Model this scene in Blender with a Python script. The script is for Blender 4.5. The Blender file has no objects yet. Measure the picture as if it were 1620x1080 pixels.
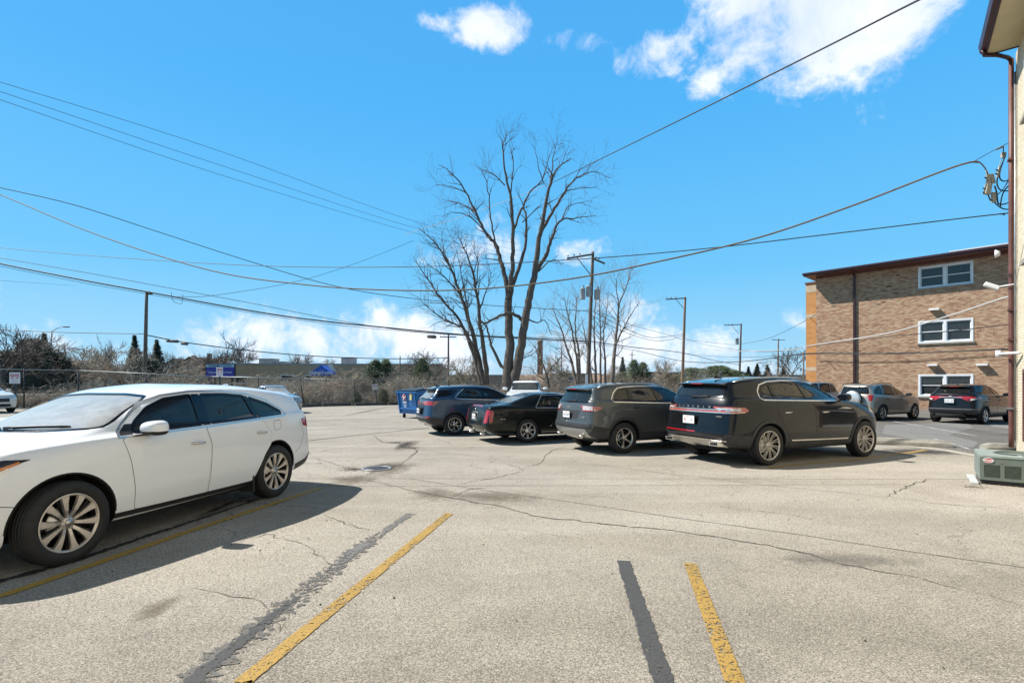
import bpy, bmesh, math, random
from math import sin, cos, pi, radians, sqrt, atan2
from mathutils import Vector, Matrix
from mathutils.bvhtree import BVHTree
from mathutils.geometry import delaunay_2d_cdt, barycentric_transform

# ------------------------------------------------------------ scene, camera, sky, sun
S = bpy.context.scene
C = S.collection
F, CX, HY, CH = 815.0, 810.0, 605.0, 1.65
cam_d = bpy.data.cameras.new('camera'); cam = bpy.data.objects.new('camera', cam_d); C.objects.link(cam)
cam.location = (0, 0, CH); cam.rotation_euler = (radians(90), 0, 0)
cam_d.sensor_width = 36; cam_d.lens = F/1620*36; cam_d.shift_y = (HY-540)/1620
cam_d.clip_start = 0.05; cam_d.clip_end = 6000
S.camera = cam
S.view_settings.view_transform = 'Standard'; S.view_settings.look = 'None'
S.view_settings.exposure = 0.64; S.view_settings.gamma = 1; S.view_settings.use_curve_mapping = False
SUN_EL = radians(49); SUN_DIR = Vector((-.976*cos(SUN_EL), .218*cos(SUN_EL), sin(SUN_EL)))   # towards the sun
sd = bpy.data.lights.new('sun', 'SUN'); sd.energy = 5.0; sd.angle = radians(.5); sd.color = (1, .97, .92)
sun = bpy.data.objects.new('sun', sd); C.objects.link(sun)
sun.rotation_euler = SUN_DIR.to_track_quat('Z', 'Y').to_euler()
W = bpy.data.worlds.new('World'); S.world = W; W.use_nodes = True
def G(px, py):            # point on the ground plane seen at a photo pixel
    Z = F*CH/(py-HY); return Vector(((px-CX)/F*Z, Z, 0))
def P(px, py, Y):         # point at depth Y
    return Vector(((px-CX)/F*Y, Y, CH-(py-HY)/F*Y))

class NT:
    """tiny node-tree writer"""
    def __init__(s, tree): s.t = tree; tree.nodes.clear()
    def n(s, kind, **kw):
        nd = s.t.nodes.new(kind)
        for k, v in kw.items():
            if k.startswith('_'): setattr(nd, k[1:], v)
            else:
                key = int(k[1:]) if k[0] == 'i' and k[1:].isdigit() else k.replace('__', ' ')
                sock = nd.inputs[key]
                if isinstance(v, bpy.types.NodeSocket): s.t.links.new(v, sock)
                else: sock.default_value = v
        return nd
    def math(s, op, a, b=0.0, clamp=False):
        nd = s.t.nodes.new('ShaderNodeMath'); nd.operation = op; nd.use_clamp = clamp
        for i, v in enumerate((a, b)):
            if isinstance(v, bpy.types.NodeSocket): s.t.links.new(v, nd.inputs[i])
            else: nd.inputs[i].default_value = v
        return nd.outputs[0]
    def mix(s, f, a, b, blend='MIX'):
        nd = s.t.nodes.new('ShaderNodeMix'); nd.data_type = 'RGBA'; nd.blend_type = blend
        for sock, v in ((nd.inputs[0], f), (nd.inputs[6], a), (nd.inputs[7], b)):
            if isinstance(v, bpy.types.NodeSocket): s.t.links.new(v, sock)
            else: sock.default_value = (*v, 1) if isinstance(v, tuple) and len(v) == 3 else v
        return nd.outputs[2]
    def ramp(s, fac, stops, interp='LINEAR'):
        nd = s.t.nodes.new('ShaderNodeValToRGB'); s.t.links.new(fac, nd.inputs[0]); r = nd.color_ramp; r.interpolation = interp
        while len(r.elements) < len(stops): r.elements.new(.5)
        for e, (p, c) in zip(r.elements, stops): e.position = p; e.color = (*c, 1) if isinstance(c, tuple) else (c, c, c, 1)
        return nd.outputs[0]
    def noise(s, vec, scale, detail=4, rough=.55, dist=0.0):
        nd = s.n('ShaderNodeTexNoise', Scale=scale, Detail=detail, Roughness=rough, Distortion=dist)
        if vec: s.t.links.new(vec, nd.inputs['Vector'])
        return nd.outputs['Fac']
    def bump(s, h, strength=.3, dist=.01):
        return s.n('ShaderNodeBump', Strength=strength, Distance=dist, Height=h).outputs[0]

def make_world():
    t = NT(W.node_tree)
    sky = t.n('ShaderNodeTexSky', _sky_type='NISHITA', _sun_disc=False, _sun_elevation=SUN_EL,
              _sun_rotation=atan2(SUN_DIR.x, SUN_DIR.y), _altitude=200, _air_density=1.0, _dust_density=.6, _ozone_density=2.2)
    tc = t.n('ShaderNodeTexCoord'); d = tc.outputs['Generated']
    sp = t.n('ShaderNodeSeparateXYZ', Vector=d)
    # azure elevation ramp over the sky model, darkened above view to cut fill light
    air = t.ramp(sp.outputs[2], [(0., (4.6, 7.0, 8.8)), (.06, (3.3, 6.6, 9.2)), (.20, (1.55, 5.6, 9.4)), (.46, (.80, 4.5, 9.2)), (.61, (.75, 4.1, 8.8)), (.72, (.5, 1.1, 2.0)), (1., (.4, .8, 1.4))])
    base = t.mix(.92, sky.outputs[0], air)
    # clouds: lumps of noise inside soft lobes round given directions
    nz = t.noise(d, 7.0, 9, .62, .35); nz2 = t.noise(d, 2.2, 4, .5)
    tot = None
    for (px, py, rx, ry, k) in CLOUDS:
        v = Vector(((px-CX)/F, 1, -(py-HY)/F)); az = atan2(v.x, v.y); el = atan2(v.z, sqrt(v.x**2+v.y**2))
        azn = t.math('ARCTAN2', sp.outputs[0], sp.outputs[1]); eln = t.math('ARCSINE', sp.outputs[2])
        a = t.math('DIVIDE', t.math('SUBTRACT', azn, az), rx/F/(1+v.x**2)**.5*.9)
        b = t.math('DIVIDE', t.math('SUBTRACT', eln, el), ry/F*.9)
        r2 = t.math('ADD', t.math('MULTIPLY', a, a), t.math('MULTIPLY', b, b))
        lobe = t.math('MULTIPLY', t.math('SUBTRACT', 1.0, r2), k)
        tot = lobe if tot is None else t.math('MAXIMUM', tot, lobe)
    dens = t.math('ADD', t.math('MAXIMUM', tot, -1.5), t.math('ADD', t.math('MULTIPLY', t.math('SUBTRACT', nz, .52), 4.4), t.math('MULTIPLY', t.math('SUBTRACT', t.noise(d, 24.0, 6, .65, .6), .5), 1.5)))
    m = t.math('MULTIPLY', t.math('ADD', dens, -.05), .95, True)
    m = t.n('ShaderNodeMapRange', Value=m, _interpolation_type='SMOOTHSTEP').outputs[0]
    shade = t.ramp(nz, [(.38, (6.9, 8.0, 10.0)), (.62, (9.6, 10.0, 10.7))])
    col = t.mix(t.math('MULTIPLY', m, .95), base, shade)
    bg = t.n('ShaderNodeBackground', Color=col, Strength=.070)
    t.t.links.new(bg.outputs[0], t.n('ShaderNodeOutputWorld').inputs[0])
# px, py, half width, half height, strength
CLOUDS = [(780, 42, 105, 36, 1.1), (690, 34, 60, 16, .8), (910, 66, 80, 24, 1.0), (1040, 88, 105, 40, 1.0), (1125, 125, 40, 32, .8), (1270, 12, 212, 112, 1.7), (1400, 22, 132, 78, 1.2), (1490, 30, 40, 30, .3),
          (540, 530, 280, 58, .8), (340, 545, 200, 40, .55), (120, 560, 200, 40, .35), (810, 375, 80, 55, .8), (740, 395, 90, 40, .6), (890, 400, 70, 25, .45),
          (990, 490, 90, 34, .7), (960, 560, 260, 60, .8), (1265, 505, 30, 28, .35), (1120, 585, 130, 30, .5), (690, 560, 220, 50, .6), (1378, 190, 14, 12, .1),
          (-300, 430, 300, 60, .8), (-420, 90, 260, 80, .8), (1950, 420, 260, 90, .9)]
make_world()
# ------------------------------------------------------------ materials
MATS = {}
def pmat(name, col, rough=.6, metal=0., coat=0., spec=.5, bump=None, var=0., vscale=3., emit=None, alpha=None, grime=0.):
    """principled material with a little procedural variation"""
    if name in MATS: return MATS[name]
    m = bpy.data.materials.new(name); m.use_nodes = True; t = NT(m.node_tree); MATS[name] = m
    tc = t.n('ShaderNodeTexCoord').outputs['Object']
    c = (*col, 1)
    kw = {}
    if var or grime:
        n = t.noise(tc, vscale, 6, .6)
        f = t.math('MULTIPLY', t.math('SUBTRACT', n, .35, ), 2.2, True)
        dark = tuple(x*(1-var) for x in col)
        c = t.mix(f, dark, tuple(min(1, x*(1+var*.5)) for x in col))
        if grime:
            g = t.noise(tc, vscale*6, 8, .7)
            c = t.mix(t.math('MULTIPLY', t.ramp(g, [(.5, 0.), (.7, 1.)]), grime), c, (.12, .10, .08))
    b = t.n('ShaderNodeBsdfPrincipled', Roughness=rough, Metallic=metal)
    if isinstance(c, tuple): b.inputs['Base Color'].default_value = c
    else: t.t.links.new(c, b.inputs['Base Color'])
    b.inputs['Coat Weight'].default_value = coat; b.inputs['Coat Roughness'].default_value = .03
    b.inputs['Specular IOR Level'].default_value = spec
    if bump:
        t.t.links.new(t.bump(t.noise(tc, bump[0], 6, .65), bump[1], bump[2]), b.inputs['Normal'])
    t.t.links.new(b.outputs[0], t.n('ShaderNodeOutputMaterial').inputs[0])
    return m
def paint(name, col, metal=0., rough=.35, dust=.0):
    """car paint: base + clear coat, faint orange peel, thin dust low down"""
    if name in MATS: return MATS[name]
    m = bpy.data.materials.new(name); m.use_nodes = True; t = NT(m.node_tree); MATS[name] = m
    tc = t.n('ShaderNodeTexCoord').outputs['Object']
    n = t.noise(tc, 2.3, 6, .6)
    sp = t.n('ShaderNodeSeparateXYZ', Vector=tc).outputs[2]
    low = t.math('MULTIPLY', t.math('SUBTRACT', .75, sp), 1.3, True)
    d = t.math('MULTIPLY', t.math('ADD', t.math('MULTIPLY', low, .9), .05), t.math('MULTIPLY', n, dust))
    c = t.mix(d, (*col, 1), (.30, .27, .23, 1))
    b = t.n('ShaderNodeBsdfPrincipled', Base__Color=c, Metallic=metal, Roughness=t.math('ADD', t.math('MULTIPLY', d, .9), rough))
    b.inputs['Coat Weight'].default_value = 1; b.inputs['Coat IOR'].default_value = 1.5 if max(col) > .3 else 1.36
    b.inputs['Specular IOR Level'].default_value = .5 if metal else .1
    t.t.links.new(t.math('ADD', t.math('MULTIPLY', d, .5), .02), b.inputs['Coat Roughness'])
    bp = t.bump(t.noise(tc, 3.0, 2, .4), .12, .02)
    t.t.links.new(bp, b.inputs['Coat Normal'])
    t.t.links.new(b.outputs[0], t.n('ShaderNodeOutputMaterial').inputs[0])
    return m
def glass(name, tint=.25, col=(1, 1, 1), rough=.0, ior=1.52, film=0.0):
    if name in MATS: return MATS[name]
    m = bpy.data.materials.new(name); m.use_nodes = True; t = NT(m.node_tree); MATS[name] = m
    tr = t.n('ShaderNodeBsdfTransparent', Color=(col[0]*tint, col[1]*tint, col[2]*tint, 1))
    tc = t.n('ShaderNodeTexCoord').outputs['Object']
    base = tr.outputs[0]
    if film:    # grey film on the pane: dust, on some screens also painted glare
        df = t.n('ShaderNodeBsdfDiffuse', Color=(.55, .56, .55, 1))
        f = t.math('MULTIPLY', t.math('ADD', t.noise(tc, 5, 6, .7), .25), film)
        base = t.n('ShaderNodeMixShader', i0=f, i1=base, i2=df.outputs[0]).outputs[0]
    gl = t.n('ShaderNodeBsdfGlossy', Color=(1, .93, .84, 1), Roughness=rough)
    fr = t.n('ShaderNodeFresnel', IOR=ior)
    f2 = t.math('MULTIPLY', fr.outputs[0], 1.2, True)
    mx = t.n('ShaderNodeMixShader', i0=f2, i1=base, i2=gl.outputs[0])
    t.t.links.new(mx.outputs[0], t.n('ShaderNodeOutputMaterial').inputs[0])
    return m

M_black_trim = pmat('black_plastic', (.018, .018, .019), .48, var=.3, vscale=9)
M_clad = pmat('grey_cladding', (.028, .029, .031), .55, var=.35, vscale=6, bump=(180, .15, .001))
M_cav = pmat('dark_void', (.006, .006, .006), .9)
M_chrome = pmat('chrome', (.70, .66, .60), .27, metal=.85)
M_satin = pmat('satin_metal', (.50, .50, .49), .30, metal=1.)
M_rubber = pmat('rubber', (.020, .019, .018), .72, var=.45, vscale=14, bump=(90, .25, .002))
M_rimdark = pmat('rim_dark', (.03, .03, .032), .4, metal=.6)
M_alloy = pmat('alloy', (.62, .61, .58), .26, metal=.9)
M_alloyw = pmat('alloy_bright', (.58, .53, .47), .30, metal=.8)
M_red = pmat('red_lens', (.42, .012, .014), .12, coat=1, var=.25, vscale=25)
M_redlt = pmat('light_red_lens', (.46, .10, .08), .12, coat=1, var=.3, vscale=25)
M_clear = pmat('clear_lens', (.62, .60, .58), .1, coat=1, var=.35, vscale=30)
M_amber = pmat('amber_lens', (.62, .20, .03), .15, coat=1)
M_lampdark = pmat('lamp_dark', (.03, .03, .035), .1, coat=1)
M_plate = pmat('plate_white', (.72, .72, .70), .4, var=.1, vscale=20)
M_ink = pmat('ink_red', (.45, .03, .03), .5)
M_inkb = pmat('ink_dark', (.03, .04, .09), .5)
M_seat = pmat('seat_fabric', (.06, .06, .062), .85, var=.3)
M_seatb = pmat('seat_beige', (.42, .37, .27), .8, var=.2)
M_cabin = pmat('cabin_trim', (.035, .034, .033), .8, var=.3)
G_dark = glass('tinted_glass', .10, (.95, 1, 1), film=.035)
G_mid = glass('window_glass', .62, (.86, .98, .95), film=.03)
G_ws = glass('windscreen_glass', .55, (.9, 1, .97), rough=.045, film=.10)
G_wsm = glass('dust_glare_windscreen_glass', .42, (.88, .95, .93), rough=.20, film=.80)  # heavy pale film: dust plus sun glare painted into the pane
M_frit = pmat('black_frit', (.006, .006, .007), .12)

# ------------------------------------------------------------ object helpers
def empty(name, loc=(0, 0, 0), rz=0, label=None, cat=None, group=None, scale=1.):
    o = bpy.data.objects.new(name, None); C.objects.link(o); o.empty_display_size = .2
    o.location = loc; o.rotation_euler = (0, 0, rz); o.scale = (scale,)*3
    tag(o, label, cat, group); return o
def tag(o, label=None, cat=None, group=None, kind=None):
    if label: o['label'] = label
    if cat: o['category'] = cat
    if group: o['group'] = group
    if kind: o['kind'] = kind
    return o
def mkobj(name, me, mats, parent=None, smooth=False, loc=None):
    o = bpy.data.objects.new(name, me); C.objects.link(o)
    for m in (mats if isinstance(mats, (list, tuple)) else [mats]): me.materials.append(m)
    if parent: o.parent = parent
    if loc is not None: o.location = loc
    if smooth and len(me.polygons): me.polygons.foreach_set('use_smooth', [True]*len(me.polygons))
    return o
class MB:
    """collects shapes into one mesh"""
    def __init__(s): s.v = []; s.f = []; s.m = []; s.sm = []
    def add(s, vs, fs, mi=0, smooth=False):
        b = len(s.v); s.v += [tuple(v) for v in vs]
        for f in fs: s.f.append(tuple(i+b for i in f)); s.m.append(mi); s.sm.append(smooth)
        return s
    def box(s, lo, hi, mi=0, mat=None, bev=0):
        x0, y0, z0 = lo; x1, y1, z1 = hi
        if bev:
            bm = bmesh.new(); bmesh.ops.create_cube(bm, size=1)
            for v in bm.verts: v.co = Vector(((x0+x1)/2+v.co.x*(x1-x0), (y0+y1)/2+v.co.y*(y1-y0), (z0+z1)/2+v.co.z*(z1-z0)))
            bmesh.ops.bevel(bm, geom=bm.edges[:], offset=bev, segments=2, affect='EDGES', profile=.5)
            bm.verts.index_update()
            vs = [mat @ v.co if mat else v.co.copy() for v in bm.verts]; fs = [[v.index for v in f.verts] for f in bm.faces]
            bm.free(); return s.add(vs, fs, mi)
        vs = [Vector(p) for p in ((x0,y0,z0),(x1,y0,z0),(x1,y1,z0),(x0,y1,z0),(x0,y0,z1),(x1,y0,z1),(x1,y1,z1),(x0,y1,z1))]
        if mat: vs = [mat @ v for v in vs]
        return s.add(vs, [(0,3,2,1),(4,5,6,7),(0,1,5,4),(1,2,6,5),(2,3,7,6),(3,0,4,7)], mi)
    def obox(s, c, ux, hx, hy, z0, z1, mi=0, bev=0):
        """box centred at c=(x,y), long axis along unit ux=(a,b)"""
        m = Matrix(((ux[0], -ux[1], 0, c[0]), (ux[1], ux[0], 0, c[1]), (0, 0, 1, 0), (0, 0, 0, 1)))
        return s.box((-hx, -hy, z0), (hx, hy, z1), mi, m, bev)
    def tube(s, pts, rad, n=6, mi=0, cap=True, smooth=True):
        pts = [Vector(p) for p in pts]; k = len(pts)
        if not isinstance(rad, (list, tuple)): rad = [rad]*k
        vs = []; prev = None
        for i, p in enumerate(pts):
            d = (pts[min(i+1, k-1)]-pts[max(i-1, 0)])
            if d.length < 1e-9: d = Vector((0, 0, 1))
            d.normalize()
            if prev is None:
                a = Vector((0, 0, 1)) if abs(d.z) < .9 else Vector((1, 0, 0)); u = d.cross(a).normalized()
            else:
                u = prev-d*prev.dot(d)
                u = u.normalized() if u.length > 1e-6 else d.orthogonal().normalized()
            prev = u; w = d.cross(u)
            for j in range(n):
                t = 2*pi*j/n; vs.append(p+(u*cos(t)+w*sin(t))*rad[i])
        fs = [(i*n+j, i*n+(j+1) % n, (i+1)*n+(j+1) % n, (i+1)*n+j) for i in range(k-1) for j in range(n)]
        if cap: fs += [tuple(range(n-1, -1, -1)), tuple((k-1)*n+j for j in range(n))]
        return s.add(vs, fs, mi, smooth)
    def lathe(s, prof, n=24, axis='z', origin=(0, 0, 0), mi=0, smooth=True, closed=False):
        """prof: (radius, height) pairs"""
        o = Vector(origin); vs = []
        for r, h in prof:
            for j in range(n):
                t = 2*pi*j/n; a, b = r*cos(t), r*sin(t)
                v = {'z': (a, b, h), 'y': (a, h, b), 'x': (h, a, b)}[axis]; vs.append(o+Vector(v))
        k = len(prof)
        fs = [(i*n+j, i*n+(j+1) % n, (i+1)*n+(j+1) % n, (i+1)*n+j) for i in range(k-1) for j in range(n)]
        if closed: fs += [((k-1)*n+j, (k-1)*n+(j+1) % n, (j+1) % n, j) for j in range(n)]
        elif prof[0][0] > 1e-4 or True:
            fs += [tuple(range(n-1, -1, -1)), tuple((k-1)*n+j for j in range(n))]
        return s.add(vs, fs, mi, smooth)
    def prism(s, poly, a, b, mi=0):
        """poly: closed list of 3-D points, swept from +a to +b (vectors)"""
        a = Vector(a); b = Vector(b); n = len(poly)
        vs = [Vector(p)+a for p in poly]+[Vector(p)+b for p in poly]
        fs = [tuple(range(n-1, -1, -1)), tuple(n+i for i in range(n))]+[(i, (i+1) % n, n+(i+1) % n, n+i) for i in range(n)]
        return s.add(vs, fs, mi)
    def build(s, name, mats, parent=None, smooth=None, uv=False, loc=None, fix=False, jitter=0):
        me = bpy.data.meshes.new(name); me.from_pydata(s.v, [], s.f)
        me.polygons.foreach_set('material_index', s.m)
        me.polygons.foreach_set('use_smooth', s.sm if smooth is None else [smooth]*len(s.f))
        if fix:
            bm = bmesh.new(); bm.from_mesh(me); bmesh.ops.recalc_face_normals(bm, faces=bm.faces); bm.to_mesh(me); bm.free()
        me.update()
        if uv:
            ul = me.uv_layers.new(name='UVMap'); dat = ul.data
            for p in me.polygons:
                n = p.normal
                for li in p.loop_indices:
                    co = me.vertices[me.loops[li].vertex_index].co
                    if abs(n.z) > .7: q = (co.x, co.y)
                    else:
                        h = Vector((-n.y, n.x, 0)).normalized(); q = (co.dot(h), co.z)
                    dat[li].uv = q
        return mkobj(name, me, mats, parent, loc=loc)
def text_mesh(txt, size, depth, font_w=1.0, bold=0., align='CENTER', shear=0.):
    cu = bpy.data.curves.new('t', 'FONT'); cu.body = txt; cu.size = size; cu.extrude = depth; cu.offset = bold
    cu.align_x = align; cu.align_y = 'CENTER'; cu.resolution_u = 2; cu.shear = shear
    o = bpy.data.objects.new('t', cu); C.objects.link(o)
    bpy.context.view_layer.update()
    dg = bpy.context.evaluated_depsgraph_get()
    me = bpy.data.meshes.new_from_object(o.evaluated_get(dg), depsgraph=dg)
    bpy.data.objects.remove(o); bpy.data.curves.remove(cu)
    for v in me.vertices: v.co.x *= font_w
    me.materials.clear()
    return me
def text_obj(name, txt, size, loc, u, v, mat, parent=None, depth=.002, **kw):
    """text lying in the plane spanned by u (reading direction) and v (up)"""
    me = text_mesh(txt, size, depth, **kw); u = Vector(u).normalized(); v = Vector(v).normalized(); w = u.cross(v)
    M = Matrix((u, v, w)).transposed(); loc = Vector(loc)
    for x in me.vertices: x.co = M @ x.co + loc
    return mkobj(name, me, mat, parent)
# ------------------------------------------------------------ cars
def interp(tb, x):
    if not isinstance(tb, (list, tuple)): return tb
    if x <= tb[0][0]: return tb[0][1]
    for (a, p), (b, q) in zip(tb, tb[1:]):
        if x <= b: return p+(q-p)*(x-a)/(b-a)
    return tb[-1][1]
NSIDE = 15
def ring_half(r):
    """half outline, rear centre to front centre. r = (xr, xf, (wr,wm,wf), z, br, bf, cr, cf[, crown])"""
    xr, xf, (wr, wm, wf), zt, br, bf, cr, cf = r[:8]; crown = r[8] if len(r) > 8 else 0
    pts = []
    for fr in (0, .3, .58, .82): pts.append((xr+br*fr**2.2, wr*fr))
    pts.append((xr+br+cr*.22, wr*.965))
    xs, xe = xr+br+cr, xf-bf-cf
    for i in range(NSIDE):
        s = i/(NSIDE-1)
        y = wm-(wm-wr)*(max(0, .5-s)/.5)**3.2-(wm-wf)*(max(0, s-.5)/.5)**2.6
        pts.append((xs+(xe-xs)*s, y))
    pts.append((xf-bf-cf*.22, wf*.965))
    for fr in (.82, .58, .3, 0): pts.append((xf-bf*fr**2.2, wf*fr))
    wmx = max(wr, wm, wf)
    return [Vector((x, y, interp(zt, x)+crown*(1-(y/wmx)**2))) for x, y in pts]
def ring_mesh(rings, shrink=0.):
    halves = [ring_half(r) for r in rings]; M = len(halves[0]); N = 2*M-2
    vs = []; fs = []
    for h in halves:
        vs += h+[Vector((p.x, -p.y, p.z)) for p in reversed(h[1:-1])]
    for k in range(len(rings)-1):
        for i in range(N):
            j = (i+1) % N; fs.append((k*N+i, k*N+j, (k+1)*N+j, (k+1)*N+i))
    def cap(b, flip):
        for i in range(M-1):
            a, c = i, i+1; a2 = (N-i) % N; c2 = N-i-1 if i+1 < M-1 else c
            f = [a, c] + ([c2] if c2 != c else []) + ([a2] if a2 != a else [])
            f = [b+q for q in f]; fs.append(tuple(f if flip else reversed(f)))
    cap(0, False); cap((len(rings)-1)*N, True)
    me = bpy.data.meshes.new('body'); me.from_pydata(vs, [], fs)
    bm = bmesh.new(); bm.from_mesh(me); bmesh.ops.recalc_face_normals(bm, faces=bm.faces); bm.to_mesh(me); bm.free()
    return me
def eval_mesh(o):
    bpy.context.view_layer.update(); dg = bpy.context.evaluated_depsgraph_get()
    return bpy.data.meshes.new_from_object(o.evaluated_get(dg), depsgraph=dg)
class Surf:
    """smooth reference surface of a car body"""
    def __init__(s, me):
        me.calc_loop_triangles(); s.co = [v.co.copy() for v in me.vertices]
        s.tris = [tuple(t.vertices) for t in me.loop_triangles]
        s.vn = [n.vector.copy() for n in me.vertex_normals]
        s.bvh = BVHTree.FromPolygons(s.co, s.tris)
    def normal_at(s, p, idx):
        a, b, c = s.tris[idx]
        n = barycentric_transform(p, s.co[a], s.co[b], s.co[c], s.vn[a], s.vn[b], s.vn[c])
        return n.normalized()
    def hit(s, view, u, v):
        """view: 'L','R' (x,z); 'B','F' (y,z); 'T' (x,y)"""
        if view == 'L': o, d = Vector((u, 3, v)), Vector((0, -1, 0))
        elif view == 'R': o, d = Vector((u, -3, v)), Vector((0, 1, 0))
        elif view == 'B': o, d = Vector((-4, u, v)), Vector((1, 0, 0))
        elif view == 'F': o, d = Vector((8, u, v)), Vector((-1, 0, 0))
        else: o, d = Vector((u, v, 4)), Vector((0, 0, -1))
        loc, n, i, dist = s.bvh.ray_cast(o, d)
        if loc is None:
            q = o+d*3.2 if view in 'LR' else o+d*4
            loc, n, i, dist = s.bvh.find_nearest(q)
        return loc, s.normal_at(loc, i)
def resample(poly, step, closed=True):
    out = []; n = len(poly)
    for i in range(n if closed else n-1):
        a, b = Vector(poly[i]), Vector(poly[(i+1) % n]); k = max(1, int((b-a).length/step+.5))
        for j in range(k): out.append(a+(b-a)*j/k)
    if not closed: out.append(Vector(poly[-1]))
    return out
def roundpoly(poly, r=.03, n=3):
    """round the corners of a 2-D polygon"""
    out = []; m = len(poly)
    for i in range(m):
        p = Vector(poly[i]); a = Vector(poly[i-1])-p; b = Vector(poly[(i+1) % m])-p
        ra = min(r, a.length*.4); rb = min(r, b.length*.4); A = p+a.normalized()*ra; B = p+b.normalized()*rb
        for k in range(n+1):
            t = k/n; out.append(A*(1-t)**2+p*2*t*(1-t)+B*t*t)
    return out
def set_normals(me, vnorm):
    me.polygons.foreach_set('use_smooth', [True]*len(me.polygons))
    me.normals_split_custom_set_from_vertices([tuple(n) for n in vnorm])
def panel(sf, view, poly, off=.003, step=.05, skirt=.006, name='panel', mat=None, parent=None, rnd=0.):
    """a skin lying on the car body inside the outline poly, with a thin edge"""
    if rnd: poly = roundpoly(poly, rnd)
    bd = resample(poly, step); n = len(bd)
    xs = [p.x for p in bd]; ys = [p.y for p in bd]
    pts = list(bd)
    gx = min(xs)+step*.5
    while gx < max(xs):
        gy = min(ys)+step*.5
        while gy < max(ys):
            q = Vector((gx, gy))
            if min((q-b).length for b in bd) > step*.45: pts.append(q)
            gy += step
        gx += step
    r = delaunay_2d_cdt(pts, [(i, (i+1) % n) for i in range(n)], [list(range(n))], 1, 1e-6)
    used = sorted({i for f in r[2] for i in f}); mp0 = {u: k for k, u in enumerate(used)}; V2 = [r[0][u] for u in used]; Fs = [tuple(mp0[i] for i in f) for f in r[2]]
    vs = []; nn = []
    for p in V2:
        loc, nr = sf.hit(view, p.x, p.y); vs.append(loc+nr*off); nn.append(nr)
    d = {'L': Vector((0, 1, 0)), 'R': Vector((0, -1, 0)), 'B': Vector((-1, 0, 0)), 'F': Vector((1, 0, 0)), 'T': Vector((0, 0, 1))}[view]
    fs = []
    for f in Fs:
        a, b, c = (vs[i] for i in f[:3])
        fs.append(tuple(f) if (b-a).cross(c-a).dot(d) > 0 else tuple(reversed(f)))
    if skirt:
        cnt = {}
        for f in fs:
            for i in range(len(f)):
                e = (f[i], f[(i+1) % len(f)]); cnt[e] = 1
        be = [e for e in cnt if (e[1], e[0]) not in cnt]; mp = {}
        for e in be:
            for i in e:
                if i not in mp: mp[i] = len(vs); vs.append(vs[i]-nn[i]*skirt); nn.append(nn[i])
        for a, b in be: fs.append((b, a, mp[a], mp[b]))
    me = bpy.data.meshes.new(name); me.from_pydata(vs, [], fs); me.update()
    set_normals(me, nn)
    return mkobj(name, me, mat, parent)
def ribbon(sf, view, pts, w, off=.004, closed=False, step=.05, name='trim', mat=None, parent=None, th=.006, mb=None):
    """a raised strip of width w along a 2-D line on the body"""
    q = resample(pts, step, closed); k = len(q); vs = []
    w0 = w(.5) if callable(w) else w; ns = max(1, int(w0/.035+.5)); L = ns+3
    for i, p in enumerate(q):
        a = q[i-1] if (i or closed) else q[i]; b = q[(i+1) % k] if (i < k-1 or closed) else q[i]
        d = (b-a).normalized(); nrm = Vector((-d.y, d.x))
        ww = w if not callable(w) else w(i/(k-1))
        for t, o in [(-1, off-th)]+[(-1+2*j/ns, off) for j in range(ns+1)]+[(1, off-th)]:
            c = p+nrm*t*ww/2; loc, nr = sf.hit(view, c.x, c.y); vs.append(loc+nr*o)
    fs = []
    for i in range(k if closed else k-1):
        j = (i+1) % k
        for s in range(L-1): fs.append((i*L+s, i*L+s+1, j*L+s+1, j*L+s))
    if not closed: fs += [tuple(range(L)), tuple((k-1)*L+s for s in reversed(range(L)))]
    if mb is not None: mb.add(vs, fs, 0, False); return None
    me = bpy.data.meshes.new(name); me.from_pydata(vs, [], fs)
    bm = bmesh.new(); bm.from_mesh(me); bmesh.ops.recalc_face_normals(bm, faces=bm.faces); bm.to_mesh(me); bm.free()
    return mkobj(name, me, mat, parent)

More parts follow.
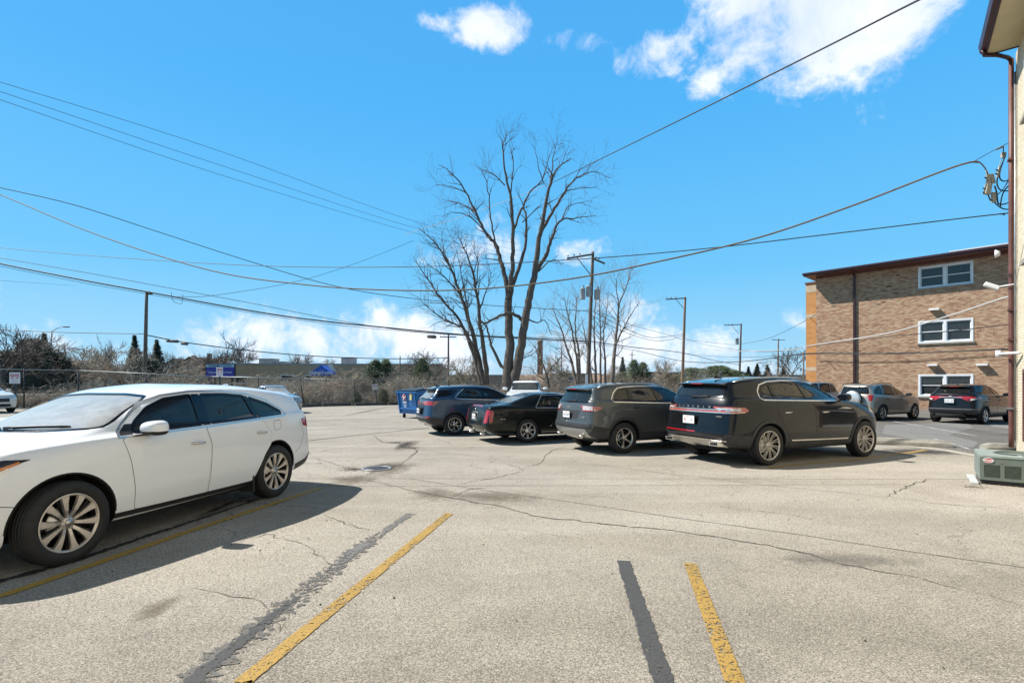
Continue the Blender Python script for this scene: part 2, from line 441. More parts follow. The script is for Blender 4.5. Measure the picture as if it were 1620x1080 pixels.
_wcache = {}
def spoke(mb, ang, pts, d0, mi=0, t=.02):
    """flat spoke in the wheel plane (x,z), outer face at y=d. pts: (r, half width, tangential shift, inset)"""
    ca, sa = cos(ang), sin(ang); L = []
    for r, hw, sh, ins in pts:
        for sg, dd in ((-1, -t), (-.78, 0), (.78, 0), (1, -t)):
            a, b = r, sh+sg*hw; L.append(Vector((a*ca-b*sa, d0-ins+dd, a*sa+b*ca)))
    k = len(pts); fs = []
    for i in range(k-1):
        for s in range(3): fs.append((i*4+s, i*4+s+1, (i+1)*4+s+1, (i+1)*4+s))
    fs.append((0, 1, 2, 3)); fs.append(tuple((k-1)*4+s for s in (3, 2, 1, 0)))
    mb.add(L, fs, mi)
def make_wheel(style, R, rr, wt, parent, loc, side):
    """tyre + rim (> spokes as part of the rim, hub cap); outer face towards +y*side"""
    root_loc = loc
    key = (style, R, rr, wt)
    if key not in _wcache:
        h = wt/2
        ty = MB()
        prof = [(rr-.005, h-.03), (rr+.006, h-.012), (rr+.02, h-.006), (rr+(R-rr)*.45, h+.004), (R-.03, h-.006), (R-.012, h-.02), (R-.003, h-.038)]
        for g in (.055, .015): prof += [(R, g+.022), (R, g+.006), (R-.009, g+.005), (R-.009, g-.005), (R, g-.006)]
        prof2 = prof+[(r, -x) for r, x in reversed(prof)]
        ty.lathe(prof2, 56, 'y', closed=True)
        # shoulder blocks of the tread
        for i in range(84):
            a = 2*pi*(i+.5)/84
            for sg in (1, -1):
                c, s_ = cos(a), sin(a)
                m = Matrix(((c, 0, -s_, 0), (0, 1, 0, 0), (s_, 0, c, 0), (0, 0, 0, 1)))
                y0, y1 = sorted((sg*(h-.026), sg*(h-.05)))
                ty.box((R-.016, y0, -.008), (R-.0035, y1, .008), 0, m)
        rm = MB(); y = h-.028
        rm.lathe([(rr+.004, y+.012), (rr-.004, y+.016), (rr-.012, y+.012), (rr-.02, y-.004)], 48, 'y', mi=0, closed=False)
        rm.f = rm.f[:-2]; rm.m = rm.m[:-2]; rm.sm = rm.sm[:-2]
        rm.lathe([(rr-.02, y-.004), (rr-.03, y-.05), (rr-.034, -h+.03), (rr+.004, -h+.02)], 48, 'y', mi=1); rm.f = rm.f[:-2]; rm.m = rm.m[:-2]; rm.sm = rm.sm[:-2]
        rm.lathe([(0.001, y-.09), (rr-.04, y-.09), (rr-.04, y-.10), (.001, y-.10)], 32, 'y', mi=2)          # dark back
        rm.lathe([(0.001, y-.055), (rr*.62, y-.055), (rr*.62, y-.075), (.001, y-.075)], 32, 'y', mi=3)      # brake disc
        Q = rr-.012
        if style == 'five_double':      # five pairs of blades
            for i in range(5):
                for dd in (-1, 1):
                    a = 2*pi*i/5+dd*.30+pi/2
                    spoke(rm, a, [(.045, .017, -dd*.004, .03), (rr*.45, .019, dd*.003, .012), (rr*.75, .030, dd*.004, .004), (Q, .042, 0, 0)], y+.010)
                    spoke(rm, a+dd*.16-.02, [(.06, .008, 0, .045), (rr*.6, .012, 0, .035), (Q, .028, 0, .02)], y, 1)
        elif style == 'turbine':
            for i in range(10):
                for q, wd in ((0, .0075), (.21, .0060)):
                    a = 2*pi*i/10+q
                    spoke(rm, a, [(.05, .009, 0, .03), (rr*.4, wd, -.022, .014), (rr*.7, wd, -.026, .004), (Q, wd*1.25, -.008, 0)], y+.01)
        elif style == 'star5':
            for i in range(5):
                a = 2*pi*i/5+pi/2
                spoke(rm, a, [(.03, .03, 0, .02), (rr*.35, .021, 0, .012), (rr*.7, .026, 0, .004), (Q, .050, 0, 0)], y+.01, 0, .03)
        elif style == 'star7':
            for i in range(7):
                a = 2*pi*i/7+pi/2
                spoke(rm, a, [(.05, .034, 0, .012), (rr*.45, .030, 0, .006), (rr*.75, .036, 0, .002), (Q, .060, 0, 0)], y+.01, 0, .03)
            rm.lathe([(.001, y+.016), (.06, y+.014), (.085, y-.005), (.085, y-.03)], 24, 'y')
        elif style == 'y10':
            for i in range(5):
                for dd in (-1, 1):
                    a = 2*pi*i/5+dd*.20+pi/2
                    spoke(rm, a, [(.045, .015, -dd*.006, .02), (rr*.5, .011, 0, .008), (Q, .013, dd*.012, 0)], y+.01)
                a = 2*pi*i/5+pi/2
                spoke(rm, a, [(rr*.55, .008, .0, .006), (rr*.6, .06, 0, .006), (rr*.66, .008, 0, .006)], y+.006)
        elif style == 'five_plain':
            for i in range(5):
                for dd in (-1, 1):
                    a = 2*pi*i/5+dd*.17+pi/2
                    spoke(rm, a, [(.04, .018, -dd*.004, .02), (rr*.5, .015, 0, .008), (Q, .022, dd*.004, 0)], y+.01)
        else:                           # plain pressed cover
            for i in range(8):
                a = 2*pi*i/8
                spoke(rm, a, [(.04, .02, 0, .01), (rr*.6, .02, 0, .004), (Q, .04, 0, 0)], y+.008)
        rm.lathe([(.001, y-.002), (.028, y-.003), (.034, y-.012)], 20, 'y', mi=3); rm.lathe([(.034, y-.012), (.058, y-.018), (.066, y-.06)], 20, 'y')
        for i in range(5):
            a = 2*pi*i/5+.3; rm.lathe([(.001, y-.006), (.010, y-.008), (.011, y-.03)], 6, 'y', origin=(.056*cos(a), 0, .056*sin(a)), mi=3)
        mt = ty.build('tyre', M_rubber); mr = rm.build('rim', [M_alloyw if style in ('turbine', 'five_double') else M_alloy, M_rimdark, M_cav, M_satin])
        for o, rot in ((mt, 1), (mr, 1)):
            bm = bmesh.new(); bm.from_mesh(o.data); bmesh.ops.recalc_face_normals(bm, faces=bm.faces); bm.to_mesh(o.data); bm.free()
        _wcache[key] = (mt.data, mr.data)
        bpy.data.objects.remove(mt); bpy.data.objects.remove(mr)
    dt, dr = _wcache[key]
    # the hub is the wheel part; tyre and rim are its pieces
    hub = MB(); hub.lathe([(.001, .03), (rr*.5, .03), (rr*.55, -.02), (.001, -.02)], 16, 'y')
    w = hub.build('wheel', M_cav, parent, loc=root_loc)
    if side < 0: w.rotation_euler = (0, 0, pi)
    for nm, d in (('tyre', dt), ('rim', dr)):
        o = bpy.data.objects.new(nm, d); C.objects.link(o); o.parent = w
        o.rotation_euler = (0, .4+.7*abs(loc[0]), 0)
    return w

def bool_diff(o, cutters):
    me = bpy.data.meshes.new('cut'); bm = bmesh.new()
    for c in cutters:
        m2 = bpy.data.meshes.new('c'); m2.from_pydata([tuple(v) for v in c.v], [], c.f)
        b2 = bmesh.new(); b2.from_mesh(m2); bmesh.ops.recalc_face_normals(b2, faces=b2.faces); b2.to_mesh(m2); b2.free()
        bm.from_mesh(m2); bpy.data.meshes.remove(m2)
    bm.to_mesh(me); bm.free()
    co = bpy.data.objects.new('cut', me); C.objects.link(co); co.parent = o.parent
    md = o.modifiers.new('b', 'BOOLEAN'); md.operation = 'DIFFERENCE'; md.object = co; md.solver = 'EXACT'
    nm = eval_mesh(o); o.modifiers.clear(); old = o.data; o.data = nm; bpy.data.meshes.remove(old); bpy.data.objects.remove(co)

def build_car(name, spec, loc, head, scale, label, cat='car', group='cars parked in the lot'):
    """spec: rings, cabin rings, wheelbase, tyre, arch, windows, panels ..."""
    root = empty(name, loc, head, label, cat, group, scale)
    me = ring_mesh(spec['rings'])
    N = 2*(len(ring_half(spec['rings'][0])))-2; cr = me.attributes.new('crease_edge', 'FLOAT', 'EDGE'); cd = spec.get('crease', {3: .55, 5: .25, 6: .85, 10: .35})
    for e in me.edges:
        a, b = e.vertices; k = a//N
        if k == b//N and k in cd: cr.data[e.index].value = cd[k]
    o = mkobj('body', me, spec['paint'], root)
    md = o.modifiers.new('s', 'SUBSURF'); md.levels = md.render_levels = spec.get('sub', 2)
    m2 = eval_mesh(o); o.modifiers.clear(); o.data = m2
    m2.polygons.foreach_set('use_smooth', [True]*len(m2.polygons))
    sf = Surf(m2)
    wb = spec['wb']; R, rr, wt = spec['tyre']; tw = spec['tw']; ar = spec.get('arch', R+.055)
    # wheel wells
    cs = []
    for x in (0, wb):
        for sg in (1, -1):
            c = MB(); y0, y1 = sg*(tw-wt-.10), sg*1.4
            prof = [(ar*cos(t), ar*sin(t)) for t in [pi*k/24 for k in range(25)]]
            poly = [(x+a, 0, R+.005+b) for a, b in prof]+[(x-ar, 0, .0), (x+ar, 0, .0)]
            c.prism(poly, (0, y0, 0), (0, y1, 0)); cs.append(c)
    bool_diff(o, cs)
    if 'cabin' in spec:
        cm = ring_mesh(spec['cabin']); c = MB(); c.add([v.co for v in cm.vertices], [tuple(p.vertices) for p in cm.polygons]); bool_diff(o, [c])
        cs = []
        for view, poly in spec.get('holes', []):
            c = MB()
            if view == 'S': c.prism([(a, 0, b) for a, b in poly], (0, -1.6, 0), (0, 1.6, 0)); cs.append(c)
            elif view == 'F': c.prism([(0, a, b) for a, b in poly], (spec['xm'], 0, 0), (5, 0, 0)); cs.append(c)
            elif view == 'B': c.prism([(0, a, b) for a, b in poly], (-4, 0, 0), (spec['xm'], 0, 0)); cs.append(c)
        for c in cs: bool_diff(o, [c])
    # smooth normals of the uncut body, dark inside
    me = o.data; me.materials.clear(); me.materials.append(spec['paint']); me.materials.append(M_cav); me.materials.append(M_cabin)
    me.update(); ln = [None]*len(me.loops)
    for p in me.polygons:
        loc_, n_, i_, d_ = sf.bvh.find_nearest(p.center); outer = False
        if d_ < .0015 or p.area > 1e-7 and d_ < .004 and abs(n_.dot(p.normal)) > .95: outer = True
        if outer and n_.dot(p.normal) < .3: outer = False
        p.material_index = 0 if outer else (2 if p.center.z > 1.0 else 1)
        for li in p.loop_indices:
            if outer:
                v = me.vertices[me.loops[li].vertex_index].co; l2, n2, i2, d2 = sf.bvh.find_nearest(v)
                ln[li] = tuple(sf.normal_at(l2, i2)) if d2 < .004 else tuple(p.normal)
            else: ln[li] = tuple(p.normal)
    me.polygons.foreach_set('use_smooth', [True]*len(me.polygons))
    me.normals_split_custom_set(ln)
    for x in (0, wb):
        for sg in (1, -1):
            make_wheel(spec['wheel'], R, rr, wt, root, (x, sg*(tw-wt/2), R), sg)
    return root, o, sf
def mirror(poly): return [(a, b) for a, b in poly]
def expand(poly, d):
    """grow a 2-D polygon by d"""
    n = len(poly); out = []
    area = sum(poly[i][0]*poly[(i+1) % n][1]-poly[(i+1) % n][0]*poly[i][1] for i in range(n)); sg = 1 if area > 0 else -1
    for i in range(n):
        a, b, c = Vector(poly[i-1]), Vector(poly[i]), Vector(poly[(i+1) % n])
        d1 = (b-a).normalized(); d2 = (c-b).normalized(); m = (Vector((d1.y, -d1.x))+Vector((d2.y, -d2.x)))*sg
        out.append(tuple(b+m.normalized()*min(d*1.6, d/max(.3, m.length/2))))
    return out
def auto_cabin(rings, k7, zfloor=.5, g=.075):
    """hollow inside the glasshouse; k7 = index of the ring at the foot of the glass"""
    out = []
    def sh(r, g, dz):
        xr, xf, (a, b, c), z, br, bf, cr, cf = r[:8]
        z2 = [(x, y+dz) for x, y in z] if isinstance(z, (list, tuple)) else z+dz
        return (xr+g*1.2, xf-g*1.3, (a-g, b-g, c-g), z2, br, bf, cr, cf)
    lo = sh(rings[k7], g+.03, 0)
    out.append(lo[:3]+(zfloor,)+lo[4:]); out.append(lo[:3]+(zfloor+.3,)+lo[4:])
    for r in rings[k7:-1]: out.append(sh(r, g, -.03 if r is not rings[-2] else -.045))
    return out
def body_windows(root, sf, wins, view_sides='LR', frit=.03):
    """wins: (name, poly, glass)"""
    for sd in view_sides:
        for nm, poly, gm in wins:
            q = roundpoly(poly, .035)
            w = panel(sf, sd, expand(poly, .010), off=-.008, name=nm, mat=gm, parent=root, skirt=0, step=.07)
            ribbon(sf, sd, [tuple(p) for p in q], frit, off=.0025, closed=True, name='window_seal', mat=M_frit, parent=w)
def screen(root, sf, view, poly, gm, nm, frit=.03):
    if view == 'F': frit = .016
    q = [tuple(p) for p in roundpoly(poly, .06)]
    w = panel(sf, view, expand(poly, .010), off=-.004, name=nm, mat=gm, parent=root, skirt=0, step=.08)
    ribbon(sf, view, q, frit, off=.002, closed=True, name='window_seal', mat=M_frit, parent=w)
    return w
def doors(root, sf, polys, pm, hpos, hmat, sides='LR', seam=True):
    for sd in sides:
        for poly, hp in zip(polys, hpos):
            q = [tuple(p) for p in roundpoly(poly, .03)]
            d = panel(sf, sd, q, off=.0035, name='door', mat=pm, parent=root, step=.06, skirt=.004)
            ribbon(sf, sd, q, .009, off=.0012, closed=True, name='door_gap', mat=M_cav, parent=d)
            if hp: handle(d, sf, sd, hp, hmat)
def handle(par, sf, sd, hp, mat, L=.19):
    x, z = hp; sg = 1 if sd == 'L' else -1; mb = MB()
    a, n = sf.hit(sd, x-L/2, z); b, _ = sf.hit(sd, x+L/2, z+.004); y = (a.y+b.y)/2
    mb.tube([(x-L/2, y-sg*.005, z), (x-L/2+.02, y+sg*.028, z), (x, y+sg*.036, z+.003), (x+L/2-.02, y+sg*.028, z+.004), (x+L/2, y-sg*.005, z+.004)], [.012, .014, .013, .014, .012], 8)
    mb.build('handle', mat, par)
def arch_band(root, sf, x0, R, r_in, r_out, mat, sides='LR', a0=-.25, a1=pi+.25, ztop=None, nm='wheel_arch_trim', off=.010):
    for sd in sides:
        pts = [(x0+(r_in+r_out)/2*cos(t), R+(r_in+r_out)/2*sin(t)) for t in [a0+(a1-a0)*k/26 for k in range(27)]]
        ribbon(sf, sd, pts, r_out-r_in, off=off, name=nm, mat=mat, parent=root, th=.03)
def side_mirror(root, x, y, z, pm, sides=(1, -1), s=1., low=True):
    for sg in sides:
        bm = bmesh.new(); bmesh.ops.create_icosphere(bm, subdivisions=3, radius=1)
        for v in bm.verts:
            c = v.co; c.x = math.copysign(abs(c.x)**.75, c.x); c.y = math.copysign(abs(c.y)**.7, c.y); c.z = math.copysign(abs(c.z)**.75, c.z)
            if c.x < -.35: c.x = -.35-(abs(c.x)-.35)*.15
            c.x *= .13*s; c.z *= .078*s*(1+.12*c.y*sg); c.y *= .125*s
        me = bpy.data.meshes.new('m'); bm.to_mesh(me); bm.free()
        for v in me.vertices: v.co += Vector((x, sg*(y+.13*s), z))
        o = mkobj('wing_mirror', me, [pm, M_black_trim], root, smooth=True)
        for p in me.polygons:
            if low and p.center.z < z-.030*s: p.material_index = 1
        mb = MB(); mb.tube([(x+.03, sg*(y-.06), z-.07*s), (x+.02, sg*(y+.05), z-.055*s)], [.035, .028], 8); mb.build('mirror_foot', M_black_trim, o)
        mb = MB(); mb.box((x-.052*s, sg*(y+.13*s)-.10*s, z-.055*s), (x-.050*s, sg*(y+.13*s)+.10*s, z+.055*s)); mb.build('mirror_glass', M_chrome, o)
def plate(root, x, z, l1, l2, w=.305, h=.152, tilt=0, y=0, txt=M_inkb, lean=0.):
    mb = MB(); mb.box((x-.012, y-w/2, z-h/2), (x, y+w/2, z+h/2), 0, bev=.004); mb.box((x-.008, y-w/2-.008, z-h/2-.008), (x+.004, y+w/2+.008, z+h/2+.008), 1)
    o = mb.build('licence_plate', [M_plate, M_black_trim], root)
    if l1: text_obj('plate_lettering', l1, .085, (x-.0135, y, z-.01), (0, -1, 0), (0, 0, 1), txt, o, .0006)
    if l2: text_obj('plate_lettering', l2, .028, (x-.0135, y, z+.055), (0, -1, 0), (0, 0, 1), M_ink, o, .0006)
    return o
def seats(root, xs, ys, z=.55, mat=None, hr=1.0, top=1.12):
    mat = mat or M_seat
    for x in xs:
        for y in ys:
            mb = MB(); mb.box((x-.25, y-.24, z-.16), (x+.28, y+.24, z), bev=.05)
            m = Matrix.Translation((x-.25, y, z-.05)) @ Matrix.Rotation(radians(-18), 4, 'Y')
            mb.box((-.07, -.23, 0), (.07, .23, top-z-.05), mat=m, bev=.05)
            mb.box((-.05, -.12, top-z-.02), (.05, .12, top-z+.17), mat=m, bev=.04)
            mb.build('seat', mat, root)
def interior(root, xw, yw=-.37, zd=1.0, mat=None, rear_x=None, wheel=True):
    """dashboard and steering wheel; xw = steering wheel position"""
    mb = MB(); mb.box((xw+.18, -.70, zd-.45), (xw+.75, .70, zd), bev=.06); mb.build('dashboard', M_cabin, root)
    if wheel:
        mb = MB(); m = Matrix.Translation((xw, -yw*1.0 if False else .37, zd-.04)) @ Matrix.Rotation(radians(-65), 4, 'Y')
        ring = [m @ Vector((.185*cos(t), .185*sin(t), 0)) for t in [2*pi*k/20 for k in range(21)]]
        mb.tube(ring, .017, 6, cap=False); mb.tube([m @ Vector((-.18, 0, 0)), m @ Vector((.18, 0, 0))], .018, 5); mb.tube([m @ Vector((0, 0, 0)), m @ Vector((0, 0, -.3))], .03, 6)
        mb.build('steering_wheel', M_cabin, root)
    seats(root, [xw-.62], [.37, -.37], zd-.42, mat, top=zd+.08)
    seats(root, [rear_x if rear_x is not None else xw-1.5], [.36, -.36], zd-.40, mat, top=zd+.06)
def strip_light(root, sf, view, poly, mat, nm, off=.006, rnd=.02): return panel(sf, view, poly, off=off, name=nm, mat=mat, parent=root, step=.045, rnd=rnd, skirt=.010)
def roof_rail(root, pts, mat, rad=.016, y=None):
    for sg in (1, -1):
        mb = MB(); q = [(x, sg*yy, z) for x, yy, z in pts]
        mb.tube(q, [rad*.8]+[rad]*(len(q)-2)+[rad*.8], 8); mb.build('roof_rail', mat, root)
def wiper(root, sf, view, a, b, mat=None, off=.02):
    mb = MB(); pts = []
    for k in range(7):
        t = k/6; loc, n = sf.hit(view, a[0]+(b[0]-a[0])*t, a[1]+(b[1]-a[1])*t); pts.append(loc+n*(off+.008*sin(pi*t)))
    mb.tube(pts, [.016, .013, .010, .009, .008, .007, .005], 6)
    mb.tube([p-Vector((0, 0, .012)) for p in pts[1:]], .006, 4)
    mb.build('wiper', mat or M_black_trim, root)
def spoiler(root, sf, mat, x0, x1, w, drop=.035, th=.028):
    vs = []; K = 9
    for k in range(K):
        y = -w+2*w*k/(K-1); e = abs(y/w)
        a, _ = sf.hit('T', x0, y); xr = x1+.07*e**2.5
        vs += [a+Vector((0, 0, .004)), Vector((xr, y*1.01, a.z-drop)), Vector((xr+.005, y*1.01, a.z-drop-th)), a+Vector((.02, 0, -.05))]
    fs = [(k*4+s, k*4+(s+1) % 4, (k+1)*4+(s+1) % 4, (k+1)*4+s) for k in range(K-1) for s in range(4)]+[(0, 1, 2, 3), tuple((K-1)*4+s for s in (3, 2, 1, 0))]
    mb = MB(); mb.add(vs, fs, 0, False); o = mb.build('roof_spoiler', mat, root, fix=True)
    mb = MB(); z = sf.hit('T', x0, 0)[0].z-drop-.006; mb.box((x1-.004, -.15, z-.016), (x1+.01, .15, z)); mb.build('brake_lamp', M_red, o)
def fin(root, x, z, mat, y=0):
    mb = MB(); n = []
    for k, (xx, h, w) in enumerate([(-.09, .062, .012), (-.04, .058, .022), (.04, .035, .026), (.11, 0.006, .012)]):
        n += [(x+xx, y-w, z-.01), (x+xx, y-w*.3, z+h), (x+xx, y+w*.3, z+h), (x+xx, y+w, z-.01)]
    fs = [(k*4+s, k*4+s+1, (k+1)*4+s+1, (k+1)*4+s) for k in range(3) for s in range(3)]+[(3, 2, 1, 0), (12, 13, 14, 15)]
    mb.add(n, fs, 0, False); mb.build('roof_antenna', mat, root, fix=True)
def placed(rear_c, front_c, side, wb, tw, th=None, s=None):
    a = G(*rear_c)
    if front_c: b = G(*front_c); d = b-a; sc = s or d.length/wb; h = atan2(d.y, d.x)
    else: h = radians(90-th); sc = s
    n = Vector((-sin(h), cos(h), 0))
    return a-n*side*tw*sc, h, sc

# ---- white crossover at the left ------------------------------------------------
def white_crossover():
    pm = paint('white_pearl_paint', (.84, .855, .87), rough=.3, dust=.05)
    B = [(-1.1, 1.17), (-.6, 1.17), (.4, 1.155), (1.3, 1.13), (2.3, 1.105), (2.9, 1.08), (3.4, 1.02), (3.8, .93)]
    z5 = [(x, z-.13+.02*(x > 2.4)) for x, z in B]
    rings = [
     (-.80, 3.45, (.60, .72, .62), .26, .05, .1, .2, .25),
     (-.98, 3.62, (.80, .905, .80), [(-1, .30), (0, .25), (3, .25), (3.7, .22)], .10, .18, .16, .25),
     (-1.07, 3.72, (.86, .945, .84), [(-1, .40), (-.5, .33), (3, .32), (3.7, .30)], .12, .22, .16, .26),
     (-1.13, 3.77, (.885, .972, .86), .55, .14, .25, .16, .28),
     (-1.10, 3.78, (.89, .981, .87), .76, .14, .26, .17, .3),
     (-1.04, 3.74, (.885, .975, .86), z5, .12, .26, .18, .3),
     (-1.00, 3.60, (.86, .945, .81), B, .11, .22, .18, .3, .01),
     (-.98, 3.10, (.845, .915, .80), [(x, z+.025) for x, z in B], .1, .16, .18, .25, .03),
     (-.95, 2.72, (.82, .885, .79), [(-1.1, 1.20), (.4, 1.19), (1.6, 1.165), (2.4, 1.16), (2.8, 1.15)], .1, .22, .18, .22, .02),
     (-.93, 2.26, (.75, .84, .76), [(-1, 1.35), (-.3, 1.36), (.4, 1.38), (1.2, 1.38), (2.2, 1.35)], .08, .18, .2, .22),
     (-.88, 1.80, (.65, .785, .70), [(-.9, 1.455), (-.3, 1.49), (.4, 1.545), (1.1, 1.565), (1.5, 1.55), (1.9, 1.50)], .07, .16, .22, .22),
     (-.72, 1.55, (.55, .70, .60), [(-.8, 1.50), (-.3, 1.545), (.4, 1.60), (1.1, 1.62), (1.6, 1.57)], .05, .12, .25, .25, .01),
     (-.3, 1.20, (.25, .32, .26), [(-.5, 1.53), (.4, 1.63), (1.2, 1.645)], .02, .04, .3, .3)]
    fw = [(2.16, 1.135), (2.05, 1.25), (1.88, 1.375), (1.64, 1.468), (1.31, 1.507), (1.30, 1.155)]
    rw = [(1.17, 1.16), (1.19, 1.508), (.86, 1.507), (.50, 1.475), (.36, 1.18)]
    qw = [(.29, 1.185), (.42, 1.455), (.08, 1.36), (-.20, 1.235), (-.20, 1.20)]
    ws = [(-.76, 1.20), (-.60, 1.50), (-.3, 1.525), (.3, 1.525), (.60, 1.50), (.76, 1.20), (.4, 1.185), (-.4, 1.185)]
    spec = dict(rings=rings, cabin=auto_cabin(rings, 8), wb=2.82, tyre=(.376, .262, .235), tw=.965, arch=.445, paint=pm, wheel='five_double', xm=1.0,
                holes=[('S', fw), ('S', rw), ('S', qw), ('F', ws), ('B', [(-.5, 1.22), (-.42, 1.40), (.42, 1.40), (.5, 1.22)])])
    loc, h, s = placed((439, 786), (114, 892), 1, 2.82, .965)
    root, o, sf = build_car('parked_crossover', spec, loc, h, s, 'white crossover parked at the left with sun glaring on its windscreen', 'car')
    body_windows(root, sf, [('side_window', fw, G_mid), ('side_window', rw, G_dark), ('quarter_window', qw, G_dark)])
    screen(root, sf, 'F', ws, G_wsm, 'windscreen'); screen(root, sf, 'B', [(-.5, 1.22), (-.42, 1.40), (.42, 1.40), (.5, 1.22)], G_dark, 'rear_window')
    for sd in 'LR':
        for pl in ([(1.185, 1.145), (1.29, 1.145), (1.30, 1.515), (1.205, 1.515)], [(.30, 1.165), (.355, 1.165), (.49, 1.48), (.435, 1.465)]): panel(sf, sd, pl, off=.003, name='pillar', mat=M_frit, parent=root)
        panel(sf, sd, [(2.17, 1.12), (2.30, 1.115), (2.17, 1.22), (2.10, 1.22)], off=.004, name='mirror_base', mat=M_black_trim, parent=root)
        dl = [(2.33, 1.105), (2.20, 1.225), (2.06, 1.33), (1.90, 1.425), (1.64, 1.505), (1.3, 1.545), (.85, 1.545), (.46, 1.50), (.08, 1.405), (-.22, 1.265), (-.30, 1.20), (-.22, 1.165), (.3, 1.150), (1.2, 1.122), (2.33, 1.095)]
        ribbon(sf, sd, dl, .020, off=.006, closed=True, name='chrome_trim', mat=M_chrome, parent=root)
        ribbon(sf, sd, [(3.20, .60), (3.5, .68), (3.7, .70)], .006, off=.0012, name='panel_gap', mat=M_cav, parent=root)
        ribbon(sf, sd, [(-.60, 1.08), (-.72, .86), (-.62, .66), (-.47, .60)], .005, off=.0012, name='panel_gap', mat=M_cav, parent=root)
        ribbon(sf, sd, [(.44, .305), (2.38, .325)], .05, off=.006, name='sill_trim', mat=M_black_trim, parent=root)
    for sd in 'LR':     # filler flap (left) and lamps
        if sd == 'L': ribbon(sf, sd, [tuple(p) for p in roundpoly([(.06, .97), (-.10, .98), (-.11, 1.115), (.05, 1.105)], .04)], .005, off=.0012, closed=True, name='filler_flap', mat=M_cav, parent=root)
        strip_light(root, sf, sd, [(-.70, .985), (-.66, 1.085), (-.90, 1.12), (-1.03, 1.05), (-.85, .955)], M_red, 'tail_lamp')
        hl = strip_light(root, sf, sd, [(3.07, .985), (3.25, .94), (3.42, .85), (3.50, .80), (3.60, .85), (3.44, .97), (3.25, 1.0)], M_lampdark, 'headlight')
        ribbon(sf, sd, [(3.16, .968), (3.30, .925), (3.44, .865)], .020, off=.009, name='indicator', mat=M_amber, parent=hl)
        ribbon(sf, sd, [(3.24, .93), (3.44, .838)], .012, off=.011, name='reflector', mat=M_chrome, parent=hl)
        arch_band(root, sf, 0, .376, .435, .452, M_cav, sd, 0, pi, off=.002, nm='arch_lip'); arch_band(root, sf, 2.82, .376, .435, .452, M_cav, sd, 0, pi, off=.002, nm='arch_lip')
    strip_light(root, sf, 'B', [(.50, 1.0), (.86, 1.0), (.86, 1.08), (.5, 1.09)], M_red, 'tail_lamp'); strip_light(root, sf, 'B', [(-.50, 1.0), (-.86, 1.0), (-.86, 1.08), (-.5, 1.09)], M_red, 'tail_lamp')
    strip_light(root, sf, 'B', [(-.8, .40), (.8, .40), (.7, .54), (-.7, .54)], M_black_trim, 'bumper_trim')
    for sd in 'LR': ribbon(sf, sd, [(-.50, .36), (-.80, .41), (-.95, .50)], .09, off=.007, name='bumper_trim', mat=M_black_trim, parent=root)
    strip_light(root, sf, 'F', [(-.45, .62), (.45, .62), (.5, .86), (-.5, .86)], M_black_trim, 'grille')
    strip_light(root, sf, 'F', [(-.6, .34), (.6, .34), (.5, .48), (-.5, .48)], M_black_trim, 'lower_grille')
    doors(root, sf, [[(2.30, 1.085), (2.235, .85), (2.19, .58), (2.18, .35), (1.26, .335), (1.24, .6), (1.225, .9), (1.285, 1.12)],
                     [(1.265, 1.115), (1.205, .9), (1.22, .6), (1.24, .335), (.47, .325), (.36, .50), (.26, .66), (.13, .80), (.12, .95), (.30, 1.145)]],
          pm, [(1.42, .945), (.34, .965)], M_chrome)
    side_mirror(root, 2.02, .895, 1.175, pm, s=1.0)
    interior(root, 1.85, zd=1.10, mat=M_seat)
    fin(root, -.05, 1.575, pm)
    mb = MB(); mb.box((-.1, -.85, .22), (2.9, .85, .30)); mb.box((3.2, -.6, .2), (3.3, .6, .3)); mb.build('underbody', M_cav, root)
    for a, b in (((-.05, 1.195), (.55, 1.215)), ((-.70, 1.205), (-.10, 1.195))): wiper(root, sf, 'F', a, b, off=.014)
    [MB().box((.45, min(a, b), .17), (.48, max(a, b), .40)).build('mud_flap', M_black_trim, root) for a, b in ((-.95, -.74), (.95, .74))]
    return root

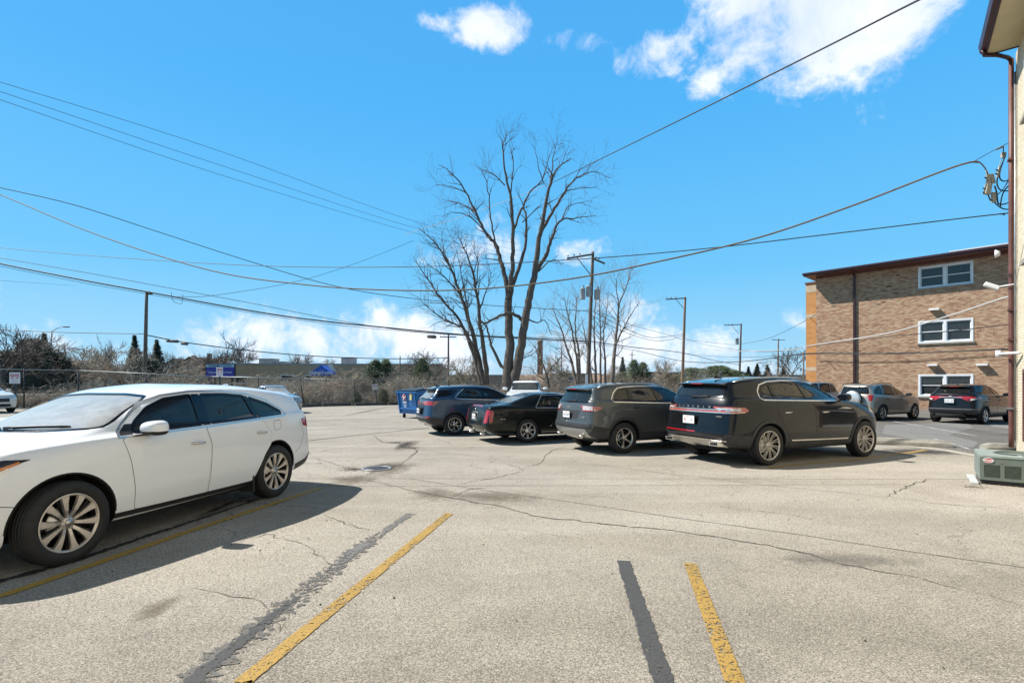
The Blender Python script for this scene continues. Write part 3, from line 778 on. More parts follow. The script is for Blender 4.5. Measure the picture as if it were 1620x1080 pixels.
# ---- black crossover, nearest of the right row -----------------------------------
def black_crossover():
    pm = paint('black_paint', (.005, .0065, .009), rough=.3, dust=.02)
    B = [(-1.0, 1.245), (-.2, 1.235), (.9, 1.205), (1.9, 1.19), (2.4, 1.16), (2.9, 1.12), (3.3, 1.04), (3.7, .94)]
    z5 = [(x, z-.13) for x, z in B]
    rings = [
     (-.70, 3.40, (.60, .72, .60), .27, .05, .1, .2, .25),
     (-.88, 3.55, (.80, .88, .78), [(-1, .36), (0, .27), (3, .26), (3.7, .24)], .08, .16, .16, .25),
     (-1.02, 3.64, (.85, .93, .84), [(-1, .45), (-.5, .36), (3, .32), (3.7, .32)], .10, .20, .16, .26),
     (-1.075, 3.69, (.89, .962, .86), .585, .10, .22, .15, .28),
     (-1.04, 3.70, (.885, .966, .87), .77, .11, .24, .17, .3),
     (-1.00, 3.66, (.88, .96, .86), z5, .12, .26, .18, .3),
     (-.93, 3.52, (.84, .925, .80), B, .11, .22, .18, .3, .01),
     (-.90, 3.00, (.82, .90, .79), [(x, z+.03) for x, z in B], .1, .16, .18, .25, .03),
     (-.90, 2.55, (.80, .875, .78), [(-1.1, 1.28), (.4, 1.25), (1.6, 1.225), (2.5, 1.20)], .1, .22, .18, .22, .02),
     (-.845, 2.08, (.745, .80, .72), [(-1, 1.42), (.4, 1.42), (2.2, 1.39)], .09, .18, .2, .22),
     (-.79, 1.55, (.665, .725, .64), [(-.9, 1.545), (-.3, 1.60), (.4, 1.625), (1.1, 1.63), (1.6, 1.59)], .08, .16, .22, .22),
     (-.64, 1.35, (.58, .63, .54), [(-.8, 1.58), (-.3, 1.635), (.4, 1.67), (1.1, 1.67), (1.4, 1.63)], .05, .12, .25, .25, .01),
     (-.3, 1.05, (.28, .32, .26), [(-.5, 1.62), (.4, 1.685), (1.2, 1.68)], .02, .04, .3, .3)]
    fw = [(2.04, 1.23), (1.95, 1.33), (1.78, 1.43), (1.55, 1.52), (1.12, 1.565), (1.24, 1.235)]
    rw = [(1.10, 1.24), (.98, 1.565), (.55, 1.57), (.22, 1.55), (.27, 1.255)]
    qw = [(.20, 1.26), (.16, 1.535), (-.02, 1.49), (-.11, 1.36), (-.09, 1.27)]
    rwn = [(-.68, 1.19), (-.60, 1.44), (.60, 1.44), (.68, 1.19)]
    rwn = [(-.66, 1.30), (-.57, 1.52), (.57, 1.52), (.66, 1.30)]
    ws = [(-.72, 1.25), (-.56, 1.56), (.56, 1.56), (.72, 1.25)]
    spec = dict(rings=rings, cabin=auto_cabin(rings, 8), wb=2.848, tyre=(.378, .275, .245), tw=.95, arch=.43, paint=pm, wheel='turbine', xm=1.0,
                holes=[('S', fw), ('S', rw), ('S', qw), ('F', ws), ('B', rwn)])
    loc, h, s = placed((1219, 736.5), (1371, 722.5), -1, 2.848, .95)
    root, o, sf = build_car('parked_crossover', spec, loc, h, s, 'glossy black crossover with thin bronze spoked wheels, nearest of the right row')
    body_windows(root, sf, [('side_window', fw, G_dark), ('side_window', rw, G_dark), ('quarter_window', qw, G_dark)])
    screen(root, sf, 'F', ws, G_ws, 'windscreen'); screen(root, sf, 'B', rwn, G_dark, 'rear_window')
    for sd in 'LR':
        for pl in ([(1.115, 1.225), (1.225, 1.22), (1.11, 1.575), (.99, 1.575)], [(.21, 1.25), (.26, 1.25), (.215, 1.56), (.165, 1.545)]): panel(sf, sd, pl, off=.003, name='pillar', mat=M_frit, parent=root)
        dl = [(2.18, 1.19), (2.08, 1.31), (1.86, 1.45), (1.58, 1.56), (1.1, 1.60), (.5, 1.603), (.14, 1.58), (-.08, 1.52), (-.17, 1.40), (-.17, 1.27), (-.10, 1.235), (.3, 1.225), (1.2, 1.205)]
        ribbon(sf, sd, dl, .024, off=.006, closed=True, name='chrome_trim', mat=M_chrome, parent=root)
        ribbon(sf, sd, [(.58, .455), (2.28, .425)], .026, off=.014, name='chrome_trim', mat=M_chrome, parent=root)
        ribbon(sf, sd, [(2.47, 1.12), (2.46, .95), (2.46, .80)], .006, off=.0012, name='panel_gap', mat=M_cav, parent=root)
        ribbon(sf, sd, [(2.40, 1.03), (2.12, 1.05), (1.92, 1.03)], lambda t: .006+.04*sin(pi*min(1, t*1.2)), off=.008, name='chrome_badge', mat=M_chrome, parent=root)
        ribbon(sf, sd, [(.5, .36), (2.38, .35)], .11, off=.008, name='sill_trim', mat=M_clad, parent=root)
        ribbon(sf, sd, [(-.42, .46), (-.70, .47), (-.98, .50)], .22, off=.008, name='bumper_cladding', mat=M_clad, parent=root)
        arch_band(root, sf, 0, .378, .425, .485, M_clad, sd, -.12, pi+.12); arch_band(root, sf, 2.848, .378, .425, .485, M_clad, sd, -.12, pi+.12)
        tl = strip_light(root, sf, sd, [(-.95, .985), (-.60, 1.0), (-.50, 1.04), (-.58, 1.10), (-.96, 1.115)], M_redlt, 'tail_lamp')
        ribbon(sf, sd, [(-.95, 1.06), (-.68, 1.06)], .055, off=.010, name='reflector', mat=M_clear, parent=tl)
        ribbon(sf, sd, [(-.95, 1.0), (-.60, 1.012)], .010, off=.011, name='chrome_edge', mat=M_chrome, parent=tl)
        strip_light(root, sf, sd, [(3.10, .95), (3.35, .88), (3.5, .90), (3.3, 1.03), (3.12, 1.03)], M_clear, 'headlight')
        if sd == 'R': ribbon(sf, sd, [(-.27+.085*cos(t), 1.075+.075*sin(t)) for t in [2*pi*k/16 for k in range(16)]], .005, off=.0012, closed=True, name='filler_flap', mat=M_cav, parent=root)
        ribbon(sf, sd, [(-.42, 1.33), (-.70, 1.20), (-.85, 1.16)], .006, off=.0012, name='panel_gap', mat=M_cav, parent=root)
    # tail: full width lamp bar, lettering, plate, skid trim
    tb = strip_light(root, sf, 'B', [(-.82, 1.005), (.82, 1.005), (.82, 1.075), (.6, 1.05), (-.6, 1.05), (-.82, 1.075)], M_redlt, 'tail_lamp_bar', rnd=.01)
    ribbon(sf, 'B', [(-.80, 1.062), (-.3, 1.055), (.3, 1.055), (.80, 1.062)], .016, off=.014, name='chrome_edge', mat=M_chrome, parent=tb)
    ribbon(sf, 'B', [(-.82, 1.002), (.82, 1.002)], .020, off=.013, name='chrome_edge', mat=M_chrome, parent=tb)
    for k, ch in enumerate('LINCOLN'):
        yy = .40-k*.135; loc_, n_ = sf.hit('B', yy, 1.10); text_obj('chrome_lettering', ch, .055, loc_+Vector((-.006, 0, 0)), (0, -1, 0), (0, 0, 1), M_chrome, root, .004, bold=.001)
    text_obj('badge_lettering', 'NAUTILUS', .035, sf.hit('B', -.62, .93)[0]+Vector((-.008, 0, 0)), (0, -1, 0), (0, 0, 1), M_chrome, root, .003, bold=.0005)
    rec = panel(sf, 'B', [(-.62, .72), (.62, .72), (.56, .97), (-.56, .97)], off=.003, name='tailgate_recess', mat=M_frit, parent=root)
    plate(root, -1.075, .845, 'AME 1942'[:0], '', y=.03)
    pl = [c for c in root.children if c.name.startswith('licence_plate')][0]
    text_obj('plate_lettering', 'E', .09, (-1.0885, .12, .84), (0, -1, 0), (0, 0, 1), M_ink, pl, .0006, bold=.002)
    text_obj('plate_lettering', '12', .07, (-1.0885, -.05, .835), (0, -1, 0), (0, 0, 1), M_inkb, pl, .0006)
    text_obj('plate_lettering', 'Illinois', .028, (-1.0885, .05, .897), (0, -1, 0), (0, 0, 1), M_ink, pl, .0006)
    strip_light(root, sf, 'B', [(-.12, .612), (.82, .612), (.82, .634), (-.12, .634)], M_red, 'reflector_strip', rnd=.008)
    ribbon(sf, 'B', [(-.84, .53), (-.3, .565), (.3, .565), (.84, .53)], .06, off=.012, name='bumper_cladding', mat=M_clad, parent=root)
    sk = panel(sf, 'B', [(-.72, .37), (.72, .37), (.66, .49), (-.66, .49)], off=.018, name='skid_plate', mat=M_satin, parent=root, skirt=.03)
    ribbon(sf, 'B', [(-.78, .49), (-.4, .50), (.4, .50), (.78, .49)], .016, off=.024, name='chrome_edge', mat=M_chrome, parent=sk)
    for sg in (1, -1):
        mb = MB(); c0 = Vector((-1.04, sg*.60, .43))
        mb.prism([(c0.x, c0.y-.11, .385), (c0.x, c0.y+.11*1, .385), (c0.x, c0.y+.13, .45), (c0.x, c0.y-.10, .475)], (-.02, 0, 0), (.10, 0, 0), 0)
        mb.prism([(c0.x, c0.y-.085, .40), (c0.x, c0.y+.085, .40), (c0.x, c0.y+.10, .44), (c0.x, c0.y-.08, .458)], (-.024, 0, 0), (-.018, 0, 0), 1)
        mb.build('exhaust_tip', [M_chrome, M_cav], root, fix=True)
    spoiler(root, sf, pm, -.66, -.90, .58)
    wiper(root, sf, 'B', (.10, 1.275), (-.34, 1.295), off=.025)
    strip_light(root, sf, 'F', [(-.5, .55), (.5, .55), (.5, .85), (-.5, .85)], M_black_trim, 'grille')
    doors(root, sf, [[(2.20, 1.165), (2.30, 1.10), (2.35, .9), (2.34, .62), (2.22, .43), (1.30, .425), (1.27, .8), (1.235, 1.19)],
                     [(1.215, 1.19), (1.25, .8), (1.28, .425), (.56, .425), (.47, .62), (.36, .78), (.21, 1.0), (.20, 1.21)]],
          pm, [(1.53, .975), (.46, .99)], M_chrome)
    side_mirror(root, 1.98, .92, 1.27, pm, s=.95, low=False)
    interior(root, 1.75, zd=1.14)
    roof_rail(root, [(-.60, .62, 1.565), (-.38, .635, 1.635), (.4, .665, 1.67), (1.1, .655, 1.665), (1.48, .63, 1.595)], M_satin)
    fin(root, -.35, 1.655, pm)
    mb = MB(); mb.box((-.7, -.7, .24), (2.9, .7, .32)); mb.tube([(-.9, -.4, .33), (-.4, -.4, .30), (.3, -.2, .28)], .05, 8); mb.build('underbody', M_cav, root)
    return root

# ---- grey suv ---------------------------------------------------------------------
def grey_suv():
    pm = paint('grey_green_paint', (.082, .090, .088), metal=.45, rough=.38, dust=.03)
    B = [(-1.0, 1.20), (-.2, 1.20), (.9, 1.165), (1.9, 1.15), (2.4, 1.14), (2.8, 1.10), (3.2, 1.04), (3.6, .95)]
    z5 = [(x, z-.13) for x, z in B]
    rings = [
     (-.65, 3.25, (.60, .70, .60), .29, .05, .1, .2, .25),
     (-.80, 3.40, (.76, .86, .78), [(-1, .38), (0, .29), (3, .28), (3.7, .26)], .08, .16, .16, .25),
     (-.93, 3.52, (.82, .905, .82), [(-1, .45), (-.5, .38), (3, .34), (3.7, .34)], .10, .20, .16, .26),
     (-1.01, 3.60, (.85, .925, .84), .62, .10, .22, .15, .28),
     (-.97, 3.60, (.84, .93, .85), .80, .11, .24, .17, .3),
     (-.94, 3.56, (.835, .925, .84), z5, .12, .26, .18, .3),
     (-.90, 3.42, (.81, .895, .78), B, .11, .22, .18, .3, .01),
     (-.88, 2.95, (.79, .875, .77), [(x, z+.03) for x, z in B], .1, .16, .18, .25, .03),
     (-.85, 2.45, (.775, .85, .76), [(-1.1, 1.235), (.4, 1.215), (1.6, 1.185), (2.5, 1.175)], .1, .22, .18, .22, .02),
     (-.80, 2.02, (.725, .785, .71), [(-1, 1.38), (.4, 1.38), (2.2, 1.35)], .09, .18, .2, .22),
     (-.76, 1.52, (.66, .72, .64), [(-.9, 1.50), (-.3, 1.555), (.4, 1.585), (1.1, 1.59), (1.6, 1.55)], .08, .16, .18, .22),
     (-.62, 1.32, (.58, .63, .54), [(-.8, 1.54), (-.3, 1.60), (.4, 1.625), (1.1, 1.63), (1.4, 1.59)], .05, .12, .22, .25, .01),
     (-.15, 1.0, (.25, .32, .26), [(-.5, 1.61), (.4, 1.64), (1.2, 1.64)], .02, .04, .3, .3)]
    fw = [(1.96, 1.185), (1.86, 1.30), (1.66, 1.42), (1.42, 1.50), (1.06, 1.525), (1.17, 1.195)]
    rw = [(1.04, 1.20), (.92, 1.53), (.50, 1.53), (.24, 1.52), (.29, 1.21)]
    qw = [(.19, 1.22), (.17, 1.51), (-.05, 1.49), (-.17, 1.38), (-.24, 1.235)]
    rwn = [(-.64, 1.19), (-.55, 1.47), (.55, 1.47), (.64, 1.19)]
    ws = [(-.70, 1.21), (-.56, 1.52), (.56, 1.52), (.70, 1.21)]
    spec = dict(rings=rings, cabin=auto_cabin(rings, 8), wb=2.705, tyre=(.362, .235, .225), tw=.91, arch=.43, paint=pm, wheel='star5', xm=1.0,
                holes=[('S', fw), ('S', rw), ('S', qw), ('F', ws), ('B', rwn)])
    loc, h, s = placed((989, 717.6), None, -1, 2.705, .91, 65, 1.0)
    root, o, sf = build_car('parked_suv', spec, loc, h, s, 'grey green sport utility car with black wheel arch cladding between black sedan and black crossover')
    gj = glass('light_tint_glass', .42, (.92, 1, .98), film=.05)
    body_windows(root, sf, [('side_window', fw, G_mid), ('side_window', rw, gj), ('quarter_window', qw, G_dark)])
    screen(root, sf, 'F', ws, G_ws, 'windscreen'); screen(root, sf, 'B', rwn, G_dark, 'rear_window')
    for sd in 'LR':
        for pl in ([(1.055, 1.185), (1.155, 1.18), (1.045, 1.535), (.935, 1.54)], [(.20, 1.21), (.28, 1.205), (.235, 1.53), (.175, 1.52)]): panel(sf, sd, pl, off=.003, name='pillar', mat=M_frit, parent=root)
        dl = [(2.06, 1.145), (2.0, 1.23), (1.80, 1.40), (1.50, 1.53), (1.1, 1.56), (.5, 1.565), (.12, 1.55), (-.10, 1.52), (-.22, 1.42), (-.31, 1.26), (-.27, 1.205), (.3, 1.185), (1.2, 1.155)]
        ribbon(sf, sd, dl, .022, off=.006, closed=True, name='chrome_trim', mat=M_chrome, parent=root)
        ribbon(sf, sd, [(.46, .39), (2.27, .37)], .20, off=.012, name='sill_trim', mat=M_clad, parent=root)
        ribbon(sf, sd, [(-.40, .48), (-.60, .50), (-.84, .55)], .26, off=.010, name='bumper_cladding', mat=M_clad, parent=root)
        arch_band(root, sf, 0, .362, .425, .49, M_clad, sd, -.15, pi+.15); arch_band(root, sf, 2.705, .362, .425, .49, M_clad, sd, -.15, pi+.15)
        ribbon(sf, sd, [(-.30, .80), (-.55, .97), (-.68, 1.02)], .006, off=.0012, name='panel_gap', mat=M_cav, parent=root)
        if sd == 'R': ribbon(sf, sd, [(-.05+.085*cos(t), 1.075+.085*sin(t)) for t in [2*pi*k/16 for k in range(16)]], .005, off=.0012, closed=True, name='filler_flap', mat=M_cav, parent=root)
        tl = strip_light(root, sf, sd, [(-.90, 1.0), (-.62, 1.02), (-.60, 1.09), (-.90, 1.12)], M_redlt, 'tail_lamp')
        strip_light(root, sf, sd, [(3.0, .93), (3.25, .86), (3.4, .90), (3.2, 1.0)], M_clear, 'headlight')
    for sg in (1, -1):
        tl = strip_light(root, sf, 'B', [(sg*.50, 1.0), (sg*.82, .995), (sg*.82, 1.10), (sg*.49, 1.115)], M_clear, 'tail_lamp', rnd=.02)
        ribbon(sf, 'B', [(sg*.49, 1.10), (sg*.50, 1.005), (sg*.82, 1.0)], .022, off=.010, name='red_band', mat=M_red, parent=tl)
        strip_light(root, sf, 'B', [(sg*.66, .655), (sg*.80, .655), (sg*.80, .70), (sg*.66, .70)], M_red, 'reflector', rnd=.008)
        mb = MB(); mb.tube([(-.98, sg*.50, .40), (-.86, sg*.50, .405)], .036, 10); mb.tube([(-.985, sg*.50, .40), (-.97, sg*.50, .40)], .026, 10, 1); mb.build('exhaust_tip', [M_chrome, M_cav], root)
    panel(sf, 'B', [(-.36, .80), (.36, .80), (.42, 1.0), (-.42, 1.0)], off=.003, name='tailgate_recess', mat=M_clad, parent=root)
    ribbon(sf, 'B', [(-.68, .77), (.68, .77)], .007, off=.0014, name='panel_gap', mat=M_cav, parent=root)
    plate(root, -1.0, .895, 'CH 507', 'Illinois', y=.05)
    panel(sf, 'B', [(-.80, .60), (.80, .60), (.80, .71), (-.80, .71)], off=.010, name='bumper_cladding', mat=M_clad, parent=root, skirt=.02)
    panel(sf, 'B', [(-.70, .40), (.70, .40), (.66, .585), (-.66, .585)], off=.014, name='skid_plate', mat=pmat('silver_plastic', (.42, .42, .40), .35, metal=.6), parent=root, skirt=.03)
    text_obj('badge_lettering', 'Jeep', .07, sf.hit('B', .05, 1.08)[0]+Vector((-.006, 0, 0)), (0, -1, 0), (0, 0, 1), M_chrome, root, .004, bold=.002)
    text_obj('badge_lettering', 'CHEROKEE', .032, sf.hit('B', -.55, .85)[0]+Vector((-.006, 0, 0)), (0, -1, 0), (0, 0, 1), M_chrome, root, .003, bold=.001)
    spoiler(root, sf, pm, -.66, -.86, .56)
    wiper(root, sf, 'B', (.18, 1.20), (-.25, 1.225), off=.025)
    doors(root, sf, [[(2.06, 1.12), (2.14, 1.0), (2.19, .78), (2.16, .50), (1.28, .50), (1.25, .8), (1.16, 1.14)],
                     [(1.14, 1.14), (1.23, .8), (1.26, .50), (.52, .50), (.45, .66), (.36, .79), (.16, .86), (.13, 1.17)]],
          pm, [(1.45, 1.04), (.34, 1.055)], M_black_trim)
    side_mirror(root, 1.88, .89, 1.235, M_black_trim, s=.9, low=False)
    interior(root, 1.65, zd=1.10)
    roof_rail(root, [(-.58, .62, 1.52), (-.42, .635, 1.585), (.3, .655, 1.625), (1.05, .65, 1.625), (1.40, .62, 1.555)], M_satin)
    mb = MB(); mb.box((-.6, -.7, .26), (2.7, .7, .34)); mb.build('underbody', M_cav, root)
    return root

# ---- black sedan -------------------------------------------------------------------
def black_sedan():
    pm = paint('black_green_paint', (.006, .008, .0065), rough=.3, dust=.02)
    B = [(-1.3, 1.03), (-.5, 1.01), (.2, .975), (1.5, .955), (2.2, .96), (3.0, .94), (3.7, .86), (4.0, .80)]
    z5 = [(x, z-.10) for x, z in B]
    rings = [
     (-.85, 3.70, (.60, .72, .60), .22, .05, .1, .2, .25),
     (-1.12, 3.85, (.82, .88, .80), [(-1, .28), (0, .21), (3, .21), (3.7, .22)], .08, .12, .14, .22),
     (-1.28, 3.95, (.87, .925, .85), [(-1.3, .36), (-.5, .30), (3, .28), (3.9, .28)], .08, .14, .13, .22),
     (-1.32, 4.0, (.925, .942, .87), .50, .05, .16, .12, .24),
     (-1.30, 4.0, (.925, .945, .88), .62, .05, .16, .10, .26),
     (-1.24, 3.98, (.915, .94, .87), z5, .05, .16, .10, .28),
     (-1.19, 3.92, (.87, .90, .82), B, .04, .14, .10, .28, .03),
     (-.95, 3.2, (.79, .865, .78), [(-1.3, 1.085), (-.6, 1.08), (-.2, 1.035), (.3, 1.00), (1.5, .985), (2.3, .99), (3.0, .985), (3.9, .86)], .04, .10, .16, .25, .03),
     (-.56, 2.42, (.75, .835, .755), [(-1, 1.10), (-.2, 1.055), (.3, 1.02), (2.4, 1.02)], -.02, .20, .2, .22, .02),
     (-.18, 2.00, (.68, .765, .68), [(-1, 1.23), (0, 1.22), (2.2, 1.20)], -.02, .16, .22, .22),
     (.22, 1.58, (.58, .685, .60), [(.1, 1.34), (.6, 1.372), (1.1, 1.375), (1.6, 1.345)], -.02, .14, .22, .22),
     (.42, 1.38, (.5, .59, .52), [(.3, 1.385), (.9, 1.41), (1.4, 1.385)], 0, .10, .2, .2, .01),
     (.62, 1.16, (.25, .30, .26), [(.6, 1.415), (1.1, 1.42)], 0, .02, .2, .2)]
    rw = [(.32, 1.005), (.54, 1.305), (.64, 1.315), (.64, 1.0)]
    rw2 = [(.69, 1.0), (.69, 1.318), (1.18, 1.322), (1.22, .995)]
    fw = [(1.32, .99), (1.30, 1.32), (1.55, 1.30), (1.82, 1.19), (2.08, 1.0)]
    rwn = [(-.64, 1.12), (-.52, 1.33), (.52, 1.33), (.64, 1.12)]
    ws = [(-.66, 1.07), (-.54, 1.325), (.54, 1.325), (.66, 1.07)]
    spec = dict(rings=rings, cabin=auto_cabin(rings, 8, .42, .07), wb=2.93, tyre=(.345, .228, .225), tw=.92, arch=.385, paint=pm, wheel='star7', xm=.9,
                holes=[('S', fw), ('S', rw), ('S', rw2), ('F', ws), ('B', rwn)])
    loc, h, s = placed((836, 700.5), None, -1, 2.93, .92, 66, .965)
    root, o, sf = build_car('parked_sedan', spec, loc, h, s, 'long black sedan with tall vertical red tail lamps beside the blue crossover')
    body_windows(root, sf, [('quarter_window', rw, G_mid), ('side_window', rw2, G_mid), ('side_window', fw, G_mid)])
    screen(root, sf, 'F', ws, G_ws, 'windscreen'); screen(root, sf, 'B', rwn, glass('rear_sky_glass', .35, (.9, 1, .98), rough=.06, film=.30), 'rear_window', .035)
    for sd in 'LR':
        panel(sf, sd, [(1.225, .985), (1.315, .985), (1.295, 1.325), (1.19, 1.325)], off=.003, name='pillar', mat=M_frit, parent=root)
        ribbon(sf, sd, [(2.16, .97), (1.90, 1.18), (1.62, 1.325), (1.3, 1.352), (.52, 1.338), (.26, .985), (1.2, .972)], .016, off=.006, closed=True, name='chrome_trim', mat=M_chrome, parent=root)
        ribbon(sf, sd, [(-1.2, .30), (-.40, .27)], .012, off=.006, name='chrome_trim', mat=M_satin, parent=root)
        ribbon(sf, sd, [(.42, .30), (2.5, .28)], .03, off=.008, name='sill_trim', mat=M_satin, parent=root)
        ribbon(sf, sd, [(.38, .60), (2.55, .60)], .05, off=.010, name='side_moulding', mat=pm, parent=root)
        strip_light(root, sf, sd, [(-1.19, .60), (-1.10, .61), (-1.05, .88), (-1.08, .94), (-1.18, .94)], M_red, 'tail_lamp')
        text_obj('badge_lettering', 'DeVille', .05, sf.hit(sd, -.78, .70)[0]+Vector((0, .004 if sd == 'L' else -.004, 0)), (-1 if sd == 'L' else 1, 0, 0), (0, 0, 1), M_chrome, root, .002)
        strip_light(root, sf, sd, [(3.55, .60), (3.9, .60), (3.9, .76), (3.6, .78)], M_clear, 'headlight')
    for sg in (1, -1):
        strip_light(root, sf, 'B', [(sg*.69, .59), (sg*.86, .59), (sg*.85, .95), (sg*.74, .95)], M_red, 'tail_lamp')
    ribbon(sf, 'B', [(-.40, 1.035), (0, 1.05), (.40, 1.035)], .035, off=.008, name='brake_lamp', mat=M_red, parent=root)
    q = [(-.20, .64), (.20, .64), (.22, .86), (-.22, .86)]
    panel(sf, 'B', q, off=.002, name='plate_recess', mat=M_frit, parent=root); ribbon(sf, 'B', q, .028, off=.012, closed=True, name='chrome_trim', mat=M_chrome, parent=root)
    plate(root, -1.305, .745, 'K 6123', 'Illinois', w=.28, h=.145)
    mb = MB(); loc_, _ = sf.hit('B', 0, .93); mb.tube([loc_+Vector((-.008, 0, .045)), loc_+Vector((-.01, 0, -.045))], [.03, .014], 6); mb.build('badge', M_chrome, root)
    ribbon(sf, 'B', [(-.88, .56), (.88, .56)], .03, off=.016, name='bumper_step', mat=pm, parent=root, th=.03)
    mb = MB(); mb.tube([(-1.30, .42, .27), (-1.1, .42, .27)], .03, 8); mb.tube([(-1.30, -.50, .27), (-1.1, -.50, .27)], .03, 8); mb.build('exhaust_tip', M_chrome, root)
    doors(root, sf, [[(2.22, .94), (2.32, .75), (2.32, .36), (1.30, .36), (1.29, .66), (1.26, .965)],
                     [(1.24, .965), (1.27, .66), (1.28, .36), (.52, .36), (.42, .54), (.30, .66), (.22, .80), (.22, .97)]],
          pm, [(1.52, .86), (.45, .87)], pm)
    side_mirror(root, 1.95, .88, 1.03, pm, s=.85, low=False)
    interior(root, 1.75, zd=.95, mat=M_seatb)
    mb = MB(); mb.tube([(-.60, -.35, 1.10), (-.66, -.35, 1.30)], .003, 5); mb.build('whip_antenna', M_cav, root)
    mb = MB(); mb.box((-.8, -.7, .2), (3.2, .7, .27)); mb.build('underbody', M_cav, root)
    return root

# ---- blue crossover ------------------------------------------------------------------
def suv_generic(p):
    """two-box body from a few measures"""
    W2, wb, ro, fo, zb, zt, zs = p['W']/2, p['wb'], p['ro'], p['fo'], p['belt'], p['top'], p.get('sill', .28)
    xf = wb+fo; xr = -ro; up = p.get('rise', .07); lean = p.get('lean', .22); cw = p.get('cowl', wb-.28); hd = p.get('head', wb-1.22)
    hoodf = p.get('hoodf', .17)
    B = [(xr, zb+up), (-.2, zb+up*.9), (wb*.35, zb+up*.5), (wb*.7, zb), (cw+.05, zb-.01), (wb+.2, zb-.05), (wb+.5, zb-.10), (xf, zb-hoodf-.04)]
    z5 = [(x, z-.12) for x, z in B]; u = W2
    return [
     (xr+.35, xf-.35, (.6*u/.93, .75*u/.93, .6*u/.93), zs-.01, .05, .1, .2, .25),
     (xr+.18, xf-.20, (u-.16, u-.07, u-.15), [(xr, zs+.10), (0, zs-.01), (wb, zs-.01), (xf, zs-.03)], .08, .16, .16, .25),
     (xr+.06, xf-.08, (u-.11, u-.03, u-.10), [(xr, zs+.17), (-.5, zs+.08), (wb, zs+.06), (xf, zs+.05)], .10, .20, .16, .26),
     (xr, xf-.01, (u-.08, u-.006, u-.08), .60, .10, .22, .15, .28),
     (xr+.03, xf, (u-.09, u, u-.08), .79, .11, .24, .17, .3),
     (xr+.07, xf-.04, (u-.09, u-.005, u-.09), z5, .12, .26, .18, .3),
     (xr+.11, xf-.18, (u-.12, u-.035, u-.15), B, .11, .22, .18, .3, .01),
     (xr+.14, (xf+cw)/2+.1, (u-.135, u-.055, u-.16), [(x, z+.03) for x, z in B], .1, .16, .18, .25, .03),
     (xr+.17, cw, (u-.155, u-.08, u-.17), [(xr, zb+up+.035), (.4, zb+up*.7+.03), (wb*.6, zb+.03), (cw, zb+.025)], .1, .22, .18, .22, .02),
     (xr+.17+lean*.5, cw*.55+hd*.45, (u-.22, u-.14, u-.22), [(xr, zb*.48+zt*.52), (cw, zb*.49+zt*.49)], .09, .18, .2, .22),
     (xr+.17+lean*.75, hd, (u-.30, u-.205, u-.29), [(xr, zt-.13), (-.2, zt-.075), (.4, zt-.05), (wb*.4, zt-.045), (hd, zt-.085)], .08, .16, .18, .22),
     (xr+.17+lean*.75+.15, hd-.2, (u-.38, u-.30, u-.39), [(xr, zt-.08), (-.2, zt-.03), (.4, zt-.01), (wb*.4, zt-.005), (hd-.2, zt-.04)], .05, .12, .22, .25, .01),
     (xr+.17+lean*.75+.5, hd-.5, (.25, .32, .26), [(-.5, zt-.015), (.4, zt+.005), (1.2, zt+.003)], .02, .04, .3, .3)]
def glaze(zb, zt, up, wb, cw, hd, ro, lean, qpt=None):
    """side glass outlines, windscreen and rear window"""
    z0 = zb+.04
    def bz(x): return z0+up*max(0, min(1, (wb*.6-x)/(wb*.6+.3)))
    t = zt-.105
    fw = [(cw-.42, bz(cw)), (cw-.62, zb+(zt-zb)*.42), (hd+.12, t-.06), (hd-.12, t-.015), (wb*.38, t), (wb*.43, bz(wb*.43))]
    rw = [(wb*.385, bz(wb*.4)), (wb*.335, t), (.42, t-.003), (.13, t-.02), (.17, bz(.1))]
    qx = -ro+.36
    qw = [(.09, bz(.1)), (.05, t-.025), (-.12, t-.04), (qx+.14, zb+(t-zb)*.55), (qx+.06, bz(-.3)+.01)]
    return fw, rw, qw
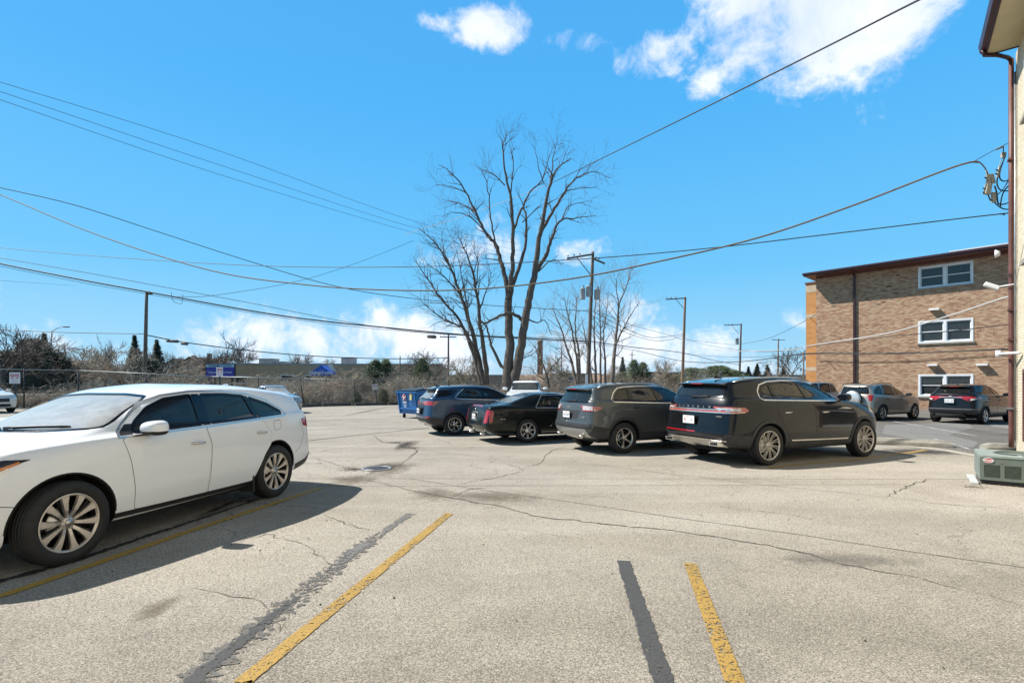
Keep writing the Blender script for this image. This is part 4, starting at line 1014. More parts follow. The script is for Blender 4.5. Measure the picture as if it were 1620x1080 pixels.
def blue_crossover():
    pm = paint('blue_paint', (.014, .050, .105), metal=.35, rough=.35, dust=.05)
    r = suv_generic(dict(W=1.843, wb=2.725, ro=.97, fo=.95, belt=1.135, top=1.64, rise=.08, lean=.30))
    fw, rw, qw = glaze(1.135, 1.64, .06, 2.725, 2.445, 1.505, .97, .3)
    rw = [(1.05, 1.20), (.93, 1.53), (.52, 1.53), (.36, 1.50), (.20, 1.36), (.13, 1.25)]; fw = [(1.97, 1.185), (1.80, 1.33), (1.55, 1.46), (1.35, 1.52), (1.02, 1.535), (1.14, 1.195)]
    qwn = [(-.40, 1.27), (-.62, 1.25), (-.60, 1.42), (-.50, 1.475), (.05, 1.50), (.16, 1.46), (-.05, 1.33)]
    rwn = [(-.62, 1.20), (-.52, 1.47), (.52, 1.47), (.62, 1.20)]; ws = [(-.68, 1.20), (-.54, 1.53), (.54, 1.53), (.68, 1.20)]
    spec = dict(rings=r, cabin=auto_cabin(r, 8), wb=2.725, tyre=(.355, .225, .225), tw=.90, arch=.405, paint=pm, wheel='y10', xm=.9, holes=[('S', fw), ('S', rw), ('F', ws), ('B', rwn)])
    loc, h, s = placed((720, 688.5), None, -1, 2.725, .9, 65, .95)
    root, o, sf = build_car('parked_crossover', spec, loc, h, s, 'dark blue crossover with silver wheels parked beside the blue dumpster')
    gj = glass('light_tint_glass', .42, (.92, 1, .98), film=.05)
    body_windows(root, sf, [('side_window', fw, G_mid), ('side_window', rw, G_dark)]); screen(root, sf, 'F', ws, G_ws, 'windscreen')
    screen(root, sf, 'B', rwn, glass('rear_haze_glass', .2, (.9, 1, 1), rough=.08, film=.5), 'rear_window', .03)
    for sd in 'LR':
        panel(sf, sd, [(1.06, 1.185), (1.13, 1.185), (1.01, 1.545), (.94, 1.545)], off=.003, name='pillar', mat=M_frit, parent=root)
        panel(sf, sd, qwn, off=.003, name='quarter_window', mat=M_frit, parent=root, rnd=.03)
        ribbon(sf, sd, [(.34, 1.52), (.14, 1.37), (.02, 1.235), (.12, 1.20), (1.1, 1.16), (2.1, 1.135)], .022, off=.006, name='chrome_trim', mat=M_chrome, parent=root)
        arch_band(root, sf, 0, .355, .40, .44, M_clad, sd, -.15, pi+.15); arch_band(root, sf, 2.725, .355, .40, .44, M_clad, sd, -.15, pi+.15)
        ribbon(sf, sd, [(.44, .36), (2.3, .34)], .12, off=.010, name='sill_trim', mat=M_clad, parent=root)
        ribbon(sf, sd, [(-.38, .44), (-.60, .46), (-.88, .50)], .24, off=.010, name='bumper_cladding', mat=M_clad, parent=root)
        strip_light(root, sf, sd, [(-.90, 1.0), (-.70, .975), (-.53, 1.12), (-.90, 1.13)], M_redlt, 'tail_lamp', rnd=.01)
        strip_light(root, sf, sd, [(3.05, .9), (3.3, .85), (3.4, .88), (3.2, .98)], M_clear, 'headlight')
    for sg in (1, -1):
        strip_light(root, sf, 'B', [(sg*.42, 1.02), (sg*.80, .985), (sg*.80, 1.13), (sg*.60, 1.12)], M_red, 'tail_lamp', rnd=.01)
        strip_light(root, sf, 'B', [(sg*.60, .585), (sg*.80, .585), (sg*.80, .63), (sg*.60, .63)], M_red, 'reflector', rnd=.01)
    panel(sf, 'B', [(-.78, .40), (.78, .40), (.80, .56), (-.80, .56)], off=.008, name='bumper_cladding', mat=M_clad, parent=root, skirt=.02)
    panel(sf, 'B', [(-.55, .37), (.55, .37), (.50, .45), (-.50, .45)], off=.014, name='skid_plate', mat=M_satin, parent=root, skirt=.02)
    panel(sf, 'B', [(-.32, .68), (.32, .68), (.36, .90), (-.36, .90)], off=.002, name='plate_recess', mat=M_frit, parent=root); plate(root, -1.0, .80, 'BX 4471', 'Illinois')
    mb = MB(); loc_, _ = sf.hit('B', 0, 1.03); mb.box((loc_.x-.012, -.09, 1.015), (loc_.x+.01, .09, 1.045)); mb.box((loc_.x-.012, -.035, 1.0), (loc_.x+.01, .035, 1.06)); mb.build('badge', M_satin, root)
    spoiler(root, sf, pm, -.46, -.74, .52)
    wiper(root, sf, 'B', (.05, 1.215), (-.30, 1.22))
    doors(root, sf, [[(2.06, 1.11), (2.14, .95), (2.18, .75), (2.15, .44), (1.22, .44), (1.20, .8), (1.14, 1.135)],
                     [(1.12, 1.14), (1.18, .8), (1.20, .44), (.48, .44), (.41, .60), (.28, .74), (.02, .90), (.0, 1.16), (.1, 1.18)]], pm, [(1.42, 1.0), (.33, 1.02)], pm)
    side_mirror(root, 1.86, .88, 1.235, pm, s=.9, low=False); interior(root, 1.65, zd=1.1); fin(root, -.3, 1.60, pm)
    mb = MB(); mb.box((-.6, -.7, .26), (2.7, .7, .34)); mb.build('underbody', M_cav, root)

# ---- silver suv with the spare wheel, far right ------------------------------------------
def silver_suv(loc, h, s, label, spare=True, pm=None, rail=True, top=1.66, detail=True, tyre_style='five_plain', rear_c=None, name='parked_suv', nm_group='cars parked in the lot', p=None):
    pm = pm or paint('champagne_paint', (.36, .315, .255), metal=.55, rough=.38, dust=.05)
    q = dict(W=1.815, wb=2.66, ro=.86, fo=.88, belt=1.09, top=top, rise=.06, lean=.14); q.update(p or {})
    r = suv_generic(q); wb = q['wb']; cw = wb-.28; hd = wb-1.22
    fw, rw, qw = glaze(q['belt'], top, q['rise'], wb, cw, hd, q['ro'], q['lean'])
    zb = q['belt']
    rwn = [(-.60, zb+.11), (-.52, top-.16), (.52, top-.16), (.60, zb+.11)]; ws = [(-.68, zb+.08), (-.54, top-.12), (.54, top-.12), (.68, zb+.08)]
    spec = dict(rings=r, cabin=auto_cabin(r, 8), wb=wb, tyre=(.355, .225, .225), tw=q['W']/2-.02, arch=.41, paint=pm, wheel=tyre_style, xm=.9, holes=[('S', fw), ('S', rw), ('S', qw), ('F', ws), ('B', rwn)])
    root, o, sf = build_car(name, spec, loc, h, s, label)
    gj = glass('light_tint_glass', .42, (.92, 1, .98), film=.05)
    body_windows(root, sf, [('side_window', fw, G_mid), ('side_window', rw, gj), ('quarter_window', qw, G_dark)]); screen(root, sf, 'F', ws, G_ws, 'windscreen', .04); screen(root, sf, 'B', rwn, G_dark, 'rear_window', .04)
    for sd in 'LR':
        strip_light(root, sf, sd, [(-q['ro']+.13, zb-.2), (-q['ro']+.22, zb-.19), (-q['ro']+.25, zb+.05), (-q['ro']+.17, zb+.06)], M_red, 'tail_lamp')
        strip_light(root, sf, sd, [(wb+.30, zb-.23), (wb+.65, zb-.26), (wb+.62, zb-.12), (wb+.35, zb-.08)], M_clear, 'headlight')
    for sg in (1, -1):
        strip_light(root, sf, 'B', [(sg*.66, zb-.18), (sg*.78, zb-.18), (sg*.78, zb+.06), (sg*.68, zb+.06)], M_red, 'tail_lamp')
    doors(root, sf, [[(wb*.77, zb-.03), (wb*.81, zb-.2), (wb*.81, .45), (1.20, .43), (1.19, .8), (1.13, zb)],
                     [(1.11, zb), (1.17, .8), (1.18, .43), (.48, .43), (.41, .60), (.28, .74), (.06, .90), (.08, zb+.03)]], pm, [(1.42, zb-.14), (.33, zb-.12)], M_black_trim if spare else pm)
    strip_light(root, sf, 'F', [(-.45, .60), (.45, .60), (.45, .80), (-.45, .80)], M_black_trim, 'grille')
    strip_light(root, sf, 'F', [(-.55, .36), (.55, .36), (.5, .50), (-.5, .50)], M_black_trim, 'lower_grille')
    side_mirror(root, cw-.55, q['W']/2-.03, zb+.08, M_black_trim if spare else pm, s=.9, low=False); interior(root, 1.6, zd=zb-.02)
    for sd in 'LR': arch_band(root, sf, 0, .355, .40, .42, pm, sd, 0, pi, off=.012); arch_band(root, sf, wb, .355, .40, .42, pm, sd, 0, pi, off=.012)
    if rail: roof_rail(root, [(-.48, q['W']/2-.30, top-.09), (-.35, q['W']/2-.28, top-.005), (.4, q['W']/2-.26, top+.015), (1.0, q['W']/2-.27, top+.005), (1.2, q['W']/2-.29, top-.06)], M_black_trim)
    if spare:
        sp = MB(); yc = -.12; sp.lathe([(.001, -.24), (.26, -.235), (.335, -.21), (.355, -.17), (.355, -.02), (.30, 0), (.001, 0)], 36, 'x', origin=(-q['ro']+.02, yc, .98)); o2 = sp.build('spare_wheel_cover', [pmat('silver_cover', (.62, .62, .62), .28, metal=.5, coat=.6)], root)
        sp = MB(); sp.lathe([(.358, -.03), (.366, -.06), (.366, -.13), (.358, -.15)], 36, 'x', origin=(-q['ro']+.02, yc, .98), closed=True); sp.build('tyre', M_rubber, o2)
    mb = MB(); mb.box((-.6, -.7, .25), (2.6, .7, .33)); mb.build('underbody', M_cav, root)
    return root, sf
def black_hatch():
    pm = paint('black_hatch_paint', (.009, .0085, .0085), rough=.3, dust=.03)
    q = dict(W=1.772, wb=2.61, ro=.84, fo=.83, belt=1.08, top=1.59, rise=.10, lean=.36)
    r = suv_generic(q); wb = 2.61; zb = 1.08; top = 1.59
    fw = [(1.86, zb+.05), (1.66, 1.28), (1.42, 1.42), (1.2, 1.475), (.98, 1.485), (1.08, zb+.07)]; rw = [(1.0, zb+.075), (.89, 1.49), (.5, 1.48), (.2, 1.43), (-.12, 1.30), (-.10, zb+.15)]
    rwn = [(-.60, 1.21), (-.50, 1.42), (.50, 1.42), (.60, 1.21)]; ws = [(-.66, 1.17), (-.52, 1.46), (.52, 1.46), (.66, 1.17)]
    spec = dict(rings=r, cabin=auto_cabin(r, 8), wb=wb, tyre=(.33, .225, .215), tw=.87, arch=.385, paint=pm, wheel='five_plain', xm=.9, holes=[('S', fw), ('S', rw), ('F', ws), ('B', rwn)])
    loc, h, s = placed((1560, 671), None, -1, wb, .87, 60, 1.0)
    root, o, sf = build_car('parked_hatchback', spec, loc, h, s, 'small black crossover at far right with wide red tail lamps beside the downspout')
    body_windows(root, sf, [('side_window', fw, G_mid), ('side_window', rw, G_mid)]); screen(root, sf, 'F', ws, glass('clear_screen_glass', .8, (.9, 1, .97)), 'windscreen', .04); screen(root, sf, 'B', rwn, G_mid, 'rear_window', .04)
    for sg in (1, -1):
        strip_light(root, sf, 'B', [(sg*.40, 1.07), (sg*.82, 1.09), (sg*.82, 1.0), (sg*.62, .93), (sg*.58, 1.02), (sg*.40, 1.03)], M_red, 'tail_lamp', rnd=.01)
        tl = strip_light(root, sf, 'B', [(sg*.62, .93), (sg*.78, .99), (sg*.78, 1.02), (sg*.62, 1.015)], M_clear, 'reversing_lamp', off=.010, rnd=.01)
        strip_light(root, sf, 'B', [(sg*.52, .47), (sg*.78, .47), (sg*.78, .51), (sg*.52, .51)], M_red, 'reflector', rnd=.01)
    for sd in 'LR':
        strip_light(root, sf, sd, [(-.74, .93), (-.60, .98), (-.56, 1.09), (-.76, 1.11)], M_red, 'tail_lamp', rnd=.01)
        arch_band(root, sf, 0, .33, .38, .43, M_clad, sd, -.15, pi+.15); arch_band(root, sf, wb, .33, .38, .43, M_clad, sd, -.15, pi+.15)
        ribbon(sf, sd, [(.42, .36), (2.2, .34)], .11, off=.010, name='sill_trim', mat=M_clad, parent=root)
        ribbon(sf, sd, [(-.12, 1.19), (.4, 1.15), (1.9, 1.10)], .014, off=.006, name='chrome_trim', mat=M_chrome, parent=root)
        strip_light(root, sf, sd, [(2.9, .85), (3.2, .80), (3.2, .9), (2.95, .95)], M_clear, 'headlight')
    ribbon(sf, 'B', [(-.38, 1.055), (.38, 1.055)], .02, off=.012, name='chrome_trim', mat=M_chrome, parent=root)
    mb = MB(); loc_, _ = sf.hit('B', 0, 1.09)
    for sg in (1, -1): mb.tube([loc_+Vector((-.01, sg*.035, .04)), loc_+Vector((-.012, sg*.028, -.04))], .008, 5)
    mb.tube([loc_+Vector((-.01, -.03, 0)), loc_+Vector((-.01, .03, 0))], .008, 5); mb.build('badge', M_chrome, root)
    panel(sf, 'B', [(-.30, .80), (.30, .80), (.34, .98), (-.34, .98)], off=.002, name='plate_recess', mat=M_frit, parent=root); plate(root, -.875, .92, 'E 41139', '')
    panel(sf, 'B', [(-.80, .43), (.80, .43), (.80, .58), (-.80, .58)], off=.010, name='bumper_cladding', mat=M_clad, parent=root, skirt=.02)
    ribbon(sf, 'B', [(-.80, .60), (.80, .60)], .04, off=.018, name='bumper_step', mat=pmat('grey_plastic', (.12, .12, .13), .5), parent=root, th=.02)
    spoiler(root, sf, pm, -.30, -.52, .48)
    doors(root, sf, [[(1.98, 1.05), (2.08, .9), (2.08, .45), (1.14, .43), (1.12, .8), (1.07, 1.09)], [(1.05, 1.09), (1.10, .8), (1.12, .43), (.46, .43), (.39, .56), (.26, .70), (.06, .84), (.0, 1.12)]], pm, [(1.35, .94), (.35, 1.0)], pm)
    side_mirror(root, 1.75, .85, 1.16, pm, s=.9, low=False); interior(root, 1.5, zd=1.05); fin(root, -.05, 1.55, pm)
    mb = MB(); mb.box((-.6, -.65, .22), (2.5, .65, .30)); mb.tube([(-.80, -.45, .33), (-.4, -.45, .30)], .03, 8); mb.tube([(-.7, .5, .33), (-.7, -.4, .33)], .09, 10); mb.build('underbody', M_cav, root)

# ---- other sedans and vans -------------------------------------------------------------
def sedan(loc, h, s, label, pm, wheel='five_plain', name='parked_sedan', zt=1.44, ws_glass=None, chrome=True):
    wb = 2.72; B = [(-1.1, 1.0), (-.5, .99), (.2, .96), (1.5, .93), (2.2, .93), (2.9, .89), (3.3, .83), (3.6, .76)]
    rings = [
     (-.65, 3.25, (.6, .7, .6), .20, .05, .1, .2, .25), (-.90, 3.42, (.78, .84, .76), .20, .08, .14, .14, .22), (-1.03, 3.52, (.83, .885, .82), .30, .09, .18, .13, .22),
     (-1.08, 3.58, (.85, .90, .84), .50, .09, .2, .14, .24), (-1.06, 3.58, (.85, .902, .84), .64, .09, .2, .14, .26), (-1.02, 3.54, (.84, .90, .83), [(x, z-.09) for x, z in B], .08, .2, .14, .28),
     (-.98, 3.42, (.79, .86, .77), B, .07, .16, .15, .28, .03), (-.80, 2.95, (.75, .83, .74), [(x, z+.04) for x, z in B], .05, .10, .16, .25, .03),
     (-.52, 2.35, (.72, .80, .72), [(-1, 1.05), (.3, .99), (2.4, .985)], 0, .20, .2, .22, .02), (-.12, 1.9, (.64, .73, .65), [(-1, 1.21), (2.2, 1.19)], 0, .16, .22, .22),
     (.28, 1.45, (.56, .65, .58), [(.1, zt-.10), (.8, zt-.05), (1.6, zt-.08)], 0, .14, .22, .22), (.45, 1.25, (.48, .56, .5), [(.3, zt-.04), (.9, zt-.015), (1.4, zt-.04)], 0, .10, .2, .2, .01), (.62, 1.05, (.22, .28, .24), zt, 0, .02, .2, .2)]
    fw = [(1.95, .98), (1.70, 1.18), (1.42, zt-.13), (1.10, zt-.105), (1.14, .985)]; rw = [(1.06, .985), (1.02, zt-.105), (.50, zt-.115), (.25, 1.22), (.05, 1.02)]
    rwn = [(-.60, 1.09), (-.5, zt-.12), (.5, zt-.12), (.60, 1.09)]; ws = [(-.66, 1.03), (-.52, zt-.11), (.52, zt-.11), (.66, 1.03)]
    spec = dict(rings=rings, cabin=auto_cabin(rings, 8, .40, .07), wb=wb, tyre=(.32, .21, .205), tw=.88, arch=.365, paint=pm, wheel=wheel, xm=.9, holes=[('S', fw), ('S', rw), ('F', ws), ('B', rwn)])
    root, o, sf = build_car(name, spec, loc, h, s, label)
    body_windows(root, sf, [('side_window', fw, G_mid), ('side_window', rw, G_mid)]); screen(root, sf, 'F', ws, ws_glass or G_wsm, 'windscreen', .04); screen(root, sf, 'B', rwn, G_ws, 'rear_window', .04)
    for sg in (1, -1):
        strip_light(root, sf, 'F', [(sg*.38, .66), (sg*.74, .68), (sg*.76, .80), (sg*.40, .76)], M_clear, 'headlight')
        strip_light(root, sf, 'B', [(sg*.5, .75), (sg*.8, .75), (sg*.8, .92), (sg*.5, .90)], M_red, 'tail_lamp')
    g = strip_light(root, sf, 'F', [(-.30, .64), (.30, .64), (.33, .74), (-.33, .74)], M_cav, 'grille', rnd=.01)
    ribbon(sf, 'F', [(-.31, .635), (.31, .635), (.34, .745), (-.34, .745)], .018, off=.012, closed=True, name='chrome_trim', mat=M_chrome, parent=g)
    strip_light(root, sf, 'F', [(-.6, .28), (.6, .28), (.56, .42), (-.56, .42)], M_black_trim, 'lower_grille')
    doors(root, sf, [[(2.1, .91), (2.2, .7), (2.2, .36), (1.16, .35), (1.14, .7), (1.10, .94)], [(1.08, .94), (1.12, .7), (1.14, .35), (.44, .35), (.37, .5), (.22, .66), (.0, .78), (-.02, .96)]], pm, [(1.38, .83), (.33, .85)], pm)
    side_mirror(root, 1.80, .84, 1.03, pm, s=.85, low=False); interior(root, 1.65, zd=.93)
    mb = MB(); mb.box((-.6, -.65, .18), (2.7, .65, .25)); mb.build('underbody', M_cav, root)
    return root, sf
def white_pickup():
    """cab of a parked pickup, bonnet towards the camera"""
    pm = paint('white_truck_paint', (.70, .70, .68), rough=.35, dust=.06); wb = 3.2
    B = [(-1.1, 1.18), (1.2, 1.18), (1.25, 1.18), (2.6, 1.16), (3.2, 1.12), (3.9, 1.02)]
    rings = [(-.9, 3.75, (.7, .75, .7), .38, .02, .06, .1, .15), (-1.05, 3.88, (.84, .88, .82), .42, .03, .08, .1, .15), (-1.1, 3.96, (.89, .93, .88), .55, .03, .10, .1, .18),
     (-1.1, 3.98, (.91, .955, .90), .80, .03, .10, .1, .2), (-1.1, 3.95, (.90, .95, .89), [(x, z-.10) for x, z in B], .03, .12, .1, .2), (-1.08, 3.85, (.86, .91, .84), B, .03, .12, .1, .22, .02),
     (.85, 3.0, (.84, .88, .80), [(.8, 1.20), (2.6, 1.21), (3.2, 1.19)], .02, .12, .14, .22, .02), (.95, 2.55, (.82, .86, .78), 1.24, .02, .16, .14, .2), (1.02, 2.25, (.75, .78, .72), 1.48, .02, .14, .14, .2),
     (1.08, 1.95, (.68, .71, .65), 1.70, .02, .12, .14, .2), (1.2, 1.8, (.6, .63, .58), 1.75, .02, .1, .14, .18, .01), (1.35, 1.65, (.3, .32, .3), 1.77, .01, .02, .1, .1)]
    fw = [(2.2, 1.26), (2.05, 1.48), (1.88, 1.65), (1.25, 1.66), (1.22, 1.26)]; ws = [(-.70, 1.30), (-.60, 1.66), (.60, 1.66), (.70, 1.30)]; rwn = [(-.6, 1.32), (-.54, 1.62), (.54, 1.62), (.6, 1.32)]
    spec = dict(rings=rings, cabin=auto_cabin(rings, 7, .7, .07), wb=wb, tyre=(.38, .22, .235), tw=.92, arch=.45, paint=pm, wheel='five_plain', xm=1.5, holes=[('S', fw), ('F', ws), ('B', rwn)])
    Y = 25.2; c = P(833, 605, Y); h = radians(-95)
    loc = Vector((c.x-cos(h)*1.7, c.y-sin(h)*1.7+1.6, 0))
    root, o, sf = build_car('parked_pickup', spec, loc, h, .99, 'white pickup truck facing the camera behind the black sedan', 'pickup truck')
    body_windows(root, sf, [('side_window', fw, G_mid)]); screen(root, sf, 'F', ws, G_ws, 'windscreen', .05); screen(root, sf, 'B', rwn, G_mid, 'rear_window', .05)
    g = strip_light(root, sf, 'F', [(-.45, .72), (.45, .72), (.45, .98), (-.45, .98)], M_black_trim, 'grille'); 
    for sg in (1, -1): strip_light(root, sf, 'F', [(sg*.50, .76), (sg*.80, .76), (sg*.80, .98), (sg*.50, .98)], M_clear, 'headlight')
    strip_light(root, sf, 'F', [(-.85, .46), (.85, .46), (.85, .60), (-.85, .60)], M_chrome, 'bumper')
    doors(root, sf, [[(2.35, 1.15), (2.4, .8), (2.4, .5), (1.2, .5), (1.18, .8), (1.18, 1.2)]], pm, [(1.35, 1.05)], pm)
    side_mirror(root, 2.15, .9, 1.35, pm, s=1.05, low=False); interior(root, 2.0, zd=1.2, rear_x=1.3)
def van_left():
    pm = paint('cream_van_paint', (.62, .61, .56), rough=.35, dust=.05)
    return pm
# ------------------------------------------------------------ ground
rnd = random.Random(7)
def ground_mat(name, base, dark, light, stain=.5, speck=1.0, cracks=True, tone=(.30, .27, .22), rough=.92, lot=False):
    m = bpy.data.materials.new(name); m.use_nodes = True; t = NT(m.node_tree)
    tc = t.n('ShaderNodeTexCoord').outputs['Object']
    big = t.noise(tc, .16, 6, .62, .4); mid = t.noise(tc, .9, 7, .65, .3); fine = t.noise(tc, 55, 4, .75); grit = t.n('ShaderNodeTexVoronoi', Vector=tc, Scale=150.0).outputs['Color']
    gsep = t.n('ShaderNodeSeparateXYZ', Vector=grit).outputs[0]
    c = t.mix(t.ramp(big, [(.36, 0.), (.62, 1.)]), base, tone)
    c = t.mix(t.math('MULTIPLY', t.ramp(big, [(.36, 0.), (.66, 1.)]), stain), base, tone)
    c = t.mix(t.math('MULTIPLY', t.ramp(mid, [(.48, 0.), (.72, 1.)]), stain*.8), c, dark)
    c = t.mix(t.math('MULTIPLY', t.ramp(t.noise(tc, 2.7, 8, .72, .6), [(.56, 0.), (.74, 1.)]), stain*.55), c, dark)
    stv = t.n('ShaderNodeMapping', Vector=tc, Scale=(.35, 1.6, 1), Rotation=(0, 0, .25)).outputs[0]; st = t.noise(stv, .7, 6, .6, .5)
    c = t.mix(t.math('MULTIPLY', t.ramp(st, [(.50, 0.), (.68, 1.)]), stain*.55), c, tuple(x*1.1 for x in dark)); c = t.mix(t.math('MULTIPLY', t.ramp(st, [(.30, 1.), (.44, 0.)]), stain*.5), c, tuple(x*.9 for x in light))
    sp_ = t.n('ShaderNodeTexVoronoi', Vector=tc, Scale=.8).outputs['Distance']; c = t.mix(t.math('MULTIPLY', t.ramp(sp_, [(.03, 1.), (.11, 0.)]), t.math('MULTIPLY', t.ramp(t.noise(tc, 3.1, 6, .7), [(.45, 0.), (.62, 1.)]), stain*.8)), c, tuple(x*.55 for x in dark))
    if lot:   # the bays nearest the wall keep their darker, coarser asphalt; the driven lane is worn pale
        xy = t.n('ShaderNodeSeparateXYZ', Vector=tc); wob = t.math('MULTIPLY', t.math('SUBTRACT', t.noise(tc, .55, 6, .62, .4), .5), 5.0)
        yb = t.math('ADD', t.math('ADD', xy.outputs[1], wob), t.math('MULTIPLY', xy.outputs[0], -.22))
        bay = t.math('MULTIPLY', t.ramp(t.math('MULTIPLY', yb, .125), [(.30, 1.), (.74, 0.)]), t.ramp(t.noise(tc, 1.3, 7, .65, .3), [(.34, .45), (.62, 1.)]))
        lane = t.math('MULTIPLY', t.ramp(t.noise(stv, .42, 5, .6, .3), [(.45, 0.), (.62, 1.)]), .5); c = t.mix(lane, c, tuple(x*.86 for x in light))
        c = t.mix(t.math('MULTIPLY', bay, .95, True), c, tuple(x*.92 for x in dark))
    # aggregate: pale and dark chips
    c = t.mix(t.math('MULTIPLY', t.ramp(gsep, [(.74, 0.), (.84, 1.)]), .42*speck), c, light)
    c = t.mix(t.math('MULTIPLY', t.ramp(gsep, [(.17, 1.), (.25, 0.)]), .70*speck), c, tuple(x*.35 for x in dark))
    c = t.mix(t.math('MULTIPLY', t.ramp(fine, [(.38, 1.), (.52, 0.)]), .62*speck), c, tuple(x*.45 for x in dark))
    h = t.math('ADD', t.math('MULTIPLY', gsep, .5), t.math('MULTIPLY', fine, .9))
    if cracks:
        wv = t.n('ShaderNodeVectorMath', _operation='ADD', i0=tc, i1=t.n('ShaderNodeVectorMath', _operation='SCALE', i0=t.n('ShaderNodeTexNoise', Vector=tc, Scale=.9, Detail=8, Roughness=.68).outputs['Color'], Scale=1.5).outputs[0]).outputs[0]
        ed = t.n('ShaderNodeTexVoronoi', _feature='DISTANCE_TO_EDGE', Vector=wv, Scale=.22).outputs['Distance']
        gate = t.ramp(t.noise(tc, .35, 3, .5), [(.42, 0.), (.60, 1.)])
        ck = t.math('MULTIPLY', t.ramp(ed, [(.0012, 1.), (.0045, 0.)]), gate)
        c = t.mix(t.math('MULTIPLY', ck, .8), c, (.05, .042, .035))
    if lot:   # fine alligator cracking in places
        e2 = t.n('ShaderNodeTexVoronoi', _feature='DISTANCE_TO_EDGE', Vector=wv, Scale=.75).outputs['Distance']
        c = t.mix(t.math('MULTIPLY', t.math('MULTIPLY', t.ramp(e2, [(.002, 1.), (.010, 0.)]), t.ramp(t.noise(tc, .27, 4, .6), [(.50, 0.), (.60, 1.)])), .6), c, (.10, .085, .065))
        c = t.mix(1.0, c, (.95, .95, .95), 'MULTIPLY')
    b = t.n('ShaderNodeBsdfPrincipled', Base__Color=c, Roughness=rough, Normal=t.bump(h, .5, .006))
    b.inputs['Specular IOR Level'].default_value = .25
    t.t.links.new(b.outputs[0], t.n('ShaderNodeOutputMaterial').inputs[0]); MATS[name] = m
    return m
def paintmark_mat(name, col, wear=.5, under=(.20, .18, .15)):
    """worn line paint: chipped through to the asphalt, ragged alpha"""
    m = bpy.data.materials.new(name); m.use_nodes = True; t = NT(m.node_tree)
    tc = t.n('ShaderNodeTexCoord').outputs['Object']
    grit = t.n('ShaderNodeTexVoronoi', Vector=tc, Scale=130.0).outputs['Color']; gsep = t.n('ShaderNodeSeparateXYZ', Vector=grit).outputs[0]
    n = t.noise(tc, 26, 8, .75); n2 = t.noise(tc, 1.6, 5, .6)
    c = t.mix(t.ramp(n, [(.35, 0.), (.65, 1.)]), tuple(x*.78 for x in col), tuple(min(1, x*1.15) for x in col))
    hole = t.math('GREATER_THAN', t.math('ADD', t.math('MULTIPLY', n, 1.0), t.math('MULTIPLY', n2, .45)), 0.94-wear*.26)
    pit = t.math('MULTIPLY', t.math('LESS_THAN', gsep, .07+.10*wear), .8)
    c = t.mix(pit, c, tuple(x*.4 for x in under))
    b = t.n('ShaderNodeBsdfPrincipled', Base__Color=c, Roughness=.75, Normal=t.bump(t.math('ADD', gsep, n), .4, .004))
    tr = t.n('ShaderNodeBsdfTransparent'); mx = t.n('ShaderNodeMixShader', i0=hole, i1=b.outputs[0], i2=tr.outputs[0])
    t.t.links.new(mx.outputs[0], t.n('ShaderNodeOutputMaterial').inputs[0]); MATS[name] = m
    return m
GM_far = ground_mat('dry_earth', (.19, .16, .11), (.10, .085, .06), (.30, .27, .2), .7, .6, False, (.12, .11, .06))
GM_lot = ground_mat('old_asphalt', (.435, .382, .308), (.215, .19, .152), (.60, .545, .46), .62, 1.0, True, (.265, .232, .184), lot=True)
GM_dark = ground_mat('grey_asphalt', (.165, .145, .118), (.10, .097, .09), (.33, .32, .30), .5, .8, True, (.21, .20, .185))
GM_patch = ground_mat('pale_asphalt', (.225, .21, .185), (.18, .17, .155), (.4, .39, .37), .4, .8, False, (.22, .21, .2))
M_yellow = paintmark_mat('yellow_line_paint', (.37, .225, .045), .55)
M_yellow2 = paintmark_mat('faded_yellow_paint', (.46, .27, .04), .35)
M_grey = paintmark_mat('grey_cover_paint', (.052, .051, .049), .5); M_greyw = paintmark_mat('worn_grey_paint', (.13, .12, .105), .75); M_greyp = paintmark_mat('pale_grey_paint', (.16, .155, .145), .8)
M_tar = paintmark_mat('tar_seal', (.022, .021, .02), .35)
M_crack_shadow = pmat('crack_dirt_wire_shadow', (.075, .062, .048), .95, var=.5, vscale=8)
M_crackl_shadow = pmat('crack_soil_wire_shadow', (.17, .145, .11), .95, var=.5, vscale=8)
M_white_line = paintmark_mat('white_line_paint', (.55, .54, .5), .6)
M_conc = pmat('concrete', (.36, .335, .28), .9, var=.3, vscale=5, bump=(60, .5, .004), grime=.35)

def sheet(name, pts, z, mat, kind='structure', label=None):
    mb = MB(); mb.add([(x, y, z) for x, y in pts], [tuple(range(len(pts)))]); o = mb.build(name, mat)
    tag(o, label, kind=kind); return o
def sub_sheet(mb, pts, z): mb.add([(x, y, z) for x, y in pts], [tuple(range(len(pts)))])
EDGE = [(-60, 26), (-45, 29.5), (-28.2, 33.0), (-14.2, 35.2), (-8.7, 37.6), (4, 43), (30, 52), (60, 62)]
sheet('ground', [(-3000, -600), (3000, -600), (3000, 4000), (-3000, 4000)], -.14, GM_far)
lot = sheet('parking_lot', [(-60, -25)]+EDGE[:1]+EDGE[1:]+[(60, -25)], 0, GM_lot)
mb = MB(); e = [Vector((x, y, 0)) for x, y in EDGE]
for a, b in zip(e, e[1:]): mb.add([a, b, b-Vector((0, 0, .16)), a-Vector((0, 0, .16))], [(0, 1, 2, 3)])
mb.build('parking_lot_edge', M_conc); tag(bpy.data.objects['parking_lot_edge'], kind='structure')
dk = [G(1150, 665), G(1392, 700), G(1478, 706.5), G(1545, 718), G(1660, 730), Vector((16, 16, 0)), Vector((34, 30, 0)), Vector((22, 44, 0)), Vector((14, 40, 0))]
sheet('side_asphalt', [(p.x, p.y) for p in dk], .004, GM_dark)
